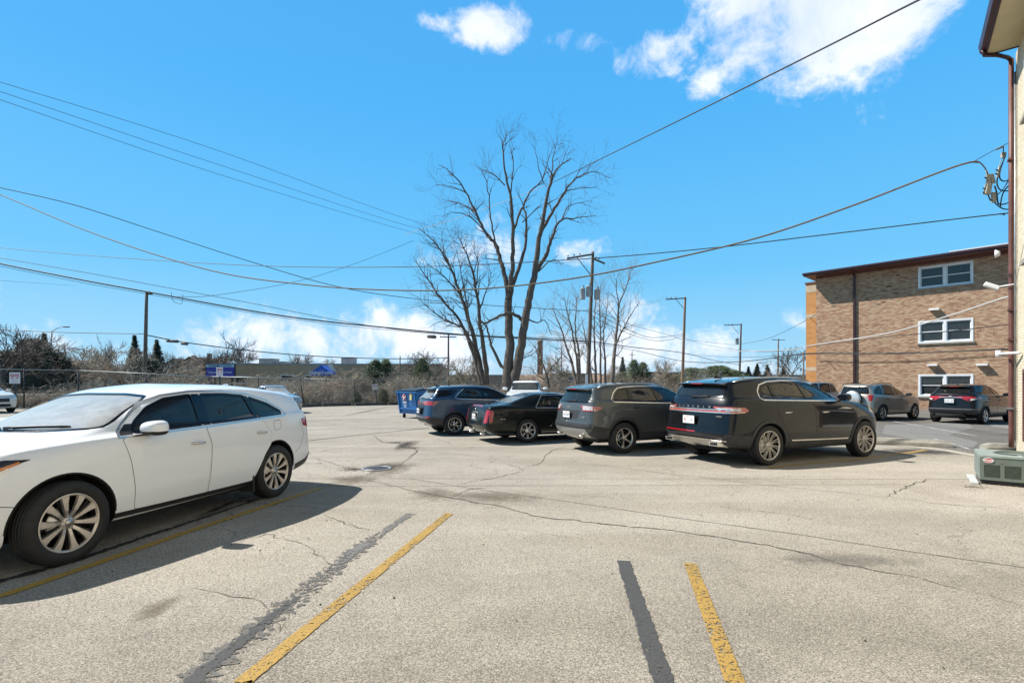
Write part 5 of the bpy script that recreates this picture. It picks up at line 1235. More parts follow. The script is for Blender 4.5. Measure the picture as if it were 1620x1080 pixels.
sheet('asphalt_repair', [(p.x, p.y) for p in (G(1396, 686), G(1400, 672), G(1455, 670), G(1528, 668), G(1540, 676), G(1502, 688), G(1548, 700), G(1540, 709), G(1478, 700))], .008, GM_patch)
sheet('asphalt_repair', [(p.x, p.y) for p in (G(1560, 668), G(1600, 669), G(1612, 680), G(1570, 676))], .008, GM_patch)
sheet('street', [(-200, 52), (200, 96), (200, 108), (-200, 64)], -.12, GM_dark)

def line_strip(name, pts, w, mat, z=.004, rag=0., seg=.12, taper=False):
    """strip along ground points with optional ragged edges"""
    pts = [Vector((p.x, p.y)) if hasattr(p, 'x') else Vector(p) for p in pts]; q = resample(pts, seg, False); vs = []; k = len(q)
    r = random.Random(len(q)*7+int(q[0].x*100))
    for i, p in enumerate(q):
        d = (q[min(i+1, k-1)]-q[max(i-1, 0)]).normalized(); n = Vector((-d.y, d.x)); t = i/(k-1)
        ww = (w if not isinstance(w, tuple) else w[0]+(w[1]-w[0])*t)*(min(1, 4*t+.15, 4*(1-t)+.15) if taper else 1)
        if taper: ww *= .45+.75*abs(sin(i*.21+q[0].x*3))*abs(sin(i*.047+1))+.25*r.random()
        a = ww/2*(1+r.uniform(-rag, rag)); b = ww/2*(1+r.uniform(-rag, rag))
        vs += [(p.x+n.x*a, p.y+n.y*a, z), (p.x-n.x*b, p.y-n.y*b, z)]
    me = MB(); me.add(vs, [(2*i, 2*i+1, 2*i+3, 2*i+2) for i in range(k-1)]); o = me.build(name, mat); tag(o, kind='structure'); return o
line_strip('yellow_stall_line', [G(383, 1080), G(710.5, 812)], .108, M_yellow, .006, .05, .03)
line_strip('yellow_stall_line', [G(380, 1080)*.55, G(383, 1080)], .108, M_yellow, .006, .05, .03)
line_strip('yellow_stall_line', [Vector((.62, 1.2, 0)), G(1163, 1080), G(1091.5, 891)], .108, M_yellow, .006, .04, .03)
line_strip('yellow_stall_line', [G(-60, 962), G(40, 930), G(285, 845), G(510, 771)], .105, M_yellow2, .006, .08, .03)
line_strip('yellow_stall_line', [G(1215, 740), G(1260, 735), G(1360, 726), G(1465, 712)], .09, M_yellow2, .006, .12, .05)
line_strip('painted_over_line', [Vector((-1.35, 1.6, 0)), G(300, 1080), G(420, 985), G(545, 885), G(600, 845)], (.24, .16), M_greyw, .005, .5, .03)
line_strip('painted_over_line', [Vector((-1.35, 1.6, 0)), G(300, 1080), G(400, 1000), G(470, 945)], (.17, .05), M_grey, .0062, .45, .03)
line_strip('painted_over_line', [G(470, 945), G(560, 873), G(650, 812)], (.07, .12), M_greyp, .0065, .15, .04)
line_strip('painted_over_line', [Vector((.38, 1.2, 0)), G(1050, 1080), G(986, 887)], .118, M_grey, .005, .12, .03)
line_strip('tar_line', [G(-40, 932), G(0, 919), G(110, 890), G(205, 857), G(300, 826), G(345, 811), G(412, 788)], (.10, .05), M_tar, .005, .4, .04)
line_strip('tar_line', [G(440, 703), G(500, 695.6), G(589, 685.7), G(638, 680.7), G(678, 677)], .09, M_grey, .005, .4, .1)
line_strip('white_stall_line', [G(1478, 694), G(1535, 711)], .08, M_white_line, .012, .2, .06)
line_strip('white_stall_line', [G(1540, 668), G(1605, 677)], .08, M_white_line, .012, .2, .06)
line_strip('white_stall_line', [G(1400, 664), G(1545, 690)], .08, M_white_line, .0125, .3, .06)
line_strip('concrete_gutter', [G(1380, 700), G(1440, 706), G(1500, 713), G(1545, 721), G(1600, 727)], .28, ground_mat('pale_gutter', (.48, .44, .36), (.3, .27, .22), (.6, .56, .5), .5, .7, False), .007, .06, .1)
# cracks: one crumbling line each
CR = [([(560, 755), (574, 758.5), (616, 767), (653, 776), (697, 784.5), (717, 788), (747, 794), (779, 798), (806, 804), (841, 815), (870, 820), (900, 821.5), (960, 829), (1060, 839), (1140, 850), (1247, 868), (1300, 883), (1380, 901), (1451, 914), (1522, 934), (1567, 944), (1660, 970)], .022, 1),
      ([(828, 745), (784, 756), (747, 761), (720, 768)], .02, 0), ([(828, 745), (822, 739), (796, 732.6)], .016, 0), ([(828, 741), (858, 731), (862, 721.5), (875, 711.6), (905, 704)], .025, 0),
      ([(500, 725), (530, 734), (549, 740)], .018, 0), ([(490, 716), (574, 705), (604, 700.5)], .02, 0), ([(712, 786), (747, 773), (775, 771)], .018, 0),
      ([(590, 688), (604, 699), (631, 701), (650, 708), (661, 712), (648, 724), (633, 735)], .03, 1), ([(512, 813), (549, 828), (586, 839)], .014, 0),
      ([(1469, 756.5), (1460, 762), (1447, 763), (1433, 771), (1418, 777), (1400, 786)], .02, 1), ([(1120, 757), (1211, 767), (1300, 776), (1400, 786)], .014, 0), ([(1400, 786), (1500, 798), (1620, 806)], .01, 0),
      ([(480, 660), (560, 656), (640, 652)], .05, 0), ([(478, 668), (540, 664), (640, 660)], .04, 0), ([(700, 705), (780, 701), (870, 690)], .02, 0), ([(604, 742), (560, 757), (520, 762)], .016, 0),
      ([(661, 712), (760, 722), (800, 722), (850, 719)], .018, 0), ([(900, 730), (1000, 742), (1080, 752), (1200, 762)], .012, 0), ([(340, 870), (420, 845), (480, 860), (545, 905)], .01, 0), ([(300, 930), (415, 950), (440, 1000), (470, 960)], .009, 0),
      ([(370, 790), (352, 800), (368, 815), (372, 832)], .012, 1), ([(470, 640), (470, 700), (520, 742)], .012, 0)]
for pts, w, dk_ in CR:
    P2 = []
    for (a, b), (c, d) in zip(pts, pts[1:]):
        A, B_ = G(a, b), G(c, d); n = max(1, int((B_-A).length/.09)); per = Vector((-(B_-A).y, (B_-A).x, 0)).normalized()
        for k in range(n): P2.append(A+(B_-A)*k/n+per*rnd.gauss(0, .016))
    P2.append(G(*pts[-1])); line_strip('pavement_crack', P2, w, M_crack_shadow if dk_ else M_crackl_shadow, .004, .75, .035, True)
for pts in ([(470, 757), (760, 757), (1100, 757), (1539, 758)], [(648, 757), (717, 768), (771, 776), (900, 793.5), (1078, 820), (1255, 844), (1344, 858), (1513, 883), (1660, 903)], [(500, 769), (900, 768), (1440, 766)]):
    line_strip('painted_wire_shadow', [G(*p) for p in pts], .011, M_crack_shadow if pts[0][1] == 757 else M_crackl_shadow, .004, .35, .08)  # thin dark strips painting in the overhead wires' cast shadows
# crumbled spots: loose pot holes of small dark chips
def crumbs(name, c, rx, ry, n, mat, smin=.004, smax=.022):
    mb = MB()
    for k in range(n):
        a = rnd.uniform(0, 2*pi); q = abs(rnd.gauss(0, .5)); x = c.x+cos(a)*rx*q; y = c.y+sin(a)*ry*q; s = rnd.uniform(smin, smax)*(1-.3*q)
        pl = [(x+cos(t+a)*s*rnd.uniform(.5, 1.2)*1.3, y+sin(t+a)*s*rnd.uniform(.5, 1.2), .006+rnd.uniform(0, .003)) for t in (0, 1.2, 2.5, 3.7, 5)]
        mb.add(pl, [(0, 1, 2, 3, 4)])
    tag(mb.build(name, mat), kind='stuff', label='crumbled dark asphalt chips scattered in a worn spot of the lot', cat='rubble')
crumbs('asphalt_crumbs', G(626, 700), .55, .35, 420, M_crack_shadow); crumbs('asphalt_crumbs', G(650, 708), .5, .25, 320, M_crack_shadow)
crumbs('asphalt_crumbs', G(560, 742), .45, .4, 420, M_crack_shadow); crumbs('asphalt_crumbs', G(620, 736), .7, .35, 420, M_crackl_shadow); crumbs('asphalt_crumbs', G(392, 792), .5, .35, 260, M_tar, .003, .014)
crumbs('asphalt_crumbs', G(1280, 886), 1.1, .12, 140, M_crackl_shadow, .002, .008); crumbs('asphalt_crumbs', G(1540, 770), .4, .3, 200, M_crackl_shadow, .003, .016)
def stain_mat(name, col, dens):
    m = bpy.data.materials.new(name); m.use_nodes = True; t = NT(m.node_tree); g = t.n('ShaderNodeTexCoord').outputs['Generated']; o = t.n('ShaderNodeTexCoord').outputs['Object']
    v = t.n('ShaderNodeVectorMath', _operation='SUBTRACT', i0=g, i1=(.5, .5, 0)).outputs[0]; s2 = t.n('ShaderNodeSeparateXYZ', Vector=v); r2 = t.math('SQRT', t.math('ADD', t.math('POWER', s2.outputs[0], 2.), t.math('POWER', s2.outputs[1], 2.)))
    fall = t.math('SUBTRACT', 1.0, t.math('MULTIPLY', r2, 2.0), True); n = t.noise(o, 5, 8, .72, .5); n2 = t.noise(o, 40, 4, .7)
    a = t.math('MULTIPLY', t.math('SUBTRACT', t.math('ADD', t.math('MULTIPLY', fall, .9), t.math('ADD', n, t.math('MULTIPLY', n2, .3))), 1.0), 2.2*dens, True)
    b = t.n('ShaderNodeBsdfPrincipled', Base__Color=(*col, 1), Roughness=.9); tr = t.n('ShaderNodeBsdfTransparent'); mx = t.n('ShaderNodeMixShader', i0=a, i1=tr.outputs[0], i2=b.outputs[0]); t.t.links.new(mx.outputs[0], t.n('ShaderNodeOutputMaterial').inputs[0]); return m
ST_b = stain_mat('brown_stain', (.14, .11, .075), .55); ST_d = stain_mat('oil_stain', (.035, .030, .025), .8); ST_g = stain_mat('grey_scuff', (.16, .145, .12), .5)
def stain(x0, y0, x1, y1, mat, z=.0035):
    a, b = G(x0, y1), G(x1, y0); cx, cy = (a.x+b.x)/2, (a.y+b.y)/2; hx, hy = abs(b.x-a.x)/2+.05, abs(b.y-a.y)/2+.05
    mb = MB(); mb.add([(-hx, -hy, z), (hx, -hy, z), (hx, hy, z), (-hx, hy, z)], [(0, 1, 2, 3)]); o = mb.build('ground_stain', mat, loc=(cx, cy, 0)); tag(o, kind='structure')
for i, (x0, y0, x1, y1, m_) in enumerate([(520, 722, 690, 768, ST_b), (545, 728, 650, 752, ST_d), (590, 690, 690, 722, ST_b), (600, 694, 670, 716, ST_d), (460, 745, 640, 775, ST_b), (600, 765, 760, 800, ST_b), (250, 775, 420, 840, ST_d), (150, 930, 330, 1000, ST_b), (1380, 706, 1520, 724, ST_d), (640, 770, 900, 805, ST_b), (1180, 868, 1480, 905, ST_g), (480, 640, 640, 668, ST_b)]): stain(x0, y0, x1, y1, m_, .0026+.0001*i)
mh = empty('manhole_cover', G(596, 741), .3, 'round iron manhole cover in the cracked asphalt', 'manhole')
mi = pmat('cast_iron', (.13, .13, .135), .55, metal=.4, var=.4, vscale=12)
a = MB(); a.lathe([(.23, .004), (.29, .004), (.29, .014), (.23, .014)], 40, closed=True); a.build('rim', pmat('worn_rim', (.30, .29, .28), .5, metal=.3, var=.3), mh)
a = MB(); a.lathe([(.001, .010), (.222, .010), (.222, .003)], 40)
for i in range(-6, 7):
    for j in range(-6, 7):
        if i*i+j*j < 38 and (i+j) % 2: a.box((i*.032-.012, j*.032-.012, .010), (i*.032+.012, j*.032+.012, .015))
a.build('lid', mi, mh)

mb = MB()
for k in range(420):
    x, y = rnd.uniform(-7, 12), rnd.uniform(1.6, 16); s_ = rnd.uniform(.004, .014); a_ = rnd.uniform(0, 6); mb.add([(x+s_*cos(a_), y+s_*sin(a_), .005), (x+s_*cos(a_+2), y+s_*sin(a_+2), .005), (x+s_*cos(a_+4.1), y+s_*sin(a_+4.1), .005), (x, y, .005+s_*.6)], [(0, 1, 3), (1, 2, 3), (2, 0, 3)])
tag(mb.build('loose_grit', M_crack_shadow), 'loose dark grit and leaf scraps lying on the lot', kind='stuff')
# wheel stops
def wheel_stop(p, ang, L, label):
    mb = MB(); n = 12; pr = [(-.12, 0), (-.12, .08), (-.07, .17), (.07, .17), (.12, .08), (.12, 0)]; vs = []
    for k in range(n+1):
        t = k/n; s = 1-(.25 if k in (0, n) else 0)
        for y, z in pr: vs.append((t*L-L/2, y*(1+rnd.uniform(-.04, .04)), max(0, z*s+rnd.uniform(-.004, .004))))
    fs = [(k*6+s, k*6+(s+1) % 6, (k+1)*6+(s+1) % 6, (k+1)*6+s) for k in range(n) for s in range(6)]+[(5, 4, 3, 2, 1, 0), tuple(n*6+s for s in range(6))]
    mb.add(vs, fs); o = mb.build('wheel_stop', M_conc, fix=True); o.location = (p.x, p.y, .012); o.rotation_euler = (0, 0, ang); tag(o, label, 'wheel stop', 'concrete wheel stops')
a, b = G(1385, 702), G(1474, 706); wheel_stop((a+b)/2, atan2(b.y-a.y, b.x-a.x), 2.0, 'pale concrete wheel stop lying beyond the front wheel of the black crossover')
a = G(1566, 713); wheel_stop(a+Vector((.75, -.1, 0)), -.15, 1.8, 'pale concrete wheel stop lying behind the foot of the downspout')
for k, (x0, y0, x1, y1) in enumerate([(471, 644.6, 505, 642.9), (508, 643, 552, 641.6), (560, 642, 606, 640.6), (612, 640.6, 640, 640)]):
    a, b = G(x0, y0), G(x1, y1); L = (b-a).length; mb = MB(); mb.box((-L/2, -.1, 0), (L/2, .1, .2), bev=.02); o = mb.build('timber_kerb', pmat('weathered_timber', (.10, .09, .08), .9, var=.5, vscale=4)); o.location = (a+b)/2+Vector((0, .25, 0)); o.rotation_euler = (0, 0, atan2(b.y-a.y, b.x-a.x))
    tag(o, ['dark timber kerb right beside the silver sedan', 'dark timber kerb below the blue awning, second from the silver sedan', 'dark timber kerb third from the silver sedan', 'short dark timber kerb nearest the blue dumpster'][k], 'kerb', 'timber kerbs along the lot edge')

# ------------------------------------------------------------ buildings
def brick_mat(name, cols, mortar, bw=.20, bh=.067, mw=.006, bumpy=.6, tone=.35, uvscale=1.0):
    m = bpy.data.materials.new(name); m.use_nodes = True; t = NT(m.node_tree); MATS[name] = m
    uv = t.n('ShaderNodeTexCoord').outputs['UV']
    wob = t.n('ShaderNodeVectorMath', _operation='ADD', i0=uv, i1=t.n('ShaderNodeVectorMath', _operation='SCALE', i0=t.n('ShaderNodeTexNoise', Vector=uv, Scale=9.0).outputs['Color'], Scale=.012).outputs[0]).outputs[0]
    br = t.n('ShaderNodeTexBrick', Vector=wob, Color1=(0, 0, 0, 1), Color2=(1, 1, 1, 1), Mortar=(.5, .5, .5, 1), Scale=1.0)
    br.inputs['Mortar Size'].default_value = mw; br.inputs['Brick Width'].default_value = bw; br.inputs['Row Height'].default_value = bh; br.inputs['Mortar Smooth'].default_value = .3
    k = t.n('ShaderNodeSeparateXYZ', Vector=br.outputs['Color']).outputs[0]
    c = t.ramp(k, [(i/max(1, len(cols)-1), q) for i, q in enumerate(cols)], 'LINEAR')
    n = t.noise(uv, 14, 6, .7); c = t.mix(t.math('MULTIPLY', t.ramp(n, [(.35, 0.), (.7, 1.)]), tone), c, tuple(x*.5 for x in cols[0]))
    n2 = t.noise(uv, .5, 5, .6); c = t.mix(t.math('MULTIPLY', t.ramp(n2, [(.4, 0.), (.7, 1.)]), .22), c, tuple(x*.6 for x in mortar))
    c = t.mix(br.outputs['Fac'], c, mortar)
    h = t.math('ADD', t.math('MULTIPLY', t.math('SUBTRACT', 1.0, br.outputs['Fac']), 1.0), t.math('ADD', t.math('MULTIPLY', k, .5), t.math('MULTIPLY', n, .4)))
    b = t.n('ShaderNodeBsdfPrincipled', Base__Color=c, Roughness=.9, Normal=t.bump(h, bumpy, .02))
    t.t.links.new(b.outputs[0], t.n('ShaderNodeOutputMaterial').inputs[0]); return m
BK_tan = brick_mat('tan_brick', [(.20, .085, .045), (.38, .195, .110), (.47, .28, .165), (.58, .41, .26), (.29, .135, .078)], (.46, .35, .235), .23, .058, .007, .8)
BK_cream = brick_mat('cream_brick', [(.62, .52, .36), (.70, .61, .44), (.74, .66, .50)], (.50, .42, .30), .23, .066, .008, .9, .2)
BK_orange = brick_mat('orange_brick', [(.48, .22, .07), (.56, .28, .10)], (.45, .24, .11), .4, .2, .008, .4, .2)
BK_far = brick_mat('far_brick', [(.36, .23, .16), (.44, .29, .21)], (.36, .27, .21), .3, .09, .008, .3)
BK_taupe = brick_mat('taupe_brick', [(.42, .27, .155), (.50, .34, .21)], (.40, .30, .2), .4, .2, .01, .4)
M_maroon = pmat('maroon_metal', (.055, .018, .024), .4, metal=.1, var=.3, vscale=3)
M_maroonr = pmat('brown_red_metal', (.15, .056, .042), .5, var=.35, vscale=4, grime=.2)
M_white = pmat('white_vinyl', (.74, .74, .73), .5, var=.08, vscale=4, grime=.06)
M_soffit = pmat('soffit_cream', (.55, .47, .28), .7, var=.1)
M_shingle = pmat('shingles', (.13, .10, .075), .95, var=.5, vscale=12, bump=(30, .8, .01))
M_stone = pmat('stone_band', (.52, .42, .30), .9, var=.2)
G_win = glass('house_glass', .35, (.85, .95, .95), film=.06)
M_curtain = pmat('curtain', (.46, .47, .46), .9, var=.35, vscale=7)
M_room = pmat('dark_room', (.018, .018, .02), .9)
M_galv = pmat('galvanised', (.34, .35, .35), .45, metal=.7, var=.3, vscale=9)
def wall_frame(o, u):      # matrix from (along, out, up) to world
    n = Vector((u[1], -u[0], 0)); return Matrix(((u[0], n.x, 0, o[0]), (u[1], n.y, 0, o[1]), (0, 0, 1, o[2] if len(o) > 2 else 0), (0, 0, 0, 1)))
def wall_with_holes(t0, t1, z0, z1, holes, depth=.25):
    """outer skin (out = 0) of a wall with rectangular openings and their reveals"""
    xs = sorted({t0, t1, *[h[0] for h in holes], *[h[1] for h in holes]}); zs = sorted({z0, z1, *[h[2] for h in holes], *[h[3] for h in holes]}); mb = MB()
    for a, b in zip(xs, xs[1:]):
        for c, d in zip(zs, zs[1:]):
            if any(h[0] <= a and b <= h[1] and h[2] <= c and d <= h[3] for h in holes): continue
            mb.add([(a, 0, c), (b, 0, c), (b, 0, d), (a, 0, d)], [(0, 1, 2, 3)])
    for a, b, c, d in holes:
        q = [(a, c), (b, c), (b, d), (a, d)]
        for i in range(4):
            (p, r), (s, w) = q[i], q[(i+1) % 4]; mb.add([(p, 0, r), (s, 0, w), (s, -depth, w), (p, -depth, r)], [(0, 3, 2, 1)])
    return mb
def bake(mb, M): mb.v = [tuple(M @ Vector(v)) for v in mb.v]; return mb
def double_window(par, M, a, b, c, d, curtain=0):
    """two sash windows side by side in one white frame, deep side at out<0"""
    fr = MB(); t = .10; mid = (a+b)/2
    fr.box((a, -.16, c), (a+t, .03, d)); fr.box((b-t, -.16, c), (b, .03, d)); fr.box((a+t, -.16, d-t), (b-t, .03, d)); fr.box((a+t, -.16, c), (b-t, .03, c+t)); fr.box((mid-.07, -.16, c+t), (mid+.07, .03, d-t))
    w = bake(fr, M).build('window', M_white, par)
    sl = MB(); sl.box((a-.06, -.02, c-.09), (b+.06, .09, c-.003)); bake(sl, M).build('sill', M_conc, w)
    for s0, s1 in ((a+t, mid-.07), (mid+.07, b-t)):
        zm = (c+d)/2
        sh = MB()
        for z0, z1, o_ in ((c+t, zm+.02, -.09), (zm-.02, d-t, -.05)):
            sh.box((s0, o_-.03, z0), (s0+.05, o_, z1)); sh.box((s1-.05, o_-.03, z0), (s1, o_, z1)); sh.box((s0+.05, o_-.03, z0), (s1-.05, o_, z0+.045)); sh.box((s0+.05, o_-.03, z1-.045), (s1-.05, o_, z1))
        bake(sh, M).build('frame', M_white, w)
        gl = MB(); gl.box((s0+.05, -.108, c+t+.045), (s1-.05, -.102, zm-.03)); gl.box((s0+.05, -.068, zm+.03), (s1-.05, -.062, d-t-.045)); bake(gl, M).build('pane', G_win, w)
        if curtain:
            cu = MB(); n = 30; zt = d-t; zb = c+t if curtain > 1 else zm
            vs = []
            for k in range(n+1):
                x = s0+(s1-s0)*k/n; o_ = -.20+.025*sin(k*1.9)
                vs += [(x, o_, zb), (x, o_, zt)]
            cu.add(vs, [(2*k, 2*k+2, 2*k+3, 2*k+1) for k in range(n)]); bake(cu, M).build('curtain', M_curtain, w)
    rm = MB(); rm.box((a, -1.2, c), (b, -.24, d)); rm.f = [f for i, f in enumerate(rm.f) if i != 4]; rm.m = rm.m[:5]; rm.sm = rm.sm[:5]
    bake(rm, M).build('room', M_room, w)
# -- far brick building
U = Vector((.677, -.736)).normalized(); O = (21.55, 36.5, 0); MF = wall_frame(O, U)   # out = towards the camera side
MF = Matrix(((U.x, -(-U.y)*-1 if False else U.y, 0, O[0]), (U.y, -U.x, 0, O[1]), (0, 0, 1, 0), (0, 0, 0, 1)))
# columns: along = U, out = (-.736,-.677)
MF = Matrix(((U.x, U.y, 0, O[0]), (U.y, -U.x, 0, O[1]), (0, 0, 1, 0), (0, 0, 0, 1)))
def brick_building():
    root = empty('brick_building', (0, 0, 0), 0, 'three storey tan brick apartment building with maroon eaves at the right', 'building')
    WN = [(5.75, 8.34, 7.50, 8.86), (5.75, 8.34, 4.10, 5.48), (5.75, 8.34, .80, 2.16)]; L, D, Hh = 19., 14., 9.10
    mb = wall_with_holes(0, L, 0, Hh, WN)
    mb.add([(0, 0, 0), (0, -D, 0), (0, -D, Hh), (0, 0, Hh)], [(3, 2, 1, 0)]); mb.add([(L, 0, 0), (L, -D, 0), (L, -D, Hh), (L, 0, Hh)], [(0, 1, 2, 3)]); mb.add([(0, -D, 0), (L, -D, 0), (L, -D, Hh), (0, -D, Hh)], [(0, 3, 2, 1)][:1])
    r2 = random.Random(3)
    for k in range(26):      # a few proud and missing bricks
        t, z = r2.uniform(.3, 14), r2.choice([r2.uniform(6.2, 8.8), r2.uniform(.5, 9)]); z = round(z/.058)*.058
        if any(h[0]-.1 < t < h[1]+.1 and h[2]-.1 < z < h[3]+.1 for h in WN): continue
        mb.box((t, 0, z), (t+.21, .012, z+.05))
    bake(mb, MF).build('wall', BK_tan, root, uv=True)
    for t, z in ((1.15, 7.45), (.95, 6.9), (2.9, 7.15), (3.55, 6.75), (3.9, 7.6), (3.85, 6.85), (4.5, 7.35), (4.1, 7.85), (4.6, 8.5)): bake(MB().box((t, -.03, z), (t+.24, .004, z+.055)), MF).build('missing_brick', M_cav, root)
    ov = .95; e0, e1 = -.55, L+.3
    fa = MB(); fa.box((e0, ov-.03, Hh+.02), (e1, ov, Hh+.22)); fa.box((e0, -D-ov, Hh+.02), (e0+.03, ov-.03, Hh+.22)); fa.box((e0-.02, ov, Hh+.10), (e1, ov+.11, Hh+.21)); bake(fa, MF).build('fascia', M_maroon, root)
    so = MB(); so.box((e0+.03, 0, Hh+.03), (e1, ov-.03, Hh+.06)); so.box((e0+.03, -D, Hh+.03), (0, 0, Hh+.06)); bake(so, MF).build('soffit', M_maroonr, root)
    fr = MB(); fr.box((0, .003, Hh-.14), (L, .03, Hh+.028)); bake(fr, MF).build('frieze', M_maroonr, root)
    ro = MB(); rz = 1.15; ro.add([(e0-.02, ov+.04, Hh+.225), (e1, ov+.04, Hh+.225), (e1, -D/2, Hh+.3+rz), (e0+2.4, -D/2, Hh+.3+rz), (e0-.02, -D-ov, Hh+.305), (e1, -D-ov, Hh+.305)], [(0, 1, 2, 3), (0, 3, 4), (4, 3, 2, 5)]); bake(ro, MF).build('roof', M_shingle, root, uv=True)
    wc = MB(); wc.box((7.2, -.75, Hh+.50), (15, -.35, Hh+.56)); bake(wc, MF).build('roof_flashing', M_white, root)
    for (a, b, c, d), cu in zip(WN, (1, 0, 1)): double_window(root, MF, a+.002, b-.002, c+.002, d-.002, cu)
    def pipe(t, z0, z1, nm='downspout', m=M_maroon, w=.06):
        p = MB(); p.box((t-w, .03, z0), (t+w, .13, z1)); [p.box((t-w-.02, .005, z), (t+w+.02, .135, z+.03)) for z in (2.2, 5.2, 7.6)]
        p.tube([MF.inverted() @ (MF @ Vector((t, ov+.02, Hh+.17))), Vector((t, .45, Hh-.05)), Vector((t, .08, Hh-.25))], .05, 6); bake(p, MF).build(nm, m, root)
    pipe(2.33, .1, Hh-.2); pipe(13.2, .1, Hh-.2)
    for t, z in ((6.56, 6.12), (6.47, 2.72), (8.73, 2.68)):
        v = MB(); v.box((t-.25, .003, z-.05), (t+.25, .30, z+.06), bev=.01); bake(v, MF).build('vent_hood', M_white, root)
    v = MB(); v.box((10.3, .004, 1.0), (10.6, .03, 2.0)); bake(v, MF).build('meter_box', M_cabin, root)
    cb = MB()
    for pts in ([(0.2, 3.2), (2.2, 3.05), (5, 3.0), (8, 3.15), (12, 3.35)], [(.6, 3.25), (1.2, 2.6)]):
        cb.tube([(t, .04, z) for t, z in pts], .014, 4)
    bake(cb, MF).build('wall_cable', M_cav, root)
brick_building()
def orange_wing():
    root = empty('orange_brick_building', (0, 0, 0), 0, 'orange brick building with pale stone bands behind the corner of the tan brick building', 'building')
    M2 = MF @ Matrix.Translation((-1.78, -3.5, 0))
    mb = MB(); mb.box((-.0, -10, 0), (1.7, 0, 9.3)); mb.box((1.7, -10, 0), (12, -1.2, 8.8))
    bake(mb, M2).build('wall', BK_orange, root, uv=True)
    for z, h_ in ((8.65, .5), (6.65, .3), (2.55, .3)):
        b_ = MB(); b_.box((-.012, -10.012, z), (1.69, .012, z+h_)); bake(b_, M2).build('stone_band', M_stone, root)
    c = MB(); c.box((-.06, -10.1, 9.303), (1.76, .06, 9.42)); bake(c, M2).build('coping', M_maroonr, root)
orange_wing()
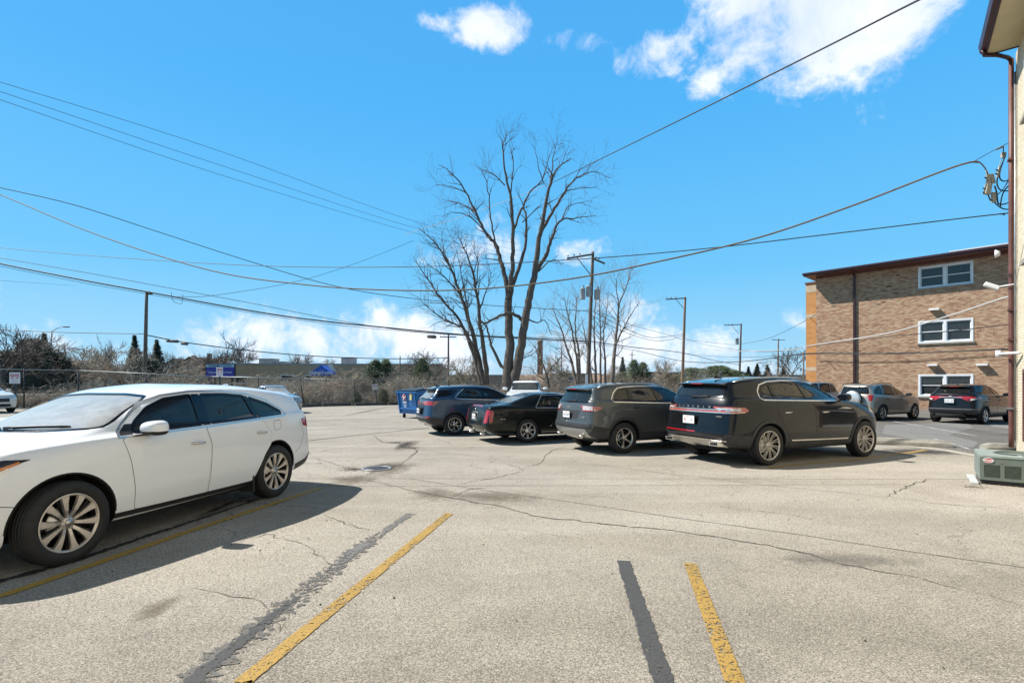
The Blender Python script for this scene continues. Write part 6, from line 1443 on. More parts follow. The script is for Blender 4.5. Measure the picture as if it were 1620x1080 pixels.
# -- near building: wall runs from the corner back past the camera
UN = Vector((.6, .8)); ON = (11.93, 12.2, 0); MN = Matrix(((-.6, -.8, 0, ON[0]), (-.8, .6, 0, ON[1]), (0, 0, 1, 0), (0, 0, 0, 1)))   # along = towards camera, out = (-.8,.6)
def near_building():
    root = empty('cream_building', (0, 0, 0), 0, 'cream brick building at the right edge with maroon gutter and brown downspout', 'building')
    WN = [(.94, 2.7, .35, 1.95)]+[(t, t+2.6, z, z+1.35) for t in (7, 13, 19, 25) for z in (.9, 4.2, 7.3)]+[(1.2, 3.6, 4.3, 5.6), (1.2, 3.6, 7.4, 8.7)]
    L, D, Hh = 30., 13., 9.42; mb = wall_with_holes(0, L, 0, Hh, WN)
    mb.add([(0, 0, 0), (0, -D, 0), (0, -D, Hh), (0, 0, Hh)], [(0, 1, 2, 3)]); mb.add([(L, 0, 0), (L, -D, 0), (L, -D, Hh), (L, 0, Hh)], [(0, 1, 2, 3)])
    bake(mb, MN).build('wall', BK_cream, root, uv=True)
    for i, (a, b, c, d) in enumerate(WN):
        if i == 0:
            f = MB(); f.box((a, -.2, c), (a+.08, .02, d)); f.box((b-.08, -.2, c), (b, .02, d)); f.box((a+.08, -.2, d-.08), (b-.08, .02, d)); w = bake(f, MN).build('window', M_maroonr, root)
            g = MB()
            for z in (c, (c+d)/2-.05, d-.18): g.box((a+.08, -.12, z), (b-.08, -.04, z+.10))
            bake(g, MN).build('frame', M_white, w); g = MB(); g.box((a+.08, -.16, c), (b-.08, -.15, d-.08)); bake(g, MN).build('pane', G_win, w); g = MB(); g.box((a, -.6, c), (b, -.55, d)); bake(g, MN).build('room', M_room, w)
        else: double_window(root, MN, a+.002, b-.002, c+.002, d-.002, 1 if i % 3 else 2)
    ov = .58; e0 = .42
    so = MB(); so.box((e0, 0, Hh-.02), (L, ov-.03, Hh+.02)); bake(so, MN).build('soffit', M_soffit, root)
    fa = MB(); fa.box((e0-.03, 0, Hh-.04), (e0, ov-.03, Hh+.25)); fa.box((e0-.03, ov-.03, Hh-.04), (L, ov, Hh+.26)); fa.prism([(0, ov, Hh+.02), (0, ov+.09, Hh+.06), (0, ov+.12, Hh+.22), (0, ov, Hh+.22)], (e0-.03, 0, 0), (L, 0, 0)); bake(fa, MN).build('gutter', M_maroon, root, fix=True)
    ro = MB(); ro.add([(e0-.05, ov, Hh+.27), (L, ov, Hh+.27), (L, -D/2, Hh+1.6), (e0+2, -D/2, Hh+1.6), (e0-.05, -D, Hh+.27)], [(0, 1, 2, 3), (0, 3, 4)]); bake(ro, MN).build('roof', M_shingle, root)
    p = MB(); e = [Vector((.56, ov+.06, Hh+.06)), Vector((.52, ov+.02, Hh-.06)), Vector((.34, ov*.6, Hh-.065)), Vector((.10, .16, Hh-.065)), Vector((.055, .085, Hh-.13))]
    p.tube(e, .044, 8); bake(p, MN).build('downspout_elbow', M_maroon, root); p = MB(); zz = [Hh-.12, 6, 3.2, 2.2, 1.2, .5, .12]; xx = [.055, .055, .055, .07, .05, .08, .08]
    p.tube([Vector((x, .085, z)) for x, z in zip(xx, zz)], .05, 8); bake(p, MN).build('downspout', M_maroonr, root)
    for z in (6.9, 3.35, 2.65, 1.02):
        q = MB(); q.box((-.02, .02, z), (.14, .15, z+.045)); bake(q, MN).build('pipe_bracket', M_galv if z < 2 else M_maroonr, root)
    q = MB(); q.tube([(.24, .04, .3), (.24, .04, 8.9)], .022, 6); bake(q, MN).build('conduit', M_galv, root)
    q = MB(); q.tube([(.9, .05, 2.32), (-.02, .30, 2.34)], .030, 8); q.tube([(.0, .30, 2.26), (.0, .30, 2.42)], .055, 10); bake(q, MN).build('vent_pipe', M_white, root)
    q = MB(); q.tube([(.25, .02, 3.95), (.0, .30, 3.95)], .015, 6); m = Matrix.Translation((-.02, .42, 3.98)) @ Matrix.Rotation(.5, 4, 'X'); q.box((-.09, -.15, -.05), (.09, .15, .05), mat=m, bev=.02); bake(q, MN).build('security_camera', M_white, root)
    q = MB(); m = Matrix.Translation((-.02, .36, 4.75)) @ Matrix.Rotation(-.5, 4, 'X'); q.lathe([(.001, -.03), (.05, -.03), (.10, .06), (.001, .06)], 14, 'y', origin=(-.02, .30, 4.75)); bake(q, MN).build('flood_lamp', M_white, root)
near_building()

# -- distant buildings
def flat_building(label, px0, px1, Y, ytop, mat, depth=12, slope=0., name='low_building', parap=None, wins=()):
    a, b = P(px0, 605, Y), P(px1, 605, Y+slope); z = P(px0, ytop, Y).z; root = empty(name, (0, 0, 0), 0, label, 'building'); u = (b-a); L = u.length; u.normalize()
    M = Matrix(((u.x, u.y, 0, a.x), (u.y, -u.x, 0, a.y), (0, 0, 1, 0), (0, 0, 0, 1))); hl = []
    for (p0, p1, y0, y1) in wins:
        t0, t1 = (P(p0, 605, Y)-a).dot(u), (P(p1, 605, Y)-a).dot(u); hl.append((t0, t1, P(0, y1, Y).z, P(0, y0, Y).z))
    mb = wall_with_holes(0, L, -.14, z, hl)
    mb.add([(0, 0, -.14), (0, -depth, -.14), (0, -depth, z), (0, 0, z)], [(3, 2, 1, 0)]); mb.add([(L, 0, -.14), (L, -depth, -.14), (L, -depth, z), (L, 0, z)], [(0, 1, 2, 3)]); mb.add([(0, 0, z), (L, 0, z), (L, -depth, z), (0, -depth, z)], [(0, 1, 2, 3)])
    bake(mb, M).build('wall', mat, root, uv=True)
    c = MB(); c.box((-.1, -.2, z+.003), (L+.1, .12, z+.22)); bake(c, M).build('coping', parap or M_galv, root)
    for t0, t1, z0, z1 in hl:
        w = MB(); w.box((t0, -.12, z0), (t1, -.02, z0+.1)); w.box((t0, -.12, z1-.12), (t1, -.02, z1)); w.box((t0, -.12, z0+.1), (t0+.1, -.02, z1-.12)); w.box((t1-.1, -.12, z0+.1), (t1, -.02, z1-.12)); o = bake(w, M).build('window', M_white, root)
        g = MB(); g.box((t0+.1, -.10, z0+.1), (t1-.1, -.08, z1-.12)); bake(g, M).build('pane', M_frit, o)
    return root, M
r_, MD = flat_building('long low taupe brick office with a blue gabled entrance awning', 338, 700, 88, 576.3, BK_taupe, 20, 3, wins=[(441, 462, 592.5, 604), (478, 490, 593, 603), (370, 390, 594, 606), (640, 655, 592, 603)])
def awning():
    root = empty('entrance_awning', (0, 0, 0), 0, 'blue gabled awning lettered in white over the office entrance', 'awning'); Y = 85.5
    M_blue = pmat('blue_canvas', (.015, .10, .48), .6, var=.15); A, B_, T = P(490.5, 593.5, Y), P(524, 593.5, Y), P(508, 577.5, Y); zl = A.z; a0, b0 = P(490.5, 590, Y), P(524, 590, Y)
    mb = MB(); mb.add([A, B_, b0, T, a0], [(0, 1, 2, 3, 4)]); mb.add([a0, T, T+Vector((0, 3, 0)), a0+Vector((0, 3, 0))], [(0, 1, 2, 3)]); mb.add([T, b0, b0+Vector((0, 3, 0)), T+Vector((0, 3, 0))], [(0, 1, 2, 3)]); mb.add([B_, b0, b0+Vector((0, 3, 0)), B_+Vector((0, 3, 0))], [(0, 1, 2, 3)]); mb.build('canvas', M_blue, root)
    w = MB(); q0, q1 = P(514, 578.5, Y-.05), P(528, 590.5, Y+2.6); w.add([T+Vector((1.0, -.02, .05)), q1+Vector((0, 0, .0)), q1+Vector((.3, .8, .2)), T+Vector((1.4, 1.2, .18))], [(0, 1, 2, 3)]); w.build('pale_panel', M_white, root)
    text_obj('lettering', 'DREAM TOWN', .62, P(507.5, 590, Y-.08), (1, 0, 0), (0, 0, 1), M_white, root, .01, bold=.012, font_w=.92)
    text_obj('lettering', 'REALTY', .22, P(507.5, 592.3, Y-.04), (1, 0, 0), (0, 0, 1), M_white, root, .01)
    e = MB(); a, b = P(496, 605, 87.6), P(523, 605, 87.6); z = P(0, 594, 87.6).z; e.box((a.x, 87.4, -.14), (a.x+.8, 87.98, z)); e.box((b.x-.5, 87.4, -.14), (b.x, 87.98, z)); e.build('door_surround', pmat('beige_render', (.50, .40, .26), .8), root)
    g = MB(); g.box((a.x+.85, 87.7, -.1), (b.x-.55, 87.8, z-.1)); d = g.build('entrance_door', M_frit, root); g = MB(); g.box(((a.x+b.x)/2-.1, 87.6, -.1), ((a.x+b.x)/2+.1, 87.69, z)); g.box((a.x+.85, 87.6, z-.35), (b.x-.55, 87.69, z-.1)); g.build('frame', M_white, d)
awning()
for k, (p0, p1, y0, nm) in enumerate([(416, 438, 568.5, 'grey rooftop air handler nearest the left end of the office roof'), (544, 562, 566.5, 'pale rooftop air handler right of the blue awning'), (444, 455, 573, 'low dark rooftop duct box beside the left air handler')]):
    a, b = P(p0, 576, 94), P(p1, 576, 94); z0 = 4.96; z1 = P(0, y0, 94).z; mb = MB(); mb.box((a.x, 92.5, z0), (b.x, 95, z1)); mb.box((a.x-.08, 92.42, z1+.003), (b.x+.08, 95.08, z1+.12)); mb.box((a.x+.3, 92.42, z0+.3), (a.x+1.2, 92.497, z1-.2)); o = mb.build('air_handler', M_galv if k != 1 else pmat('grey_paint', (.32, .34, .36), .6)); tag(o, nm, 'roof unit', 'rooftop units on the low office')
def pylon_sign():
    root = empty('sign_board', (0, 0, 0), 0, 'office sign board with a pale lettered strip above a purple panel behind the fence', 'sign'); Y = 60
    a, b = P(326.5, 576, Y), P(370.5, 597, Y); c = P(0, 581, Y).z
    mb = MB(); mb.box((a.x-.06, Y+.003, b.z-.05), (b.x+.06, Y+.25, a.z+.05)); mb.build('cabinet', M_cabin, root)
    mb = MB(); mb.box((a.x, Y-.04, c+.01), (b.x, Y, a.z)); mb.build('top_panel', pmat('pale_blue_panel', (.38, .50, .60), .5), root)
    mb = MB(); mb.box((a.x, Y-.04, b.z), (b.x, Y, c-.01)); mb.build('purple_panel', pmat('purple_panel', (.055, .045, .33), .5), root)
    text_obj('lettering', 'DREAM TOWN', .40, ((a.x+b.x)/2, Y-.045, (a.z+c)/2+.0), (1, 0, 0), (0, 0, 1), pmat('navy', (.05, .09, .19), .5), root, .004, bold=.006, font_w=.98)
    text_obj('lettering', "Women's History Month", .31, ((a.x+b.x)/2, Y-.045, P(0, 588.8, Y).z), (1, 0, 0), (0, 0, 1), M_white, root, .004, bold=.004, font_w=.86)
    for x in (a.x+.3, b.x-.3): mb = MB(); mb.box((x-.08, Y+.04, -.14), (x+.08, Y+.2, b.z-.05)); mb.build('post', M_cabin, root)
pylon_sign()
flat_building('low pale brown brick building with dark roof band right of the big tree', 862, 948, 96, 592, BK_far, 15, 4, parap=M_cabin, wins=[(868, 880, 596, 601), (905, 915, 596, 601)])
flat_building('low reddish brick building behind the bare tree left of the wooden pole', 1022, 1082, 84, 590, BK_far, 15, 4, parap=M_shingle, wins=[(1050, 1057, 594, 601)])
flat_building('distant pale brick building between the two small utility poles', 694, 800, 120, 594, BK_far, 15, 0)
flat_building('far low brick building beyond the conifers at the right', 1180, 1300, 125, 594, BK_far, 15, 0)
def house(px, Y, w, label, wall, roofm, gable=True):
    c = P(px, 605, Y); root = empty('house', (0, 0, 0), 0, label, 'house', 'small houses beyond the railings'); h = 4.2; rh = 2.6; d = 9
    x0, x1, y0, y1 = c.x-w/2, c.x+w/2, Y, Y+d; mb = MB(); mb.box((x0, y0, -.14), (x1, y1, h)); mb.add([(x0, y0, h+.003), (x1, y0, h+.003), (c.x, y0, h+rh)], [(0, 1, 2)]); mb.add([(x0, y1, h+.003), (x1, y1, h+.003), (c.x, y1, h+rh)], [(2, 1, 0)]); mb.build('wall', wall, root)
    mb = MB(); o = .4
    for s in (-1, 1): mb.add([(c.x, y0-o, h+rh+.12), (c.x, y1+o, h+rh+.12), (c.x+s*(w/2+o), y1+o, h-.25), (c.x+s*(w/2+o), y0-o, h-.25), (c.x, y0-o, h+rh-.02), (c.x, y1+o, h+rh-.02), (c.x+s*(w/2+o), y1+o, h-.4), (c.x+s*(w/2+o), y0-o, h-.4)], [(0, 1, 2, 3), (4, 7, 6, 5), (0, 3, 7, 4), (1, 5, 6, 2), (3, 2, 6, 7)])
    mb.build('roof', roofm, root)
    for dx, z, ww, hh in ((-w*.22, 1.2, .9, 1.3), (w*.22, 1.2, .9, 1.3), (0, h-.2, .9, 1.2)):
        f = MB(); f.box((c.x+dx-ww/2-.1, y0-.06, z-.1), (c.x+dx+ww/2+.1, y0-.003, z+hh+.1)); q = f.build('window', M_white, root); f = MB(); f.box((c.x+dx-ww/2, y0-.09, z), (c.x+dx+ww/2, y0-.062, z+hh)); f.build('pane', M_frit, q)
    ch = MB(); ch.box((c.x+w*.2, y0+3, h+.5), (c.x+w*.2+.7, y0+3.7, h+rh+.9)); ch.build('chimney', BK_far, root)
cream = pmat('cream_siding', (.55, .52, .45), .8, var=.1); slate = pmat('slate_roof', (.07, .075, .08), .9, var=.3); brownr = pmat('brown_roof', (.20, .13, .09), .9, var=.3)
house(276, 112, 9, 'small cream house with dark roof left of the office sign', cream, slate); house(301, 104, 8, 'small brick house with brown gable roof directly left of the office sign', BK_far, brownr); house(322, 118, 8, 'small pale house half behind the office sign', cream, slate)
house(120, 120, 11, 'small house behind the bare trees at the left', pmat('brown_siding', (.28, .22, .17), .8), brownr)
def chimney_stack():
    c = P(854.5, 605, 100); mb = MB(); h = P(0, 538, 100).z; mb.lathe([(.62, -.14), (.50, h-.5), (.56, h-.45), (.56, h), (.40, h), (.40, h-.3)], 18, origin=(c.x, c.y, 0)); o = mb.build('chimney_stack', pmat('old_brick', (.30, .19, .13), .9, var=.35, vscale=3)); tag(o, 'tall round brick chimney stack seen beside the big bare tree', 'chimney')
chimney_stack()
# ------------------------------------------------------------ fence, railings, signs
def chain_fence():
    root = empty('chain_link_fence', (0, 0, 0), 0, 'black chain link fence with leaning posts along the far edge of the lot', 'fence')
    L = [(-46, 29.9, 2.72), (-28.2, 33.5, 2.44), (-20.3, 34.7, 2.05), (-14.4, 35.8, 1.93), (-8.2, 38.8, 1.85)]
    M_w = pmat('fence_wire', (.07, .072, .07), .6, metal=.4); M_p = pmat('fence_post', (.03, .03, .032), .6); M_tr = pmat('top_rail', (.33, .36, .34), .5, metal=.3)
    mb = MB(); tr = MB(); k = 0
    for (x0, y0, h0), (x1, y1, h1) in zip(L, L[1:]):
        a, b = Vector((x0, y0, 0)), Vector((x1, y1, 0)); ln = (b-a).length; u = (b-a)/ln; n = int(ln/.13)
        for s in (1, -1):
            for i in range(-14, n+14):
                t0 = i*.13; hh = h0+(h1-h0)*min(1, max(0, t0/ln)); t1 = t0+s*hh*.8
                z0, z1 = .06, hh
                ta, tb = t0, t1
                if ta < 0 and tb < 0 or ta > ln and tb > ln: continue
                def cl(t): return min(ln, max(0, t))
                ca, cb = cl(ta), cl(tb); f = lambda q: z0+(z1-z0)*(q-ta)/(tb-ta)
                p, q = a+u*ca+Vector((0, s*.006, f(ca))), a+u*cb+Vector((0, s*.006, f(cb)))
                if (p-q).length < .05: continue
                mb.tube([p, q], .0036, 3, cap=False, smooth=False)
        tr.tube([a+Vector((0, 0, h0)), b+Vector((0, 0, h1))], .03 if x0 < -20 else .018, 6)
        m = max(1, int(ln/3.0))
        for i in range(m+1 if (x1, y1) == L[-1][:2] else m):
            p = a+u*ln*i/m; hh = h0+(h1-h0)*i/m; lean = Vector((-.35, 0, 0))*(1 if x0 > -20 else 0)*rnd.uniform(.5, 1.1)
            pm_ = MB(); pm_.tube([p-Vector((0, 0, .14)), p+lean+Vector((0, 0, hh+.05))], .04, 8); pm_.build('post', M_p, root)
    mb.build('wire_mesh', M_w, root); tr.build('top_rail', M_tr, root)
chain_fence()
def guard_rail():
    root = empty('guard_rail', (0, 0, 0), 0, 'long grey steel guard rail running behind the chain link fence', 'guard rail'); a, b = Vector((-62, 38, 0)), Vector((-5, 50, 0)); u = (b-a).normalized(); n = Vector((u.y, -u.x, 0))
    pr = [(0, .34), (.07, .38), (.07, .44), (.0, .50), (.0, .54), (.07, .60), (.07, .66), (0, .70)]; vs = [a+n*o+Vector((0, 0, z)) for o, z in pr]+[b+n*o+Vector((0, 0, z)) for o, z in pr]
    mb = MB(); mb.add(vs, [(i, i+1, 9+i, 8+i) for i in range(7)]); mb.build('beam', pmat('weathered_steel', (.20, .195, .18), .6, metal=.4, var=.4), root)
    for k in range(16): p = a+u*(2+k*3.7)-n*.05; mb = MB(); mb.box((p.x-.07, p.y-.07, -.14), (p.x+.07, p.y+.07, .72)); mb.build('post', M_cabin, root)
guard_rail()
def parking_sign(px, py_top, py_bot, wpx, Y, label, tilt=0, red=True):
    c = P(px, 605, Y); z1, z0 = P(0, py_top, Y).z, P(0, py_bot, Y).z; w = wpx/F*Y; root = empty('parking_sign', (c.x, Y, 0), 0, label, 'sign', 'red and white parking signs on posts'); root.rotation_euler = (0, tilt, 0)
    mb = MB(); mb.box((-w/2, -.012, z0), (w/2, 0, z1), bev=.003); pl = mb.build('panel', M_white, root); h = z1-z0
    mr = pmat('sign_red', (.42, .012, .02), .5)
    mb = MB(); mb.box((-w*.42, -.0155, z1-h*.36), (w*.42, -.0125, z1-h*.13)); mb.build('red_band', mr, pl)
    text_obj('lettering', 'WARNING', h*.16, (0, -.017, z1-h*.245), (1, 0, 0), (0, 0, 1), M_white, pl, .001, bold=.002)
    for sx in (-.24, .24):    # two small red tow symbols
        mb = MB(); mb.box((w*(sx-.15), -.015, z1-h*.53), (w*(sx+.15), -.0125, z1-h*.47)); mb.box((w*(sx-.03), -.0153, z1-h*.50), (w*(sx+.14), -.0128, z1-h*.42)); mb.build('tow_symbol', mr, pl)
    for k, tx in enumerate(('PRIVATE PARKING', 'UNAUTHORIZED VEHICLES', 'WILL BE TOWED', 'AT OWNER EXPENSE')): text_obj('lettering', tx, h*.075, (0, -.0135, z1-h*(.62+.095*k)), (1, 0, 0), (0, 0, 1), mr, pl, .0006, font_w=.9)
    mb = MB(); mb.box((-.035, .002, -.14), (.035, .05, z1+.04)); mb.build('post', pmat('sign_post', (.022, .035, .045), .5), root)
parking_sign(23.5, 589, 606.5, 17, 32.7, 'red and white parking sign on a black post beside the cream van')
parking_sign(347.5, 581, 594.5, 10.5, 34.1, 'red and white parking sign in front of the purple sign board')
parking_sign(597.5, 607, 616, 8, 38.5, 'small red and white parking sign leaning in the brush left of the dumpster', radians(-9))
def cans(): pass
# ------------------------------------------------------------ dumpster
def dumpster():
    s = 40.0; Y = F*CH/(660.5-HY); a = G(637.5, 661); b = G(663.5, 662.5)
    u = (b-a); w = u.length; u.normalize(); h0 = atan2(u.y, u.x)
    root = empty('dumpster', (a.x, a.y, 0), h0-.10, 'blue wheeled dumpster with black lids beside the blue crossover', 'dumpster')
    mb_ = pmat('dumpster_blue', (.014, .15, .40), .45, var=.25, vscale=4, grime=.25); W_ = w+.42; D = 1.3; z0, z1 = .22, 1.28
    f = MB(); x0, x1 = -.30, -.30+W_
    vs = [(x0+.12, 0, z0), (x1-.12, 0, z0), (x1-.12, D, z0), (x0+.12, D, z0), (x0, -.16, z1-.02), (x1, -.16, z1-.02), (x1, D, z1+.10), (x0, D, z1+.10)]
    f.add(vs, [(0, 3, 2, 1), (0, 1, 5, 4), (1, 2, 6, 5), (2, 3, 7, 6), (3, 0, 4, 7)]); bd = f.build('body', mb_, root)
    for z, t in ((.46, .03), (z1-.06, .035)):
        k = (z-z0)/(z1-z0); r = MB(); r.box((x0+.12-.12*k-.03, -.16*k-t-.02, z-.03), (x1-.12+.12*k+.03, -.16*k, z+.03)); r.build('rib', mb_, bd)
    for x in (x0+.10, x1-.16): r = MB(); r.prism([(x, -.02, z0), (x+.06, -.02, z0), (x+.06, -.18, z1-.08), (x, -.18, z1-.08)], (0, -.03, 0), (0, .02, 0)); r.build('rib', mb_, bd, fix=True)
    for k in (0, 1):
        xm = x0+W_*.5*k; r = MB(); n = 8; vs = []
        for i in range(n+1):
            yy = -.22+(D+.27)*i/n; zz = z1+.02+.12*i/n+.045*sin(pi*i/n)*(1 if k else .4); vs += [(xm+.01, yy, zz), (xm+W_*.5-.01, yy, zz), (xm+W_*.5-.01, yy, zz-.025), (xm+.01, yy, zz-.025)]
        r.add(vs, [(4*i+s_, 4*i+(s_+1) % 4, 4*i+4+(s_+1) % 4, 4*i+4+s_) for i in range(n) for s_ in range(4)]+[(0, 1, 2, 3), (4*n+3, 4*n+2, 4*n+1, 4*n)]); r.build('lid', pmat('lid_black', (.03, .03, .032), .45, var=.3), root, fix=True)
    for x in (x0+.2, x1-.2):
        for y in (.15, D-.15):
            c = MB(); c.lathe([(.001, -.022), (.085, -.022), (.09, 0), (.085, .022), (.001, .022)], 16, 'x', origin=(x, y, .09)); c.box((x-.035, y-.05, .10), (x+.035, y+.05, z0-.003)); c.build('caster', M_rubber, root)
    for x in (x0-.02, x1-.02): c = MB(); c.box((x-.05, .0, .93), (x+.08, .5, 1.03)); c.build('lift_pocket', mb_, bd)
    # markings: red and white emblem, white lines of lettering, yellow notice
    def on(x, z): k = (z-z0)/(z1-z0); return Vector((x, -.16*k-.045, z))
    cx = x0+W_*.40; em = MB()
    for j in range(5):
        t = pi/2+2*pi*j/5; em.lathe([(.001, -.004), (.055, -.004), (.055, 0), (.001, 0)], 12, 'y', origin=on(cx+.105*cos(t), .96+.115*sin(t)))
    em.build('emblem', pmat('emblem_pink', (.55, .22, .22), .6), bd); em = MB(); em.lathe([(.001, -.008), (.07, -.008), (.07, -.003), (.001, -.003)], 5, 'y', origin=on(cx, .96)); em.build('emblem', M_white, bd)
    text_obj('lettering', 'WASTE', .085, on(cx, .74)-Vector((0, .004, 0)), (1, 0, 0), (0, 0, 1), M_white, bd, .001, bold=.004)
    text_obj('lettering', '773 254', .07, on(cx, .62)-Vector((0, .004, 0)), (1, 0, 0), (0, 0, 1), M_white, bd, .001, bold=.002); text_obj('lettering', '6400', .07, on(cx, .54)-Vector((0, .004, 0)), (1, 0, 0), (0, 0, 1), M_white, bd, .001, bold=.002)
    yn = MB(); q = on(x1-.42, .98); yn.box((q.x-.07, q.y-.006, .86), (q.x+.07, q.y+.03, 1.16)); yn.build('notice', pmat('notice_yellow', (.62, .52, .22), .6), bd)
dumpster()
# ------------------------------------------------------------ condenser unit
def condenser():
    o = Vector((7.63, 8.4, 0)); s = Vector((.62, .785, 0)).normalized(); fr = Vector((.785, -.62, 0)).normalized()
    M = Matrix(((fr.x, s.x, 0, o.x), (fr.y, s.y, 0, o.y), (0, 0, 1, 0), (0, 0, 0, 1)))
    root = empty('condenser_unit', (0, 0, 0), 0, 'low sage green outdoor condenser unit with louvred panels by the cream building', 'air conditioner')
    root.matrix_world = M; gm = pmat('sage_paint', (.135, .160, .130), .5, var=.15, vscale=5, grime=.15); gl = pmat('sage_light', (.26, .30, .265), .5, var=.15, vscale=5, grime=.2)
    Wd, D, z0, z1 = 1.02, 1.06, .075, .475
    b = MB(); b.box((.04, .04, z0), (Wd-.04, D-.04, z1-.03)); b.build('core', M_cav, root)
    def face(nm, horizontal, lo, hi):
        p = MB()
        p.box((lo, -.001, z0), (hi, .02, z0+.045)); p.box((lo, -.001, z0+.245), (hi, .02, z1-.025)); n = 4; wslot = (hi-lo-.05)/n
        for k in range(n+1): x = lo+.0+k*wslot; p.box((x, -.001, z0+.045), (x+.05, .02, z0+.245))
        for k in range(n):
            for j in range(11):
                z = z0+.052+j*.0175; m = Matrix.Translation((0, .008, z)) @ Matrix.Rotation(radians(-38), 4, 'X'); p.box((lo+k*wslot+.05, -.009, -.0015), (lo+(k+1)*wslot, .009, .0015), mat=m)
        if not horizontal: R_ = Matrix(((0, 1, 0, 0), (1, 0, 0, 0), (0, 0, 1, 0), (0, 0, 0, 1))); p.v = [tuple(R_ @ Vector(v)) for v in p.v]
        return p.build(nm, gm if horizontal else gl, root, fix=True)
    ff = face('front_panel', True, .0, Wd)
    sp = MB(); sp.box((-.001, .021, z0), (.02, D, z1-.025))
    for k in range(12): sp.box((-.008, .08+k*.078, z0+.03), (-.0015, .115+k*.078, z1-.06))
    sp.build('side_panel', gl, root); sp = MB(); sp.box((Wd-.02, .021, z0), (Wd, D, z1-.025)); sp.box((.02, D-.02, z0), (Wd-.02, D, z1-.025)); sp.build('rear_panel', gm, root)
    tp = MB(); n = 40; cx, cy, R0 = Wd*.55, D*.5, .36; ring = [(cx+R0*cos(2*pi*k/n), cy+R0*sin(2*pi*k/n)) for k in range(n)]
    def edge(t):
        c, s_ = cos(t), sin(t); k = min((Wd+.01-cx)/c if c > 1e-6 else 9, (cx+.01)/-c if c < -1e-6 else 9, (D+.01-cy)/s_ if s_ > 1e-6 else 9, (cy+.01)/-s_ if s_ < -1e-6 else 9); return (cx+c*k, cy+s_*k)
    out = [edge(2*pi*k/n) for k in range(n)]; vs = [(x, y, z1) for x, y in ring]+[(x, y, z1-.004) for x, y in out]+[(x, y, z1-.035) for x, y in out]+[(x, y, z1-.10) for x, y in ring]
    tp.add(vs, [(k, (k+1) % n, n+(k+1) % n, n+k) for k in range(n)]+[(n+k, n+(k+1) % n, 2*n+(k+1) % n, 2*n+k) for k in range(n)]+[(k, 3*n+k, 3*n+(k+1) % n, (k+1) % n) for k in range(n)]); tp.build('top_panel', gl, root)
    g = MB()
    for r in [.05+.022*i for i in range(14)]: g.tube([(cx+r*cos(t), cy+r*sin(t), z1+.012) for t in [2*pi*k/36 for k in range(37)]], .0025, 4, cap=False)
    for k in range(8): t = pi*k/4; g.tube([(cx, cy, z1+.016), (cx+.37*cos(t), cy+.37*sin(t), z1+.006)], .0035, 4)
    gr = g.build('fan_guard', gm, root); f = MB(); f.lathe([(.001, z1-.05), (.07, z1-.05), (.07, z1-.02), (.001, z1-.02)], 16, origin=(cx, cy, 0))
    for k in range(4):
        t = k*pi/2; m = Matrix.Translation((cx, cy, z1-.06)) @ Matrix.Rotation(t, 4, 'Z') @ Matrix.Rotation(.35, 4, 'X'); f.box((.05, -.09, -.003), (.33, .09, .003), mat=m)
    f.build('fan', M_galv, root)
    # oval badge
    bd = MB(); bx, bz = .10, z1-.08; vs = []
    for k in range(28): t = 2*pi*k/28; vs.append((bx+.062*cos(t), -.004, bz+.037*sin(t)))
    bd.prism(vs, (0, -.003, 0), (0, .002, 0)); bo = bd.build('badge', pmat('badge_red', (.55, .05, .03), .4), root, fix=True)
    rg = MB(); rg.tube([(bx+.062*cos(t), -.008, bz+.037*sin(t)) for t in [2*pi*k/28 for k in range(29)]], .004, 4, cap=False); rg.build('badge_ring', M_white, bo)
    text_obj('lettering', 'Rheem', .044, (bx, -.0085, bz+.002), (1, 0, 0), (0, 0, 1), M_white, bo, .0005, bold=.0015, shear=.25)
    for x, z in ((.26, z1-.12), (.55, z1-.12)): q = MB(); q.lathe([(.001, -.006), (.007, -.006), (.008, 0), (.001, 0)], 8, 'y', origin=(x, -.002, z)); q.build('screw', pmat('rust', (.12, .04, .02), .8), root)
    pd = MB(); pd.box((-.115, -.12, 0), (-.02, .34, .045), bev=.008); pd.box((-.125, .36, 0), (-.02, .80, .045), bev=.008); p = pd.build('pad_bricks', pmat('pale_block', (.50, .50, .48), .85, var=.2, bump=(60, .4, .003)), None); p.matrix_world = M; tag(p, 'pale concrete blocks lying along the side of the condenser unit', 'concrete block')
    bs = MB(); bs.box((.02, .03, .0), (Wd+.1, D, .07)); bs.build('base', M_cabin, root)
    q = MB(); rr = random.Random(4)
    for k in range(60):
        x, y = rr.uniform(-.3, 1.2), rr.gauss(-.05, .06); a_ = rr.uniform(0, 3); q.add([M @ Vector((x, y, .008)), M @ Vector((x+.03*cos(a_), y+.03*sin(a_), .02)), M @ Vector((x+.02*cos(a_+.8), y+.02*sin(a_+.8), .008))], [(0, 1, 2)])
    tag(q.build('dry_leaves', pmat('dry_leaf', (.24, .15, .07), .9)), 'scattered dry brown leaves at the foot of the condenser unit', 'leaves', kind='stuff')
condenser()
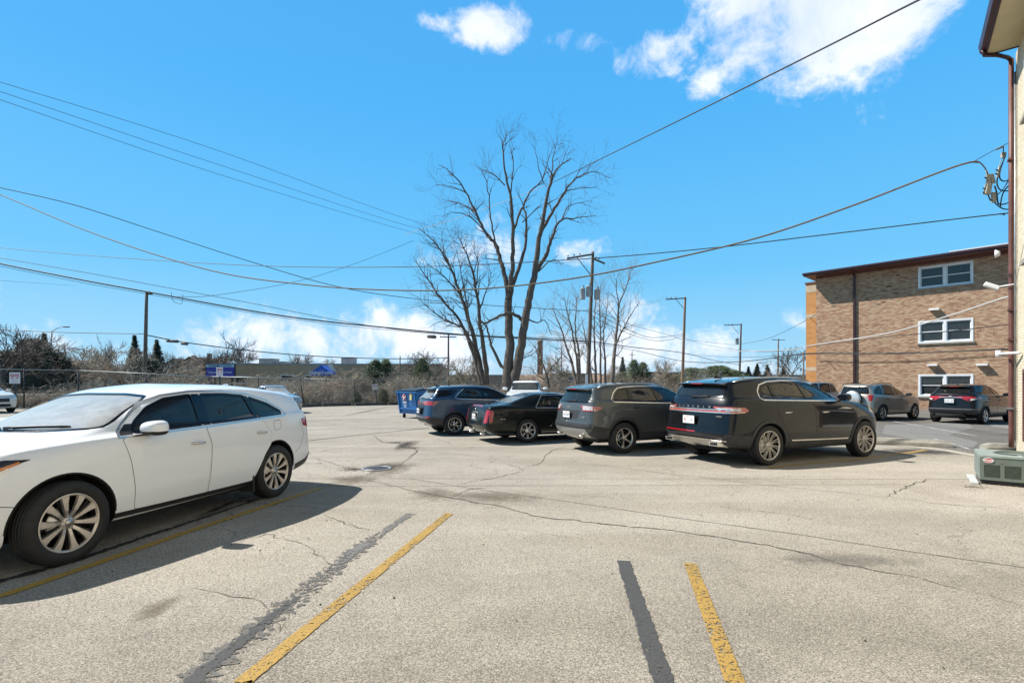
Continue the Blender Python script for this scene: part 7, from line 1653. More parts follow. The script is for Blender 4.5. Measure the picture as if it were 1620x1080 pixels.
# ------------------------------------------------------------ poles and cables
M_wood = pmat('pole_wood', (.16, .125, .10), .9, var=.35, vscale=3, bump=(12, .6, .01)); M_wood2 = pmat('pole_wood_warm', (.26, .17, .11), .9, var=.3, vscale=3)
M_cable = pmat('cable_black', (.022, .02, .02), .6); M_cableb = pmat('cable_tan', (.13, .095, .06), .7); M_cableg = pmat('cable_grey', (.45, .44, .42), .6)
M_insul = pmat('insulator', (.10, .07, .05), .4); M_can = pmat('transformer_grey', (.34, .36, .37), .5, var=.15)
def upole(label, top, base_px, Y, r=.15, arms=(), cans=(), warm=False, tee=0, sign=False):
    t = P(top[0], top[1], Y); b = P(base_px, 605, Y); b.z = -.14; root = empty('utility_pole', b, 0, label, 'utility pole', 'wooden utility poles'); inv = -b
    mb = MB(); k = 8; mb.tube([b+(t-b)*i/k+inv for i in range(k+1)], [r*(1-.35*i/k) for i in range(k+1)], 12); mb.build('pole', M_wood2 if warm else M_wood, root)
    for (x0, y0), (x1, y1) in arms:
        a, c = P(x0, y0, Y-.12), P(x1, y1, Y-.12); d = (c-a).normalized(); mb = MB(); m = d.to_track_quat('X', 'Z').to_matrix().to_4x4(); m.translation = a+inv; mb.box((0, -.05, -.06), ((c-a).length, .05, .06), mat=m); ar = mb.build('cross_arm', M_wood, root)
        n = 3
        for i in range(n):
            p = a+(c-a)*(.04+.45*i/(n-1))+inv+Vector((0, 0, .06)); q = MB(); q.lathe([(.015, 0), (.015, .08), (.055, .09), (.06, .14), (.03, .18), (.001, .19)], 8, origin=p); q.build('insulator', M_insul, ar)
    for (x, y, w, h) in cans:
        c = P(x, y, Y-.35); ww = w/F*Y/2; hh = h/F*Y; q = MB(); q.lathe([(.001, -hh/2), (ww, -hh/2), (ww*1.03, -hh/2+.05), (ww, hh/2-.06), (ww*1.06, hh/2-.05), (ww*1.06, hh/2), (ww*.7, hh/2+.05), (.001, hh/2+.06)], 18, origin=c+inv); tb = q.build('transformer', M_can, root)
        q = MB(); q.lathe([(.03, hh/2+.04), (.05, hh/2+.10), (.03, hh/2+.16), (.045, hh/2+.2), (.001, hh/2+.3)], 8, origin=c+inv+Vector((ww*.4, 0, 0))); q.build('bushing', M_insul, tb)
    return root, t, b
pole, T0, B0 = upole('tall utility pole with three grey transformer cans right of the big tree', (938, 398), 928.5, 38.8, .17, arms=[((897, 409), (939, 402)), ((938, 409), (957, 417))], cans=[(922, 465, 7.5, 17), (931.5, 461, 8.5, 16), (944.5, 466, 9, 15)])
def brace(root, Y, a, b, base):
    mb = MB(); mb.tube([P(*a, Y-.1)-base, P(*b, Y-.1)-base], .035, 5); mb.build('brace', M_wood, root)
brace(pole, 38.8, (913, 408), (934, 434), B0)
q = MB(); c = P(927.5, 603, 38.6)-B0; q.box((c.x-.09, c.y-.2, c.z-.35), (c.x+.09, c.y-.16, c.z+.5)); q.build('notice', M_white, pole)
p2, t2, b2 = upole('bare wooden pole with one left cross arm between grey suv and black crossover', (1084, 470), 1078.5, 59, .19, arms=[((1053.5, 473.5), (1085, 471.5))], warm=True); brace(p2, 59, (1069, 473), (1081, 487), b2)
p3, t3, b3 = upole('wooden pole with left cross arm and one small transformer', (1172.5, 512), 1169, 86, .2, arms=[((1146, 514.5), (1173, 513))], cans=[(1166, 540, 5, 9)]); brace(p3, 86, (1157, 514), (1169, 528), b3)
p4, t4, b4 = upole('distant reddish pole with a short level cross arm beside the brick building', (1231.5, 536), 1230, 116, .2, arms=[((1221, 537.5), (1242, 537.5))], warm=True)
upole('small distant pole just right of the bare tree cluster', (1000, 555), 999, 130, .16, arms=[((996, 561), (1004, 561))]); upole('small distant pole seen between big tree and transformer pole', (888.5, 547), 888, 130, .16, arms=[((880, 551), (892, 551))])
upole('short pole behind the bare trees left of the big tree', (709.5, 527), 709, 70, .16, arms=[((696, 533), (722, 533))]); upole('short plain post left of the brick building corner', (1271.5, 557), 1271, 60, .10, warm=True)
upole('small distant pole right of the short evergreen above the dumpster', (633, 563), 632.5, 90, .14)
p1, t1, b1 = upole('weathered pole at the left carrying the thick cable bundle', (232, 463), 228, 42, .17, arms=[((231, 465.5), (241, 464.5))])
def lamp_post():
    b = P(81, 605, 60); b.z = -.14; root = empty('street_lamp', b, 0, 'curved arm street lamp above the dark evergreens at the left', 'street lamp'); t = P(81, 526, 60)-b
    mg = pmat('lamp_grey', (.20, .20, .20), .5, metal=.4); mb = MB(); mb.tube([Vector((0, 0, 0)), t], [.11, .06], 10); mb.build('pole', mg, root)
    pts = [P(x, y, 60)-b for x, y in ((81, 526), (84, 523), (90, 519.5), (97, 517.3), (103, 517))]; mb = MB(); mb.tube(pts, .04, 8); mb.build('arm', mg, root)
    c = P(105, 517, 60)-b; mb = MB(); mb.box((c.x-.32, c.y-.14, c.z-.07), (c.x+.32, c.y+.14, c.z+.06), bev=.04); mb.build('lamp_head', mg, root)
lamp_post()
def catmull(p, n=6):
    out = []
    for i in range(len(p)-1):
        a = p[max(i-1, 0)]; b = p[i]; c = p[i+1]; d = p[min(i+2, len(p)-1)]
        for k in range(n):
            t = k/n; out.append(.5*((2*b)+(c-a)*t+(2*a-5*b+4*c-d)*t*t+(3*b-a-3*c+d)*t**3))
    out.append(p[-1]); return out
def cable(pts, Y0, Y1, r, label, mat=None, n=6, ends=None):
    """a cable through photo directions, its distance running from Y0 to Y1 along its length"""
    xs = [p[0] for p in pts]; q = []
    for i, (x, y) in enumerate(pts):
        t = (x-xs[0])/(xs[-1]-xs[0]); inv = (1-t)/Y0+t/Y1; q.append(P(x, y, 1/inv))      # straight in plan
    cq = catmull(q, n)
    if pts[0][0] <= -50: cq.insert(0, cq[0]+(cq[0]-cq[1]).normalized()*45)
    mb = MB(); mb.tube(cq, r*1.5, 5); o = mb.build('cable', mat or M_cable); tag(o, label, 'cable', 'overhead cables'); return o
cable([(1700, -120), (1452, 1), (1300, 78), (1100, 178), (935, 259), (868, 292)], 7.5, 36, .014, 'heavy black cable rising from the big tree to the top right')
cable([(868, 292), (760, 333), (640, 371)], 36, 44, .012, 'pale cable passing behind the crown of the big tree', M_cableg)
cable([(-60, 291), (0, 308), (150, 370), (330, 427), (480, 450), (620, 459), (760, 457), (910, 440), (1050, 412), (1200, 376), (1350, 325), (1480, 275), (1530, 258), (1548, 257)], 26, 12.6, .016, 'thick tan cable sagging across the whole sky to the service drop', M_cableb)
cable([(-60, 386), (0, 392), (150, 405), (400, 420), (650, 422), (900, 411), (1100, 395), (1300, 372), (1500, 348), (1606, 336)], 36, 12.3, .010, 'thin dark cable running level behind the tan cable to the cream building')
cable([(-60, 283), (0, 297), (120, 325), (260, 370), (400, 415), (520, 450), (620, 468), (760, 482), (932, 492)], 26, 38.8, .014, 'black cable falling from the left edge to the transformer pole')
for k, (a, b, c) in enumerate(((130, 240, 352), (145, 262, 362), (158, 277, 370))): cable([(-60, a-17), (0, a), (350, b), (662, c), (820, c+34)], 28, 75, .010, ['uppermost of three thin parallel cables at upper left', 'middle of three thin parallel cables at upper left', 'lowest of three thin parallel cables at upper left'][k])
cable([(-60, 402), (0, 417), (120, 441), (240, 463), (450, 500), (640, 521), (760, 531), (935, 540)], 34, 38.8, .032, 'thickest black cable bundle resting on the weathered left pole')
cable([(-60, 397), (0, 408), (140, 432), (270, 456), (400, 480), (560, 511), (700, 528), (935, 536)], 34.5, 38.8, .012, 'black cable just above the thickest bundle')
cable([(-60, 410), (0, 421), (130, 447), (250, 468), (450, 503), (640, 524), (935, 543)], 34, 38.8, .010, 'thin cable hanging just below the thickest bundle')
cable([(280, 469), (340, 467), (470, 445), (570, 414), (655, 380)], 42, 60, .012, 'lone cable rising from the bundle towards the bare tree')
cable([(-60, 520), (0, 521.5), (110, 526), (228, 528)], 42, 42, .018, 'low cable from the left edge to the weathered pole')
cable([(228, 529), (262, 536), (310, 544), (400, 555), (480, 562), (560, 566), (640, 567.5), (709, 566)], 42, 70, .030, 'low sagging cable with splice boxes right of the weathered pole')
for x, y, w, lb in ((273, 539, .55, 'long grey splice box on the low cable right of the weathered pole'), (292, 543, .3, 'short grey splice box on the low cable right of the weathered pole'), (683, 532, .35, 'oval splice case on the cable bundle left of the big tree')):
    Y = 43.5 if x < 400 else 38; c = P(x, y, Y); mb = MB(); mb.tube([c-Vector((w, 0, -.06*w)), c-Vector((w*.8, 0, 0)), c+Vector((w*.8, 0, -.05)), c+Vector((w, 0, -.08))], [.04, .13, .13, .04], 10); tag(mb.build('splice_box', pmat('splice_grey', (.10, .095, .09), .6)), lb, 'cable box', 'splice boxes on the cables')
cable([(271, 462), (273, 474), (279, 479), (287, 480), (289, 471), (289.5, 466)], 41.8, 41.8, .012, 'small hanging loop under the cable bundle right of the weathered pole')
cable([(938, 492), (975, 512), (1020, 532), (1050, 533), (1082, 528)], 38.8, 59, .016, 'upper drooping cable between the transformer pole and the bare wooden pole')
cable([(938, 500), (985, 524), (1030, 538), (1055, 538), (1080, 531)], 38.8, 59, .014, 'second drooping cable between the transformer pole and the bare wooden pole')
cable([(938, 489), (1000, 514), (1060, 530), (1082, 537), (1120, 541), (1160, 545), (1172, 544)], 38.8, 86, .012, 'long cable passing the bare wooden pole towards the small transformer pole')
cable([(936, 540), (1000, 549), (1080, 558), (1130, 570), (1170, 577)], 38.8, 86, .024, 'thick low cable between the transformer pole and the small transformer pole')
cable([(936, 543), (1000, 553), (1080, 571), (1170, 572), (1275, 560), (1400, 560), (1500, 556), (1606, 551)], 38.8, 12.5, .011, 'lowest dark cable crossing the wall of the brick building')
cable([(1172, 544), (1210, 537), (1250, 520), (1292, 497)], 86, 38, .014, 'cable climbing from the small transformer pole to the orange brick wall')
cable([(1082, 537), (1110, 550), (1170, 555), (1250, 553), (1290, 545), (1400, 528), (1500, 500), (1570, 477), (1606, 466)], 59, 12.5, .014, 'pale cable rising across the brick building to the cream building', M_cableg)
cable([(1082, 534), (1120, 546), (1200, 556), (1275, 549), (1400, 533), (1500, 524), (1606, 512)], 59, 12.5, .008, 'thin dark cable just under the pale cable on the brick building')
cable([(1082, 560), (1170, 565), (1290, 558), (1430, 558), (1606, 552)], 59, 12.6, .008, 'faint cable above the lowest cable on the brick building')
cable([(0, 466), (-10, 466), (-30, 466)][:2][::-1] if False else [(-50, 440), (20, 445), (120, 452)], 30, 60, .006, 'very faint thin cable below the bundle at far left')
def service_drop():
    root = empty('service_drop', (0, 0, 0), 0, 'cluster of looping black leads and tan connectors hung beside the downspout', 'cable connectors'); Y = 12.6
    def pp(x, y): return P(1530+x/7.71, 220+y/7.71, Y)
    tan = pmat('connector_tan', (.36, .33, .26), .7, var=.2)
    for pts, r, m, nm in (([(90, 270), (350, 125), (600, 5)], .008, M_cable, 'guy_wire'), ([(0, 290), (60, 278), (110, 272), (160, 290), (215, 350), (250, 420), (275, 500)], .014, M_cableb, 'lead'), ([(445, 100), (440, 170)], .01, M_cable, 'lead'),
                           ([(455, 230), (430, 300), (405, 380), (395, 450), (410, 495), (450, 515), (490, 505), (530, 465)], .014, M_cable, 'lead'), ([(370, 470), (365, 540), (385, 600), (430, 630), (530, 632)], .014, M_cable, 'lead'),
                           ([(370, 680), (440, 610), (495, 520), (520, 480)], .011, M_cable, 'lead'), ([(405, 830), (420, 720), (455, 630), (530, 545)], .014, M_cable, 'lead'), ([(335, 570), (360, 650), (370, 740), (385, 790), (450, 795), (530, 765)], .016, M_cable, 'lead'),
                           ([(330, 770), (400, 830), (460, 855), (530, 858)], .014, M_cable, 'lead'), ([(290, 640), (262, 680), (275, 730), (295, 755)], .014, M_cable, 'lead'), ([(230, 380), (240, 460), (230, 560)], .009, tan, 'lead'), ([(410, 260), (395, 340), (370, 460)], .009, tan, 'lead')):
        mb = MB(); mb.tube(catmull([pp(*q) for q in pts], 5), r, 6); mb.build(nm, m, root)
    for (x0, y0, x1, y1, w) in ((355, 128, 445, 92, 22), (445, 165, 440, 232, 44), (400, 330, 370, 470, 26), (255, 430, 265, 545, 36), (290, 430, 320, 545, 44), (262, 555, 240, 675, 62), (320, 650, 325, 775, 44)):
        a, b = pp(x0, y0), pp(x1, y1); d = b-a; m = d.to_track_quat('Z', 'Y').to_matrix().to_4x4(); m.translation = a; s_ = w/7.71/F*Y/2; mb = MB(); mb.box((-s_*.7, -s_, 0), (s_*.7, s_, d.length), mat=m, bev=.008); mb.build('connector', tan, root)
    for x, y in ((215, 470), (195, 600), (195, 650), (350, 375), (345, 420), (395, 910), (435, 917)): mb = MB(); mb.tube([pp(x, y), pp(x+22, y+6)], .016, 6); mb.build('bolt', M_cabin, root)
service_drop()
# ------------------------------------------------------------ trees and brush
M_bark = pmat('bark', (.125, .10, .08), .95, var=.4, vscale=5, bump=(14, .7, .02)); M_bark2 = pmat('bark_pale', (.19, .155, .125), .95, var=.4, vscale=5)
M_twig = pmat('twig', (.12, .092, .075), .9, var=.4, vscale=2); M_twig2 = pmat('twig_tan', (.52, .43, .33), .9, var=.5, vscale=1.5); M_twig3 = pmat('twig_brown', (.33, .27, .21), .9, var=.4, vscale=1.5)
def leaf_mat(name, col):
    m = bpy.data.materials.new(name); m.use_nodes = True; t = NT(m.node_tree); MATS[name] = m
    tc = t.n('ShaderNodeTexCoord').outputs['Object']; n = t.noise(tc, 1.1, 5, .7); n2 = t.noise(tc, 9, 3, .7)
    c = t.mix(t.ramp(n, [(.35, 0.), (.65, 1.)]), tuple(x*.6 for x in col), tuple(x*1.35 for x in col)); c = t.mix(t.math('MULTIPLY', n2, .5), c, (col[0]*1.5, col[1]*1.3, col[2]*.8))
    b = t.n('ShaderNodeBsdfPrincipled', Base__Color=c, Roughness=.7); t.t.links.new(b.outputs[0], t.n('ShaderNodeOutputMaterial').inputs[0]); return m
M_yew = leaf_mat('yew_needles', (.030, .045, .030)); M_cedar = leaf_mat('cedar_needles', (.055, .085, .035)); M_olive = leaf_mat('olive_leaves', (.07, .095, .04)); M_brownleaf = leaf_mat('brown_leaves', (.22, .15, .09))
RMIN = [.022]
def grow(mb_t, mb_c, p, d, L, r, lev, R, maxlev, spread=.55, up=.25, kids=(3, 5), split=1, twist=1., droop=0.):
    n = 5 if lev < 2 else 4; pts = [p]; q = p.copy(); dd = d.copy(); seg = L/n
    for i in range(n):
        dd = (dd+Vector((R.gauss(0, .10), R.gauss(0, .10), R.gauss(0, .07)+up*.12-droop))*twist).normalized(); q = q+dd*seg; pts.append(q.copy())
    rad = [max(RMIN[0], r*(1-.55*i/n)) for i in range(n+1)]
    if lev == maxlev: rad = [max(RMIN[0]*.7, r*(1-.7*i/n)) for i in range(n+1)]
    (mb_t if lev < split else mb_c).tube(pts, rad, 8 if lev == 0 else (5 if lev == 1 else 3), cap=False)
    if lev >= maxlev: return
    k = R.randint(*kids)
    for j in range(k+(1 if lev == 0 else 0)):
        t = R.uniform(.35, 1.) if j else 1.; i = min(n-1, int(t*n)); base = pts[i]+(pts[i+1]-pts[i])*(t*n-i) if t < 1 else pts[-1]
        ax = dd.orthogonal().normalized(); ax.rotate(Matrix.Rotation(R.uniform(0, 2*pi), 3, dd)); nd = (dd*(1-spread*.35)+ax*R.uniform(spread*.5, spread*1.25)+Vector((0, 0, up*.3))).normalized()
        grow(mb_t, mb_c, base, nd, L*R.uniform(.55, .82), r*(1-.55*t)*R.uniform(.55, .8), lev+1, R, maxlev, spread, up, kids, split, twist, droop)
def bare_proto(name, seed, h=8., r=.14, stems=1, spread=.6, up=.3, maxlev=4, kids=(3, 4), mt=None, mc=None, L0=.32, rmin=None):
    R = random.Random(seed); a, b = MB(), MB()
    for s in range(stems):
        ang = R.uniform(0, 2*pi); tilt = 0 if stems == 1 else R.uniform(.10, .30)
        grow(a, b, Vector((cos(ang)*.15*(stems > 1), sin(ang)*.15*(stems > 1), 0)), Vector((cos(ang)*tilt, sin(ang)*tilt, 1)).normalized(), h*L0*R.uniform(.85, 1.15), r*R.uniform(.7, 1), 0, R, maxlev, spread, up, kids)
    mt_ = a.build('trunk', mt or M_bark); mc_ = b.build('crown', mc or M_twig); zm = max(v.co.z for v in mc_.data.vertices)
    for o in (mt_, mc_):
        for v in o.data.vertices: v.co *= 1/zm
    d = (mt_.data, mc_.data); bpy.data.objects.remove(mt_); bpy.data.objects.remove(mc_); return d
def place_tree(proto, px, Y, ytop, label, name='bare_tree', cat='tree', group='bare trees beyond the lot', rot=0, wide=1.0, z0=-.14):
    b = P(px, 605, Y); b.z = z0; h = P(px, ytop, Y).z-z0; root = empty(name, b, rot, label, cat, group)
    for nm, d in zip(('trunk', 'crown'), proto):
        o = bpy.data.objects.new(nm, d); C.objects.link(o); o.parent = root; o.scale = (h*wide, h*wide, h)
    return root
PA = bare_proto('a', 11, 8, .20, 1, .62, .35, 4, (3, 5)); PB = bare_proto('b', 23, 8, .20, 1, .75, .2, 4, (4, 5)); PD = bare_proto('d', 47, 8, .17, 1, .8, .15, 4, (5, 6), mt=M_bark2, mc=M_twig2, L0=.26)
PE = bare_proto('e', 51, 8, .12, 7, .40, .7, 3, (5, 7), mt=M_bark2, mc=M_twig2, L0=.42)
def foliage(name, seed, shape, n, leaf, mat, trunk=.05, sq=1.0):
    """crown of many small leaf-sized faces on clumps; shape(R) gives a point in the unit crown"""
    R = random.Random(seed); a, b = MB(), MB(); a.tube([Vector((0, 0, 0)), Vector((.01, 0, .5)), Vector((0, .01, .9))], [trunk, trunk*.6, trunk*.1], 7)
    for k in range(14):
        z = R.uniform(.15, .85); t = R.uniform(0, 2*pi); a.tube([Vector((0, 0, z*.8)), Vector((.12*cos(t), .12*sin(t), z))], [trunk*.25, trunk*.05], 4)
    cl = [shape(R) for _ in range(n//26)]
    for c in cl:
        rr = R.uniform(.5, 1.3)*leaf*3.2*((.3+1.1*(1-c.z)) if shape is sh_cone else 1)
        for j in range(26):
            o = Vector((R.gauss(0, 1), R.gauss(0, 1), R.gauss(0, .7)))*rr*.55; p = c+o; u = Vector((R.gauss(0, 1), R.gauss(0, 1), R.gauss(0, .6))).normalized(); v = u.orthogonal().normalized(); s = leaf*R.uniform(.5, 1.2)
            b.add([p-u*s, p+v*s*.35, p+u*s, p-v*s*.35], [(0, 1, 2, 3)])
    o1, o2 = a.build('trunk', M_bark), b.build('crown', mat); d = (o1.data, o2.data); bpy.data.objects.remove(o1); bpy.data.objects.remove(o2); return d
def sh_dome(R, w=.55):
    while True:
        t = R.uniform(0, 2*pi); z = R.random()**.8; rr = w*sqrt(max(0, 1-(z*.98)**2.2))*(.75+.25*sin(3*t+5*z)+.1*sin(7*t)); q = R.random()**.35
        return Vector((cos(t)*rr*q, sin(t)*rr*q, .04+z*.94))
def sh_cone(R, w=.30):
    z = R.random()**1.8; t = R.uniform(0, 2*pi); tier = .7+.3*abs(sin(z*19)); rr = w*1.15*(1-z)**1.15*tier*(.85+.2*sin(3*t)); q = R.random()**.4; return Vector((cos(t)*rr*q, sin(t)*rr*q, .08+z*.92-.05*q*(1-z)))
def sh_col(R, w=.22):
    z = R.random(); t = R.uniform(0, 2*pi); rr = w*min(1, 3.0*(1-z)**.8, .6+2*z)*(.8+.25*sin(4*t+9*z)); q = R.random()**.4; return Vector((cos(t)*rr*q, sin(t)*rr*q, .03+z*.97))
FY = foliage('yew', 5, sh_dome, 26000, .017, M_yew); FC = foliage('cone', 6, sh_cone, 20000, .015, M_yew, .03); FG = foliage('cedar', 8, sh_col, 20000, .015, M_cedar, .03); FO = foliage('olive', 9, sh_dome, 26000, .015, M_olive); pass
EV = 'evergreens beyond the lot'
place_tree(PB, -2, 44, 498, 'large bare spreading tree at the left edge behind the parking sign', rot=1, wide=1.1)
place_tree(PA, 28, 47, 512, 'bare tree directly above the left parking sign', rot=2)
place_tree(FY, 12, 52, 556, 'dark evergreen mass at the left edge of the fence', 'evergreen', 'tree', EV, .3, 1.2); place_tree(FY, 52, 55, 536, 'tallest dark evergreen left of the street lamp', 'evergreen', 'tree', EV, 1.9, 1.0); place_tree(FY, 82, 58, 558, 'dark evergreen at the foot of the street lamp', 'evergreen', 'tree', EV, 2.8, 1.2)
place_tree(FC, 70, 57, 528, 'pointed dark conifer just left of the street lamp', 'conifer', 'tree', EV, 1, 1.2)
place_tree(PD, 118, 60, 541, 'rounded brown bare tree right of the street lamp', rot=.5, wide=1.2); place_tree(PD, 148, 66, 548, 'second rounded brown bare tree right of the street lamp', rot=2.5, wide=1.1); place_tree(PA, 168, 62, 528, 'slender bare tree rising straight between the brown trees', rot=1.5, wide=.6)
place_tree(FC, 213, 60, 531, 'dark pointed conifer left of the weathered pole', 'conifer', 'tree', EV, .4, 1.1); place_tree(PD, 196, 58, 545, 'tangled brown bare tree left of the weathered pole', rot=3.5, wide=1.2)
place_tree(FY, 232, 50, 566, 'low dark evergreen at the foot of the weathered pole', 'evergreen', 'tree', EV, .9, 1.1); place_tree(FC, 248, 62, 538, 'ragged dark conifer right of the weathered pole', 'conifer', 'tree', EV, 2, 1.2); place_tree(PB, 258, 60, 548, 'bare tree entangled with the conifer right of the weathered pole', rot=.7)
for px, Y, yt, pr, ro, lb in ((292, 75, 563, PD, .3, 'low brown bare tree above the small cream house'), (322, 80, 556, PA, 1.2, 'bare tree behind the left end of the office sign'), (342, 84, 548, PB, 4, 'wide bare tree behind the office sign'), (364, 96, 524, PA, 2.2, 'tall open bare tree behind the office just right of the sign'), (392, 98, 548, PB, 3.1, 'bare tree behind the office beside the left air handler'),
                            (468, 120, 556, PA, .9, 'small bare tree seen over the middle of the office roof'), (484, 120, 556, PB, 2.9, 'second small bare tree over the middle of the office roof'), (520, 125, 566, PD, 1.9, 'tiny bare tree over the office roof right of the awning'), (655, 60, 556, PA, .2, 'bare tree right of the round evergreen beyond the dumpster'),
                            (690, 62, 548, PB, 1.7, 'bare tree above the blue crossover'), (738, 66, 560, PD, 2.4, 'low bare tree behind the multi stemmed tree'), (880, 80, 560, PD, .8, 'low bare tree in front of the pale brown building'), (1053, 66, 566, PD, .4, 'rounded bare tree in front of the reddish brick building'), (1258, 70, 543, PB, 2.6, 'bare tree just left of the brick building'),
                            (975, 90, 575, PD, 5., 'small bare tree right of the tree cluster'), (552, 42, 579, PD, 3.3, 'arching tan bare shrub right of the blue awning'), (512, 44, 602, PD, 1.1, 'low tan shrub below the blue awning'), (420, 43, 585, PE, .8, 'thin upright shrub behind the silver sedan'), (580, 43, 588, PE, 2.8, 'thin upright shrub before the round evergreen')):
    place_tree(pr, px, Y, yt, lb, rot=ro, wide=1.05)
place_tree(FG, 594, 56, 570, 'round dark green evergreen left of the dumpster, wider of the pair', 'evergreen', 'tree', EV, .2, 1.5); place_tree(FG, 610, 57, 569, 'round dark green evergreen left of the dumpster, nearer the dumpster', 'evergreen', 'tree', EV, 1.2, 1.4); place_tree(FG, 668, 48, 568, 'small green evergreen above the dumpster', 'evergreen', 'tree', EV, 2.2, 1.1)
place_tree(FG, 565, 40, 618, 'knee high green conifer shrub at the kerb below the fence', 'shrub', 'shrub', EV, 2.2, 1.6); place_tree(FG, 607, 40, 616, 'low green conifer shrub beside the leaning parking sign', 'shrub', 'shrub', EV, 2.9, 1.6)
place_tree(FG, 1003, 62, 570, 'left of two green cedars above the grey suv', 'evergreen', 'tree', EV, .5, 1.2); place_tree(FG, 1017, 63, 574, 'right of two green cedars above the grey suv', 'evergreen', 'tree', EV, 1.5, 1.2); place_tree(FC, 985, 80, 565, 'small pointed conifer between the tree cluster and the cedars', 'conifer', 'tree', EV, .5, 1.1)
place_tree(FO, 1093, 64, 581, 'rounded olive green shrub tree beside the bare wooden pole', 'evergreen', 'tree', EV, .5, 1.5); place_tree(FO, 1135, 70, 578, 'large rounded dark green tree in the middle of the green row', 'evergreen', 'tree', EV, 1.5, 2.2); place_tree(FO, 1158, 72, 585, 'lower rounded green tree at the right end of the green row', 'evergreen', 'tree', EV, 2.5, 1.8); place_tree(FO, 1068, 68, 590, 'low green shrub tree below the reddish brick building', 'evergreen', 'tree', EV, 3.5, 1.6)
for px, yt, lb in ((1184, 580, 'first pointed conifer right of the small transformer pole'), (1198, 576, 'second pointed conifer right of the small transformer pole'), (1214, 577, 'pointed conifer left of the reddish distant pole'), (1240, 581, 'pointed conifer right of the reddish distant pole')): place_tree(FC, px, 92, yt, lb, 'conifer', 'tree', EV, px, 1.5)

RMIN[0] = .004
def traced_tree(name, label, limbs, Y, seed, mt, mc, twl=1.0, twn=5, tip=.03, levs=2):
    """limbs: (points in photo pixels with radius in metres, depth drift) -> trunk limbs; twigs grow off them"""
    R = random.Random(seed); root = empty(name, P(limbs[0][0][0][0], 605, Y)*1, 0, label, 'tree'); root.location.z = -.14; base = root.location.copy(); a, b = MB(), MB()
    for pts, drift, twf in limbs:
        q = [P(x, y, Y+drift*(i/max(1, len(pts)-1))) for i, (x, y, r) in enumerate(pts)]; rr = [p[2] for p in pts]
        q2 = catmull(q, 5); r2 = []
        for i in range(len(q)-1): r2 += [rr[i]+(rr[i+1]-rr[i])*k/5 for k in range(5)]
        r2.append(rr[-1]); q2 = [v+Vector((R.gauss(0, .02), R.gauss(0, .03), R.gauss(0, .02)))*min(1, i/3) for i, v in enumerate(q2)]
        a.tube([v-base for v in q2], r2, 9 if rr[0] > .12 else 6, cap=False)
        n = len(q2)
        if twf:
            for k in range(int(twn*twf*n/6)):
                i = min(n-2, int(n*(R.random()**.65)*.98)); 
                if r2[i] > .13: continue
                d = (q2[i+1]-q2[i]).normalized(); ax = d.orthogonal().normalized(); ax.rotate(Matrix.Rotation(R.uniform(0, 2*pi), 3, d)); nd = (d*.8+ax*R.uniform(.5, 1.1)+Vector((0, 0, .15))).normalized()
                grow(a, b, q2[i]-base, nd, twl*R.uniform(.5, 1.3), min(.035, r2[i]*.55), 1, R, 1+levs, .7, .15, (2, 3), 1, 1.4)
    a.build('trunk', mt, root); b.build('crown', mc, root); return root
def z2(pts, sc=2.5725, ox=640, oy=200): return [(ox+x/sc, oy+y/sc, r) for x, y, r in pts]
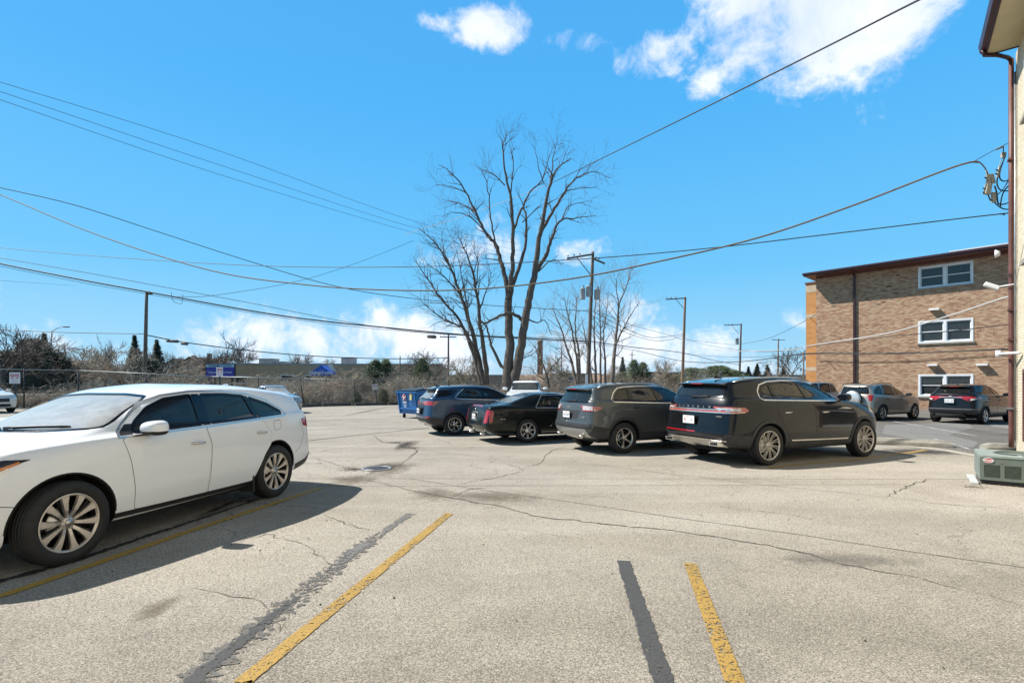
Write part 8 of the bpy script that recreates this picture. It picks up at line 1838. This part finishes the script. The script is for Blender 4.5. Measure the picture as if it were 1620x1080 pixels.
traced_tree('bare_tree', 'biggest bare tree with two thick trunks in the middle of the view', [
    (z2([(418, 1075, .36), (420, 1000, .31), (428, 900, .27), (424, 800, .25), (422, 720, .24), (430, 655, .20)]), .3, 0),
    (z2([(440, 1070, .34), (458, 980, .30), (475, 890, .26), (488, 800, .25), (505, 710, .22), (528, 610, .19), (545, 480, .15), (565, 370, .12), (590, 250, .08), (615, 180, .05), (680, 125, .02)]), -1., 1),
    (z2([(424, 700, .16), (405, 600, .14), (392, 550, .13), (370, 480, .11), (330, 430, .09), (290, 350, .07), (250, 270, .05), (200, 200, .035), (140, 155, .015)]), 1.5, 1),
    (z2([(428, 670, .16), (440, 560, .13), (441, 430, .11), (433, 300, .08), (408, 180, .055), (400, 80, .035), (420, 30, .012)]), -1.5, 1),
    (z2([(434, 660, .13), (470, 560, .11), (492, 480, .09), (496, 380, .06), (482, 330, .045)]), 1., .8),
    (z2([(441, 430, .08), (475, 340, .07), (510, 270, .05), (560, 215, .035), (590, 120, .02), (615, 60, .01)]), 1.5, 1),
    (z2([(432, 270, .05), (442, 180, .035), (440, 100, .02), (455, 85, .01)]), -.5, 1),
    (z2([(408, 240, .045), (370, 200, .03), (330, 180, .02), (300, 175, .01)]), .6, 1.2),
    (z2([(530, 600, .14), (578, 520, .12), (600, 450, .09), (638, 380, .06), (700, 374, .035), (780, 363, .012)]), 1., 1.1),
    (z2([(545, 450, .11), (600, 350, .09), (655, 262, .06), (700, 212, .04), (770, 185, .02), (840, 212, .01)]), -1.2, 1.5),
    (z2([(640, 380, .04), (662, 330, .03), (720, 308, .018), (765, 305, .008)]), .5, 1.2), (z2([(660, 262, .04), (720, 250, .02), (785, 248, .008)]), .5, 1.3),
    (z2([(590, 250, .06), (600, 180, .04), (610, 100, .025), (625, 55, .01)]), .4, 1.2), (z2([(565, 230, .04), (540, 140, .02), (525, 75, .01)]), -.5, 1.1),
    (z2([(370, 480, .06), (355, 400, .05), (345, 320, .04), (335, 230, .03), (310, 180, .012)]), -1., 1),
    (z2([(290, 350, .05), (240, 320, .03), (190, 305, .02), (145, 295, .01)]), 1., 1.3), (z2([(250, 270, .04), (190, 245, .02), (125, 235, .01)]), -.8, 1.3), (z2([(330, 430, .05), (270, 370, .03), (200, 350, .02), (150, 370, .01)]), -1.4, 1),
    (z2([(488, 795, .13), (440, 762, .10), (385, 772, .08), (330, 800, .06), (300, 790, .03)]), -.6, .8), (z2([(418, 990, .12), (388, 965, .10), (352, 890, .08), (335, 820, .05), (300, 780, .03)]), .8, .6),
    (z2([(495, 780, .06), (540, 800, .04), (570, 790, .03), (600, 850, .01)]), .6, 1), (z2([(545, 590, .05), (600, 545, .03), (640, 560, .012)]), -.5, .8), (z2([(480, 390, .04), (530, 340, .03), (560, 320, .012)]), .5, .6),
    (z2([(465, 945, .05), (500, 935, .03), (560, 900, .012)]), .5, .6), (z2([(395, 545, .05), (350, 540, .03), (315, 535, .01)]), .5, .6)], 32, 5, M_bark, M_twig, .85, 2.8, levs=2)
traced_tree('bare_tree', 'multi stemmed fine branched tree leaning left beside the biggest tree', [
    (z2([(322, 1050, .22), (298, 930, .16), (265, 800, .13), (225, 680, .10), (190, 580, .07), (130, 480, .04), (60, 415, .012)]), 1., 1.6),
    (z2([(334, 1050, .20), (325, 930, .15), (305, 780, .11), (290, 650, .08), (260, 540, .05), (225, 455, .015)]), -1., 1.6),
    (z2([(312, 1050, .16), (275, 910, .12), (225, 790, .09), (150, 700, .06), (80, 600, .035), (35, 530, .01)]), 1.4, 1.6),
    (z2([(305, 960, .09), (245, 830, .07), (170, 790, .05), (100, 740, .03), (50, 690, .01)]), -.8, 1.5), (z2([(265, 800, .07), (250, 700, .05), (230, 600, .03), (210, 500, .015), (190, 440, .008)]), .5, 1.5),
    (z2([(300, 760, .06), (330, 680, .04), (350, 600, .02), (330, 530, .01)]), .5, 1.3), (z2([(225, 680, .06), (150, 600, .035), (90, 560, .015)]), -.5, 1.4), (z2([(190, 580, .04), (160, 500, .025), (150, 430, .01)]), .5, 1.4),
    (z2([(290, 650, .04), (300, 560, .03), (270, 470, .012)]), -.5, 1.4)], 33.5, 8, M_bark, M_twig, .95, 4.6, levs=2)
def cl_limb(x0, xs, r): return [(x0+dx, y, r*(1-.85*i/(len(xs)-1))) for i, (dx, y) in enumerate(xs)]
traced_tree('bare_tree', 'thickest leaning tree in the cluster right of the transformer pole', [
    ([(968, 610, .20), (971, 570, .16), (974, 540, .13), (977, 510, .10), (980, 480, .07), (992, 450, .04), (1000, 425, .012)], 1, 1.3), ([(974, 545, .10), (985, 522, .07), (1000, 495, .04), (1012, 478, .012)], .6, 1.4), ([(977, 515, .07), (978, 480, .05), (975, 450, .03), (980, 430, .01)], -.6, 1.3), ([(972, 565, .05), (982, 555, .03), (985, 540, .01)], .3, 1)], 44, 14, M_bark2, M_twig3, 1.5, 4.5)
traced_tree('bare_tree', 'slim multi stemmed tree just left of the transformer pole', [
    ([(913, 612, .16), (905, 575, .11), (895, 545, .08), (886, 515, .05), (872, 485, .012)], 1, 1.3), ([(915, 612, .14), (913, 570, .10), (906, 530, .07), (898, 495, .04), (892, 470, .012)], -.8, 1.4), ([(918, 612, .13), (916, 560, .09), (910, 520, .06), (912, 480, .03), (914, 465, .01)], .5, 1.4), ([(905, 575, .05), (890, 560, .03), (870, 545, .01)], .4, 1)], 43, 15, M_bark2, M_twig3, 1.5, 4.5)
traced_tree('bare_tree', 'straight slim stems between transformer pole and thickest cluster tree', [
    ([(943, 612, .13), (942, 570, .10), (940, 530, .07), (941, 490, .04), (944, 455, .012)], 1, 1.3), ([(950, 612, .12), (950, 565, .09), (950, 520, .06), (948, 480, .04), (950, 450, .01)], -.8, 1.3), ([(958, 612, .12), (957, 570, .09), (955, 530, .06), (960, 490, .03), (962, 465, .01)], .5, 1.3), ([(938, 612, .11), (932, 570, .08), (925, 530, .05), (920, 500, .012)], .8, 1.3)], 46, 16, M_bark2, M_twig3, 1.4, 4.5)
traced_tree('bare_tree', 'gnarled low tree with dark branches behind the white pickup', [
    ([(868, 612, .12), (864, 590, .09), (858, 575, .06), (850, 560, .03), (846, 545, .01)], 1, 1.2), ([(864, 592, .06), (876, 578, .04), (888, 565, .015)], .5, 1.3), ([(862, 600, .05), (848, 592, .03), (838, 580, .01)], -.4, 1.2)], 36, 17, M_bark, M_twig3, 1., 4)
# brush: a thicket nobody could count, behind the fence
def brush(name, label, line, n, hmin, hmax, seed, mat, width=3.5, r=.020):
    R = random.Random(seed); mb = MB(); seg = [(Vector(a), Vector(b)) for a, b in zip(line, line[1:])]; tot = sum((b-a).length for a, b in seg)
    for k in range(n):
        t = R.random()*tot
        for a, b in seg:
            L = (b-a).length
            if t <= L: break
            t -= L
        c = a+(b-a)*t/L; off = R.uniform(0, width); u = (b-a).normalized(); base = Vector((c.x-u.y*off*1.0*-1*-1, c.y+abs(u.x)*off, -.14)); base.x = c.x-u.y*off
        hh = R.uniform(hmin, hmax)*(.7+.5*sin(base.x*.9)*sin(base.x*.23+1)+.2)
        for s in range(R.randint(4, 7)):
            d = Vector((R.gauss(0, .38), R.gauss(0, .38), 1)).normalized(); L = hh*R.uniform(.4, 1.); p = base.copy(); pts = [p.copy()]
            for i in range(4): d = (d+Vector((R.gauss(0, .25), R.gauss(0, .2), R.gauss(-.08, .12)))).normalized(); p = p+d*L/4; pts.append(p.copy())
            mb.tube(pts, [r, r*.9, r*.7, r*.5, r*.3], 3, cap=False, smooth=False)
            for i in range(2, 5):
                for q in range(2):
                    e = Vector((R.gauss(0, .6), R.gauss(0, .6), R.gauss(.2, .4))).normalized(); mb.tube([pts[i], pts[i]+e*L*.12, pts[i]+e*L*.24+Vector((0, 0, R.gauss(0, .05)))], [r*.5, r*.4, r*.2], 3, cap=False, smooth=False)
    tag(mb.build(name, mat), label, 'brush', kind='stuff')
brush('brush', 'dense tan winter brush tangled behind the fence', [(-34, 35.5), (-14, 39), (-7, 43)], 900, 1.5, 2.8, 3, M_twig2, 5)
brush('brush', 'brown winter brush beyond the kerb behind the dumpster and trees', [(-9, 39.5), (6, 46), (26, 52), (44, 60)], 800, 1.5, 3.2, 4, M_twig3, 7)
brush('brush', 'low pale dry stalks at the far left under the evergreens', [(-45, 34), (-26, 37)], 300, .8, 1.5, 6, pmat('dry_stalk', (.36, .29, .20), .9, var=.4), 3)
brush('brush', 'far brown thicket along the street', [(-70, 58), (-20, 66), (40, 74)], 420, 2.0, 3.6, 9, M_twig3, 8, .022)
def litter(name, label, line, n, mat, width, s0=.05, seed=3, z=-.13):
    R = random.Random(seed); mb = MB(); a, b = Vector(line[0]), Vector(line[1])
    for k in range(n):
        c = a+(b-a)*R.random(); off = R.uniform(0, width); x, y = c.x, c.y+off; s = R.uniform(.4, 1.3)*s0; t = R.uniform(0, 6); h = s*R.uniform(.5, 1.3)
        mb.add([(x-s*cos(t), y-s*sin(t), z), (x+s*.6*sin(t), y-s*.6*cos(t), z), (x+s*cos(t), y+s*sin(t), z), (x-s*.6*sin(t), y+s*.6*cos(t), z), (x, y, z+h)], [(0, 1, 4), (1, 2, 4), (2, 3, 4), (3, 0, 4)])
    tag(mb.build(name, mat), label, 'stones', kind='stuff')
litter('rubble_stones', 'pale rubble stones on the bank behind the left fence', [(-42, 32), (-20, 36)], 2600, pmat('pale_rubble', (.34, .31, .27), .95, var=.5, vscale=3), 4.5, .12)
litter('leaf_litter', 'brown leaf litter along the lot edge', [(-15, 34.6), (4, 43.5)], 4000, M_brownleaf, 2.5, .05, 5)
# ------------------------------------------------------------ place the vehicles
white_crossover(); black_crossover(); grey_suv(); black_sedan(); blue_crossover(); black_hatch()
_l, _h, _s = placed((1396, 665.6), (1450, 662.9), -1, 2.66, .89)
silver_suv(_l, radians(27), .97, 'champagne coloured sport utility car with a spare wheel on its tailgate by the brick wall')
sedan((-14.2, 29.9, 0), radians(-48), 1.0, 'silver sedan facing the camera behind the tail of the white crossover', paint('silver_paint', (.30, .305, .31), metal=.5, rough=.35, dust=.06), zt=1.50)
sedan((2.6, 21.6, 0), radians(22), 1.0, 'black sedan mostly hidden between the white pickup and the grey suv', paint('black_paint', (.005, .0065, .009)), zt=1.47)
white_pickup()
_v = (dict(W=1.95, wb=3.0, ro=.9, fo=1.0, belt=1.13, top=1.72, rise=.02, lean=.15))
silver_suv((-31.1, 29.3, 0), radians(-25), 1.0, 'cream van facing the camera at the left edge beside the parking sign', spare=False, pm=paint('cream_van_paint', (.62, .61, .56), rough=.35, dust=.05), rail=False, top=1.72, name='parked_van', p=_v)
silver_suv((7.3, 20.2, 0), radians(25), .97, 'dark sport utility car with a high red brake lamp mostly hidden behind the black crossover', spare=False, pm=paint('dark_grey_paint', (.03, .03, .034), metal=.3, rough=.35), rail=False, top=1.62)
silver_suv((16.9, 28.4, 0), radians(203), .98, 'silver sport utility car glimpsed between the black crossover and the champagne one', spare=False, pm=paint('silver_paint', (.42, .42, .42), metal=.5, rough=.35, dust=.06), rail=False, top=1.72)
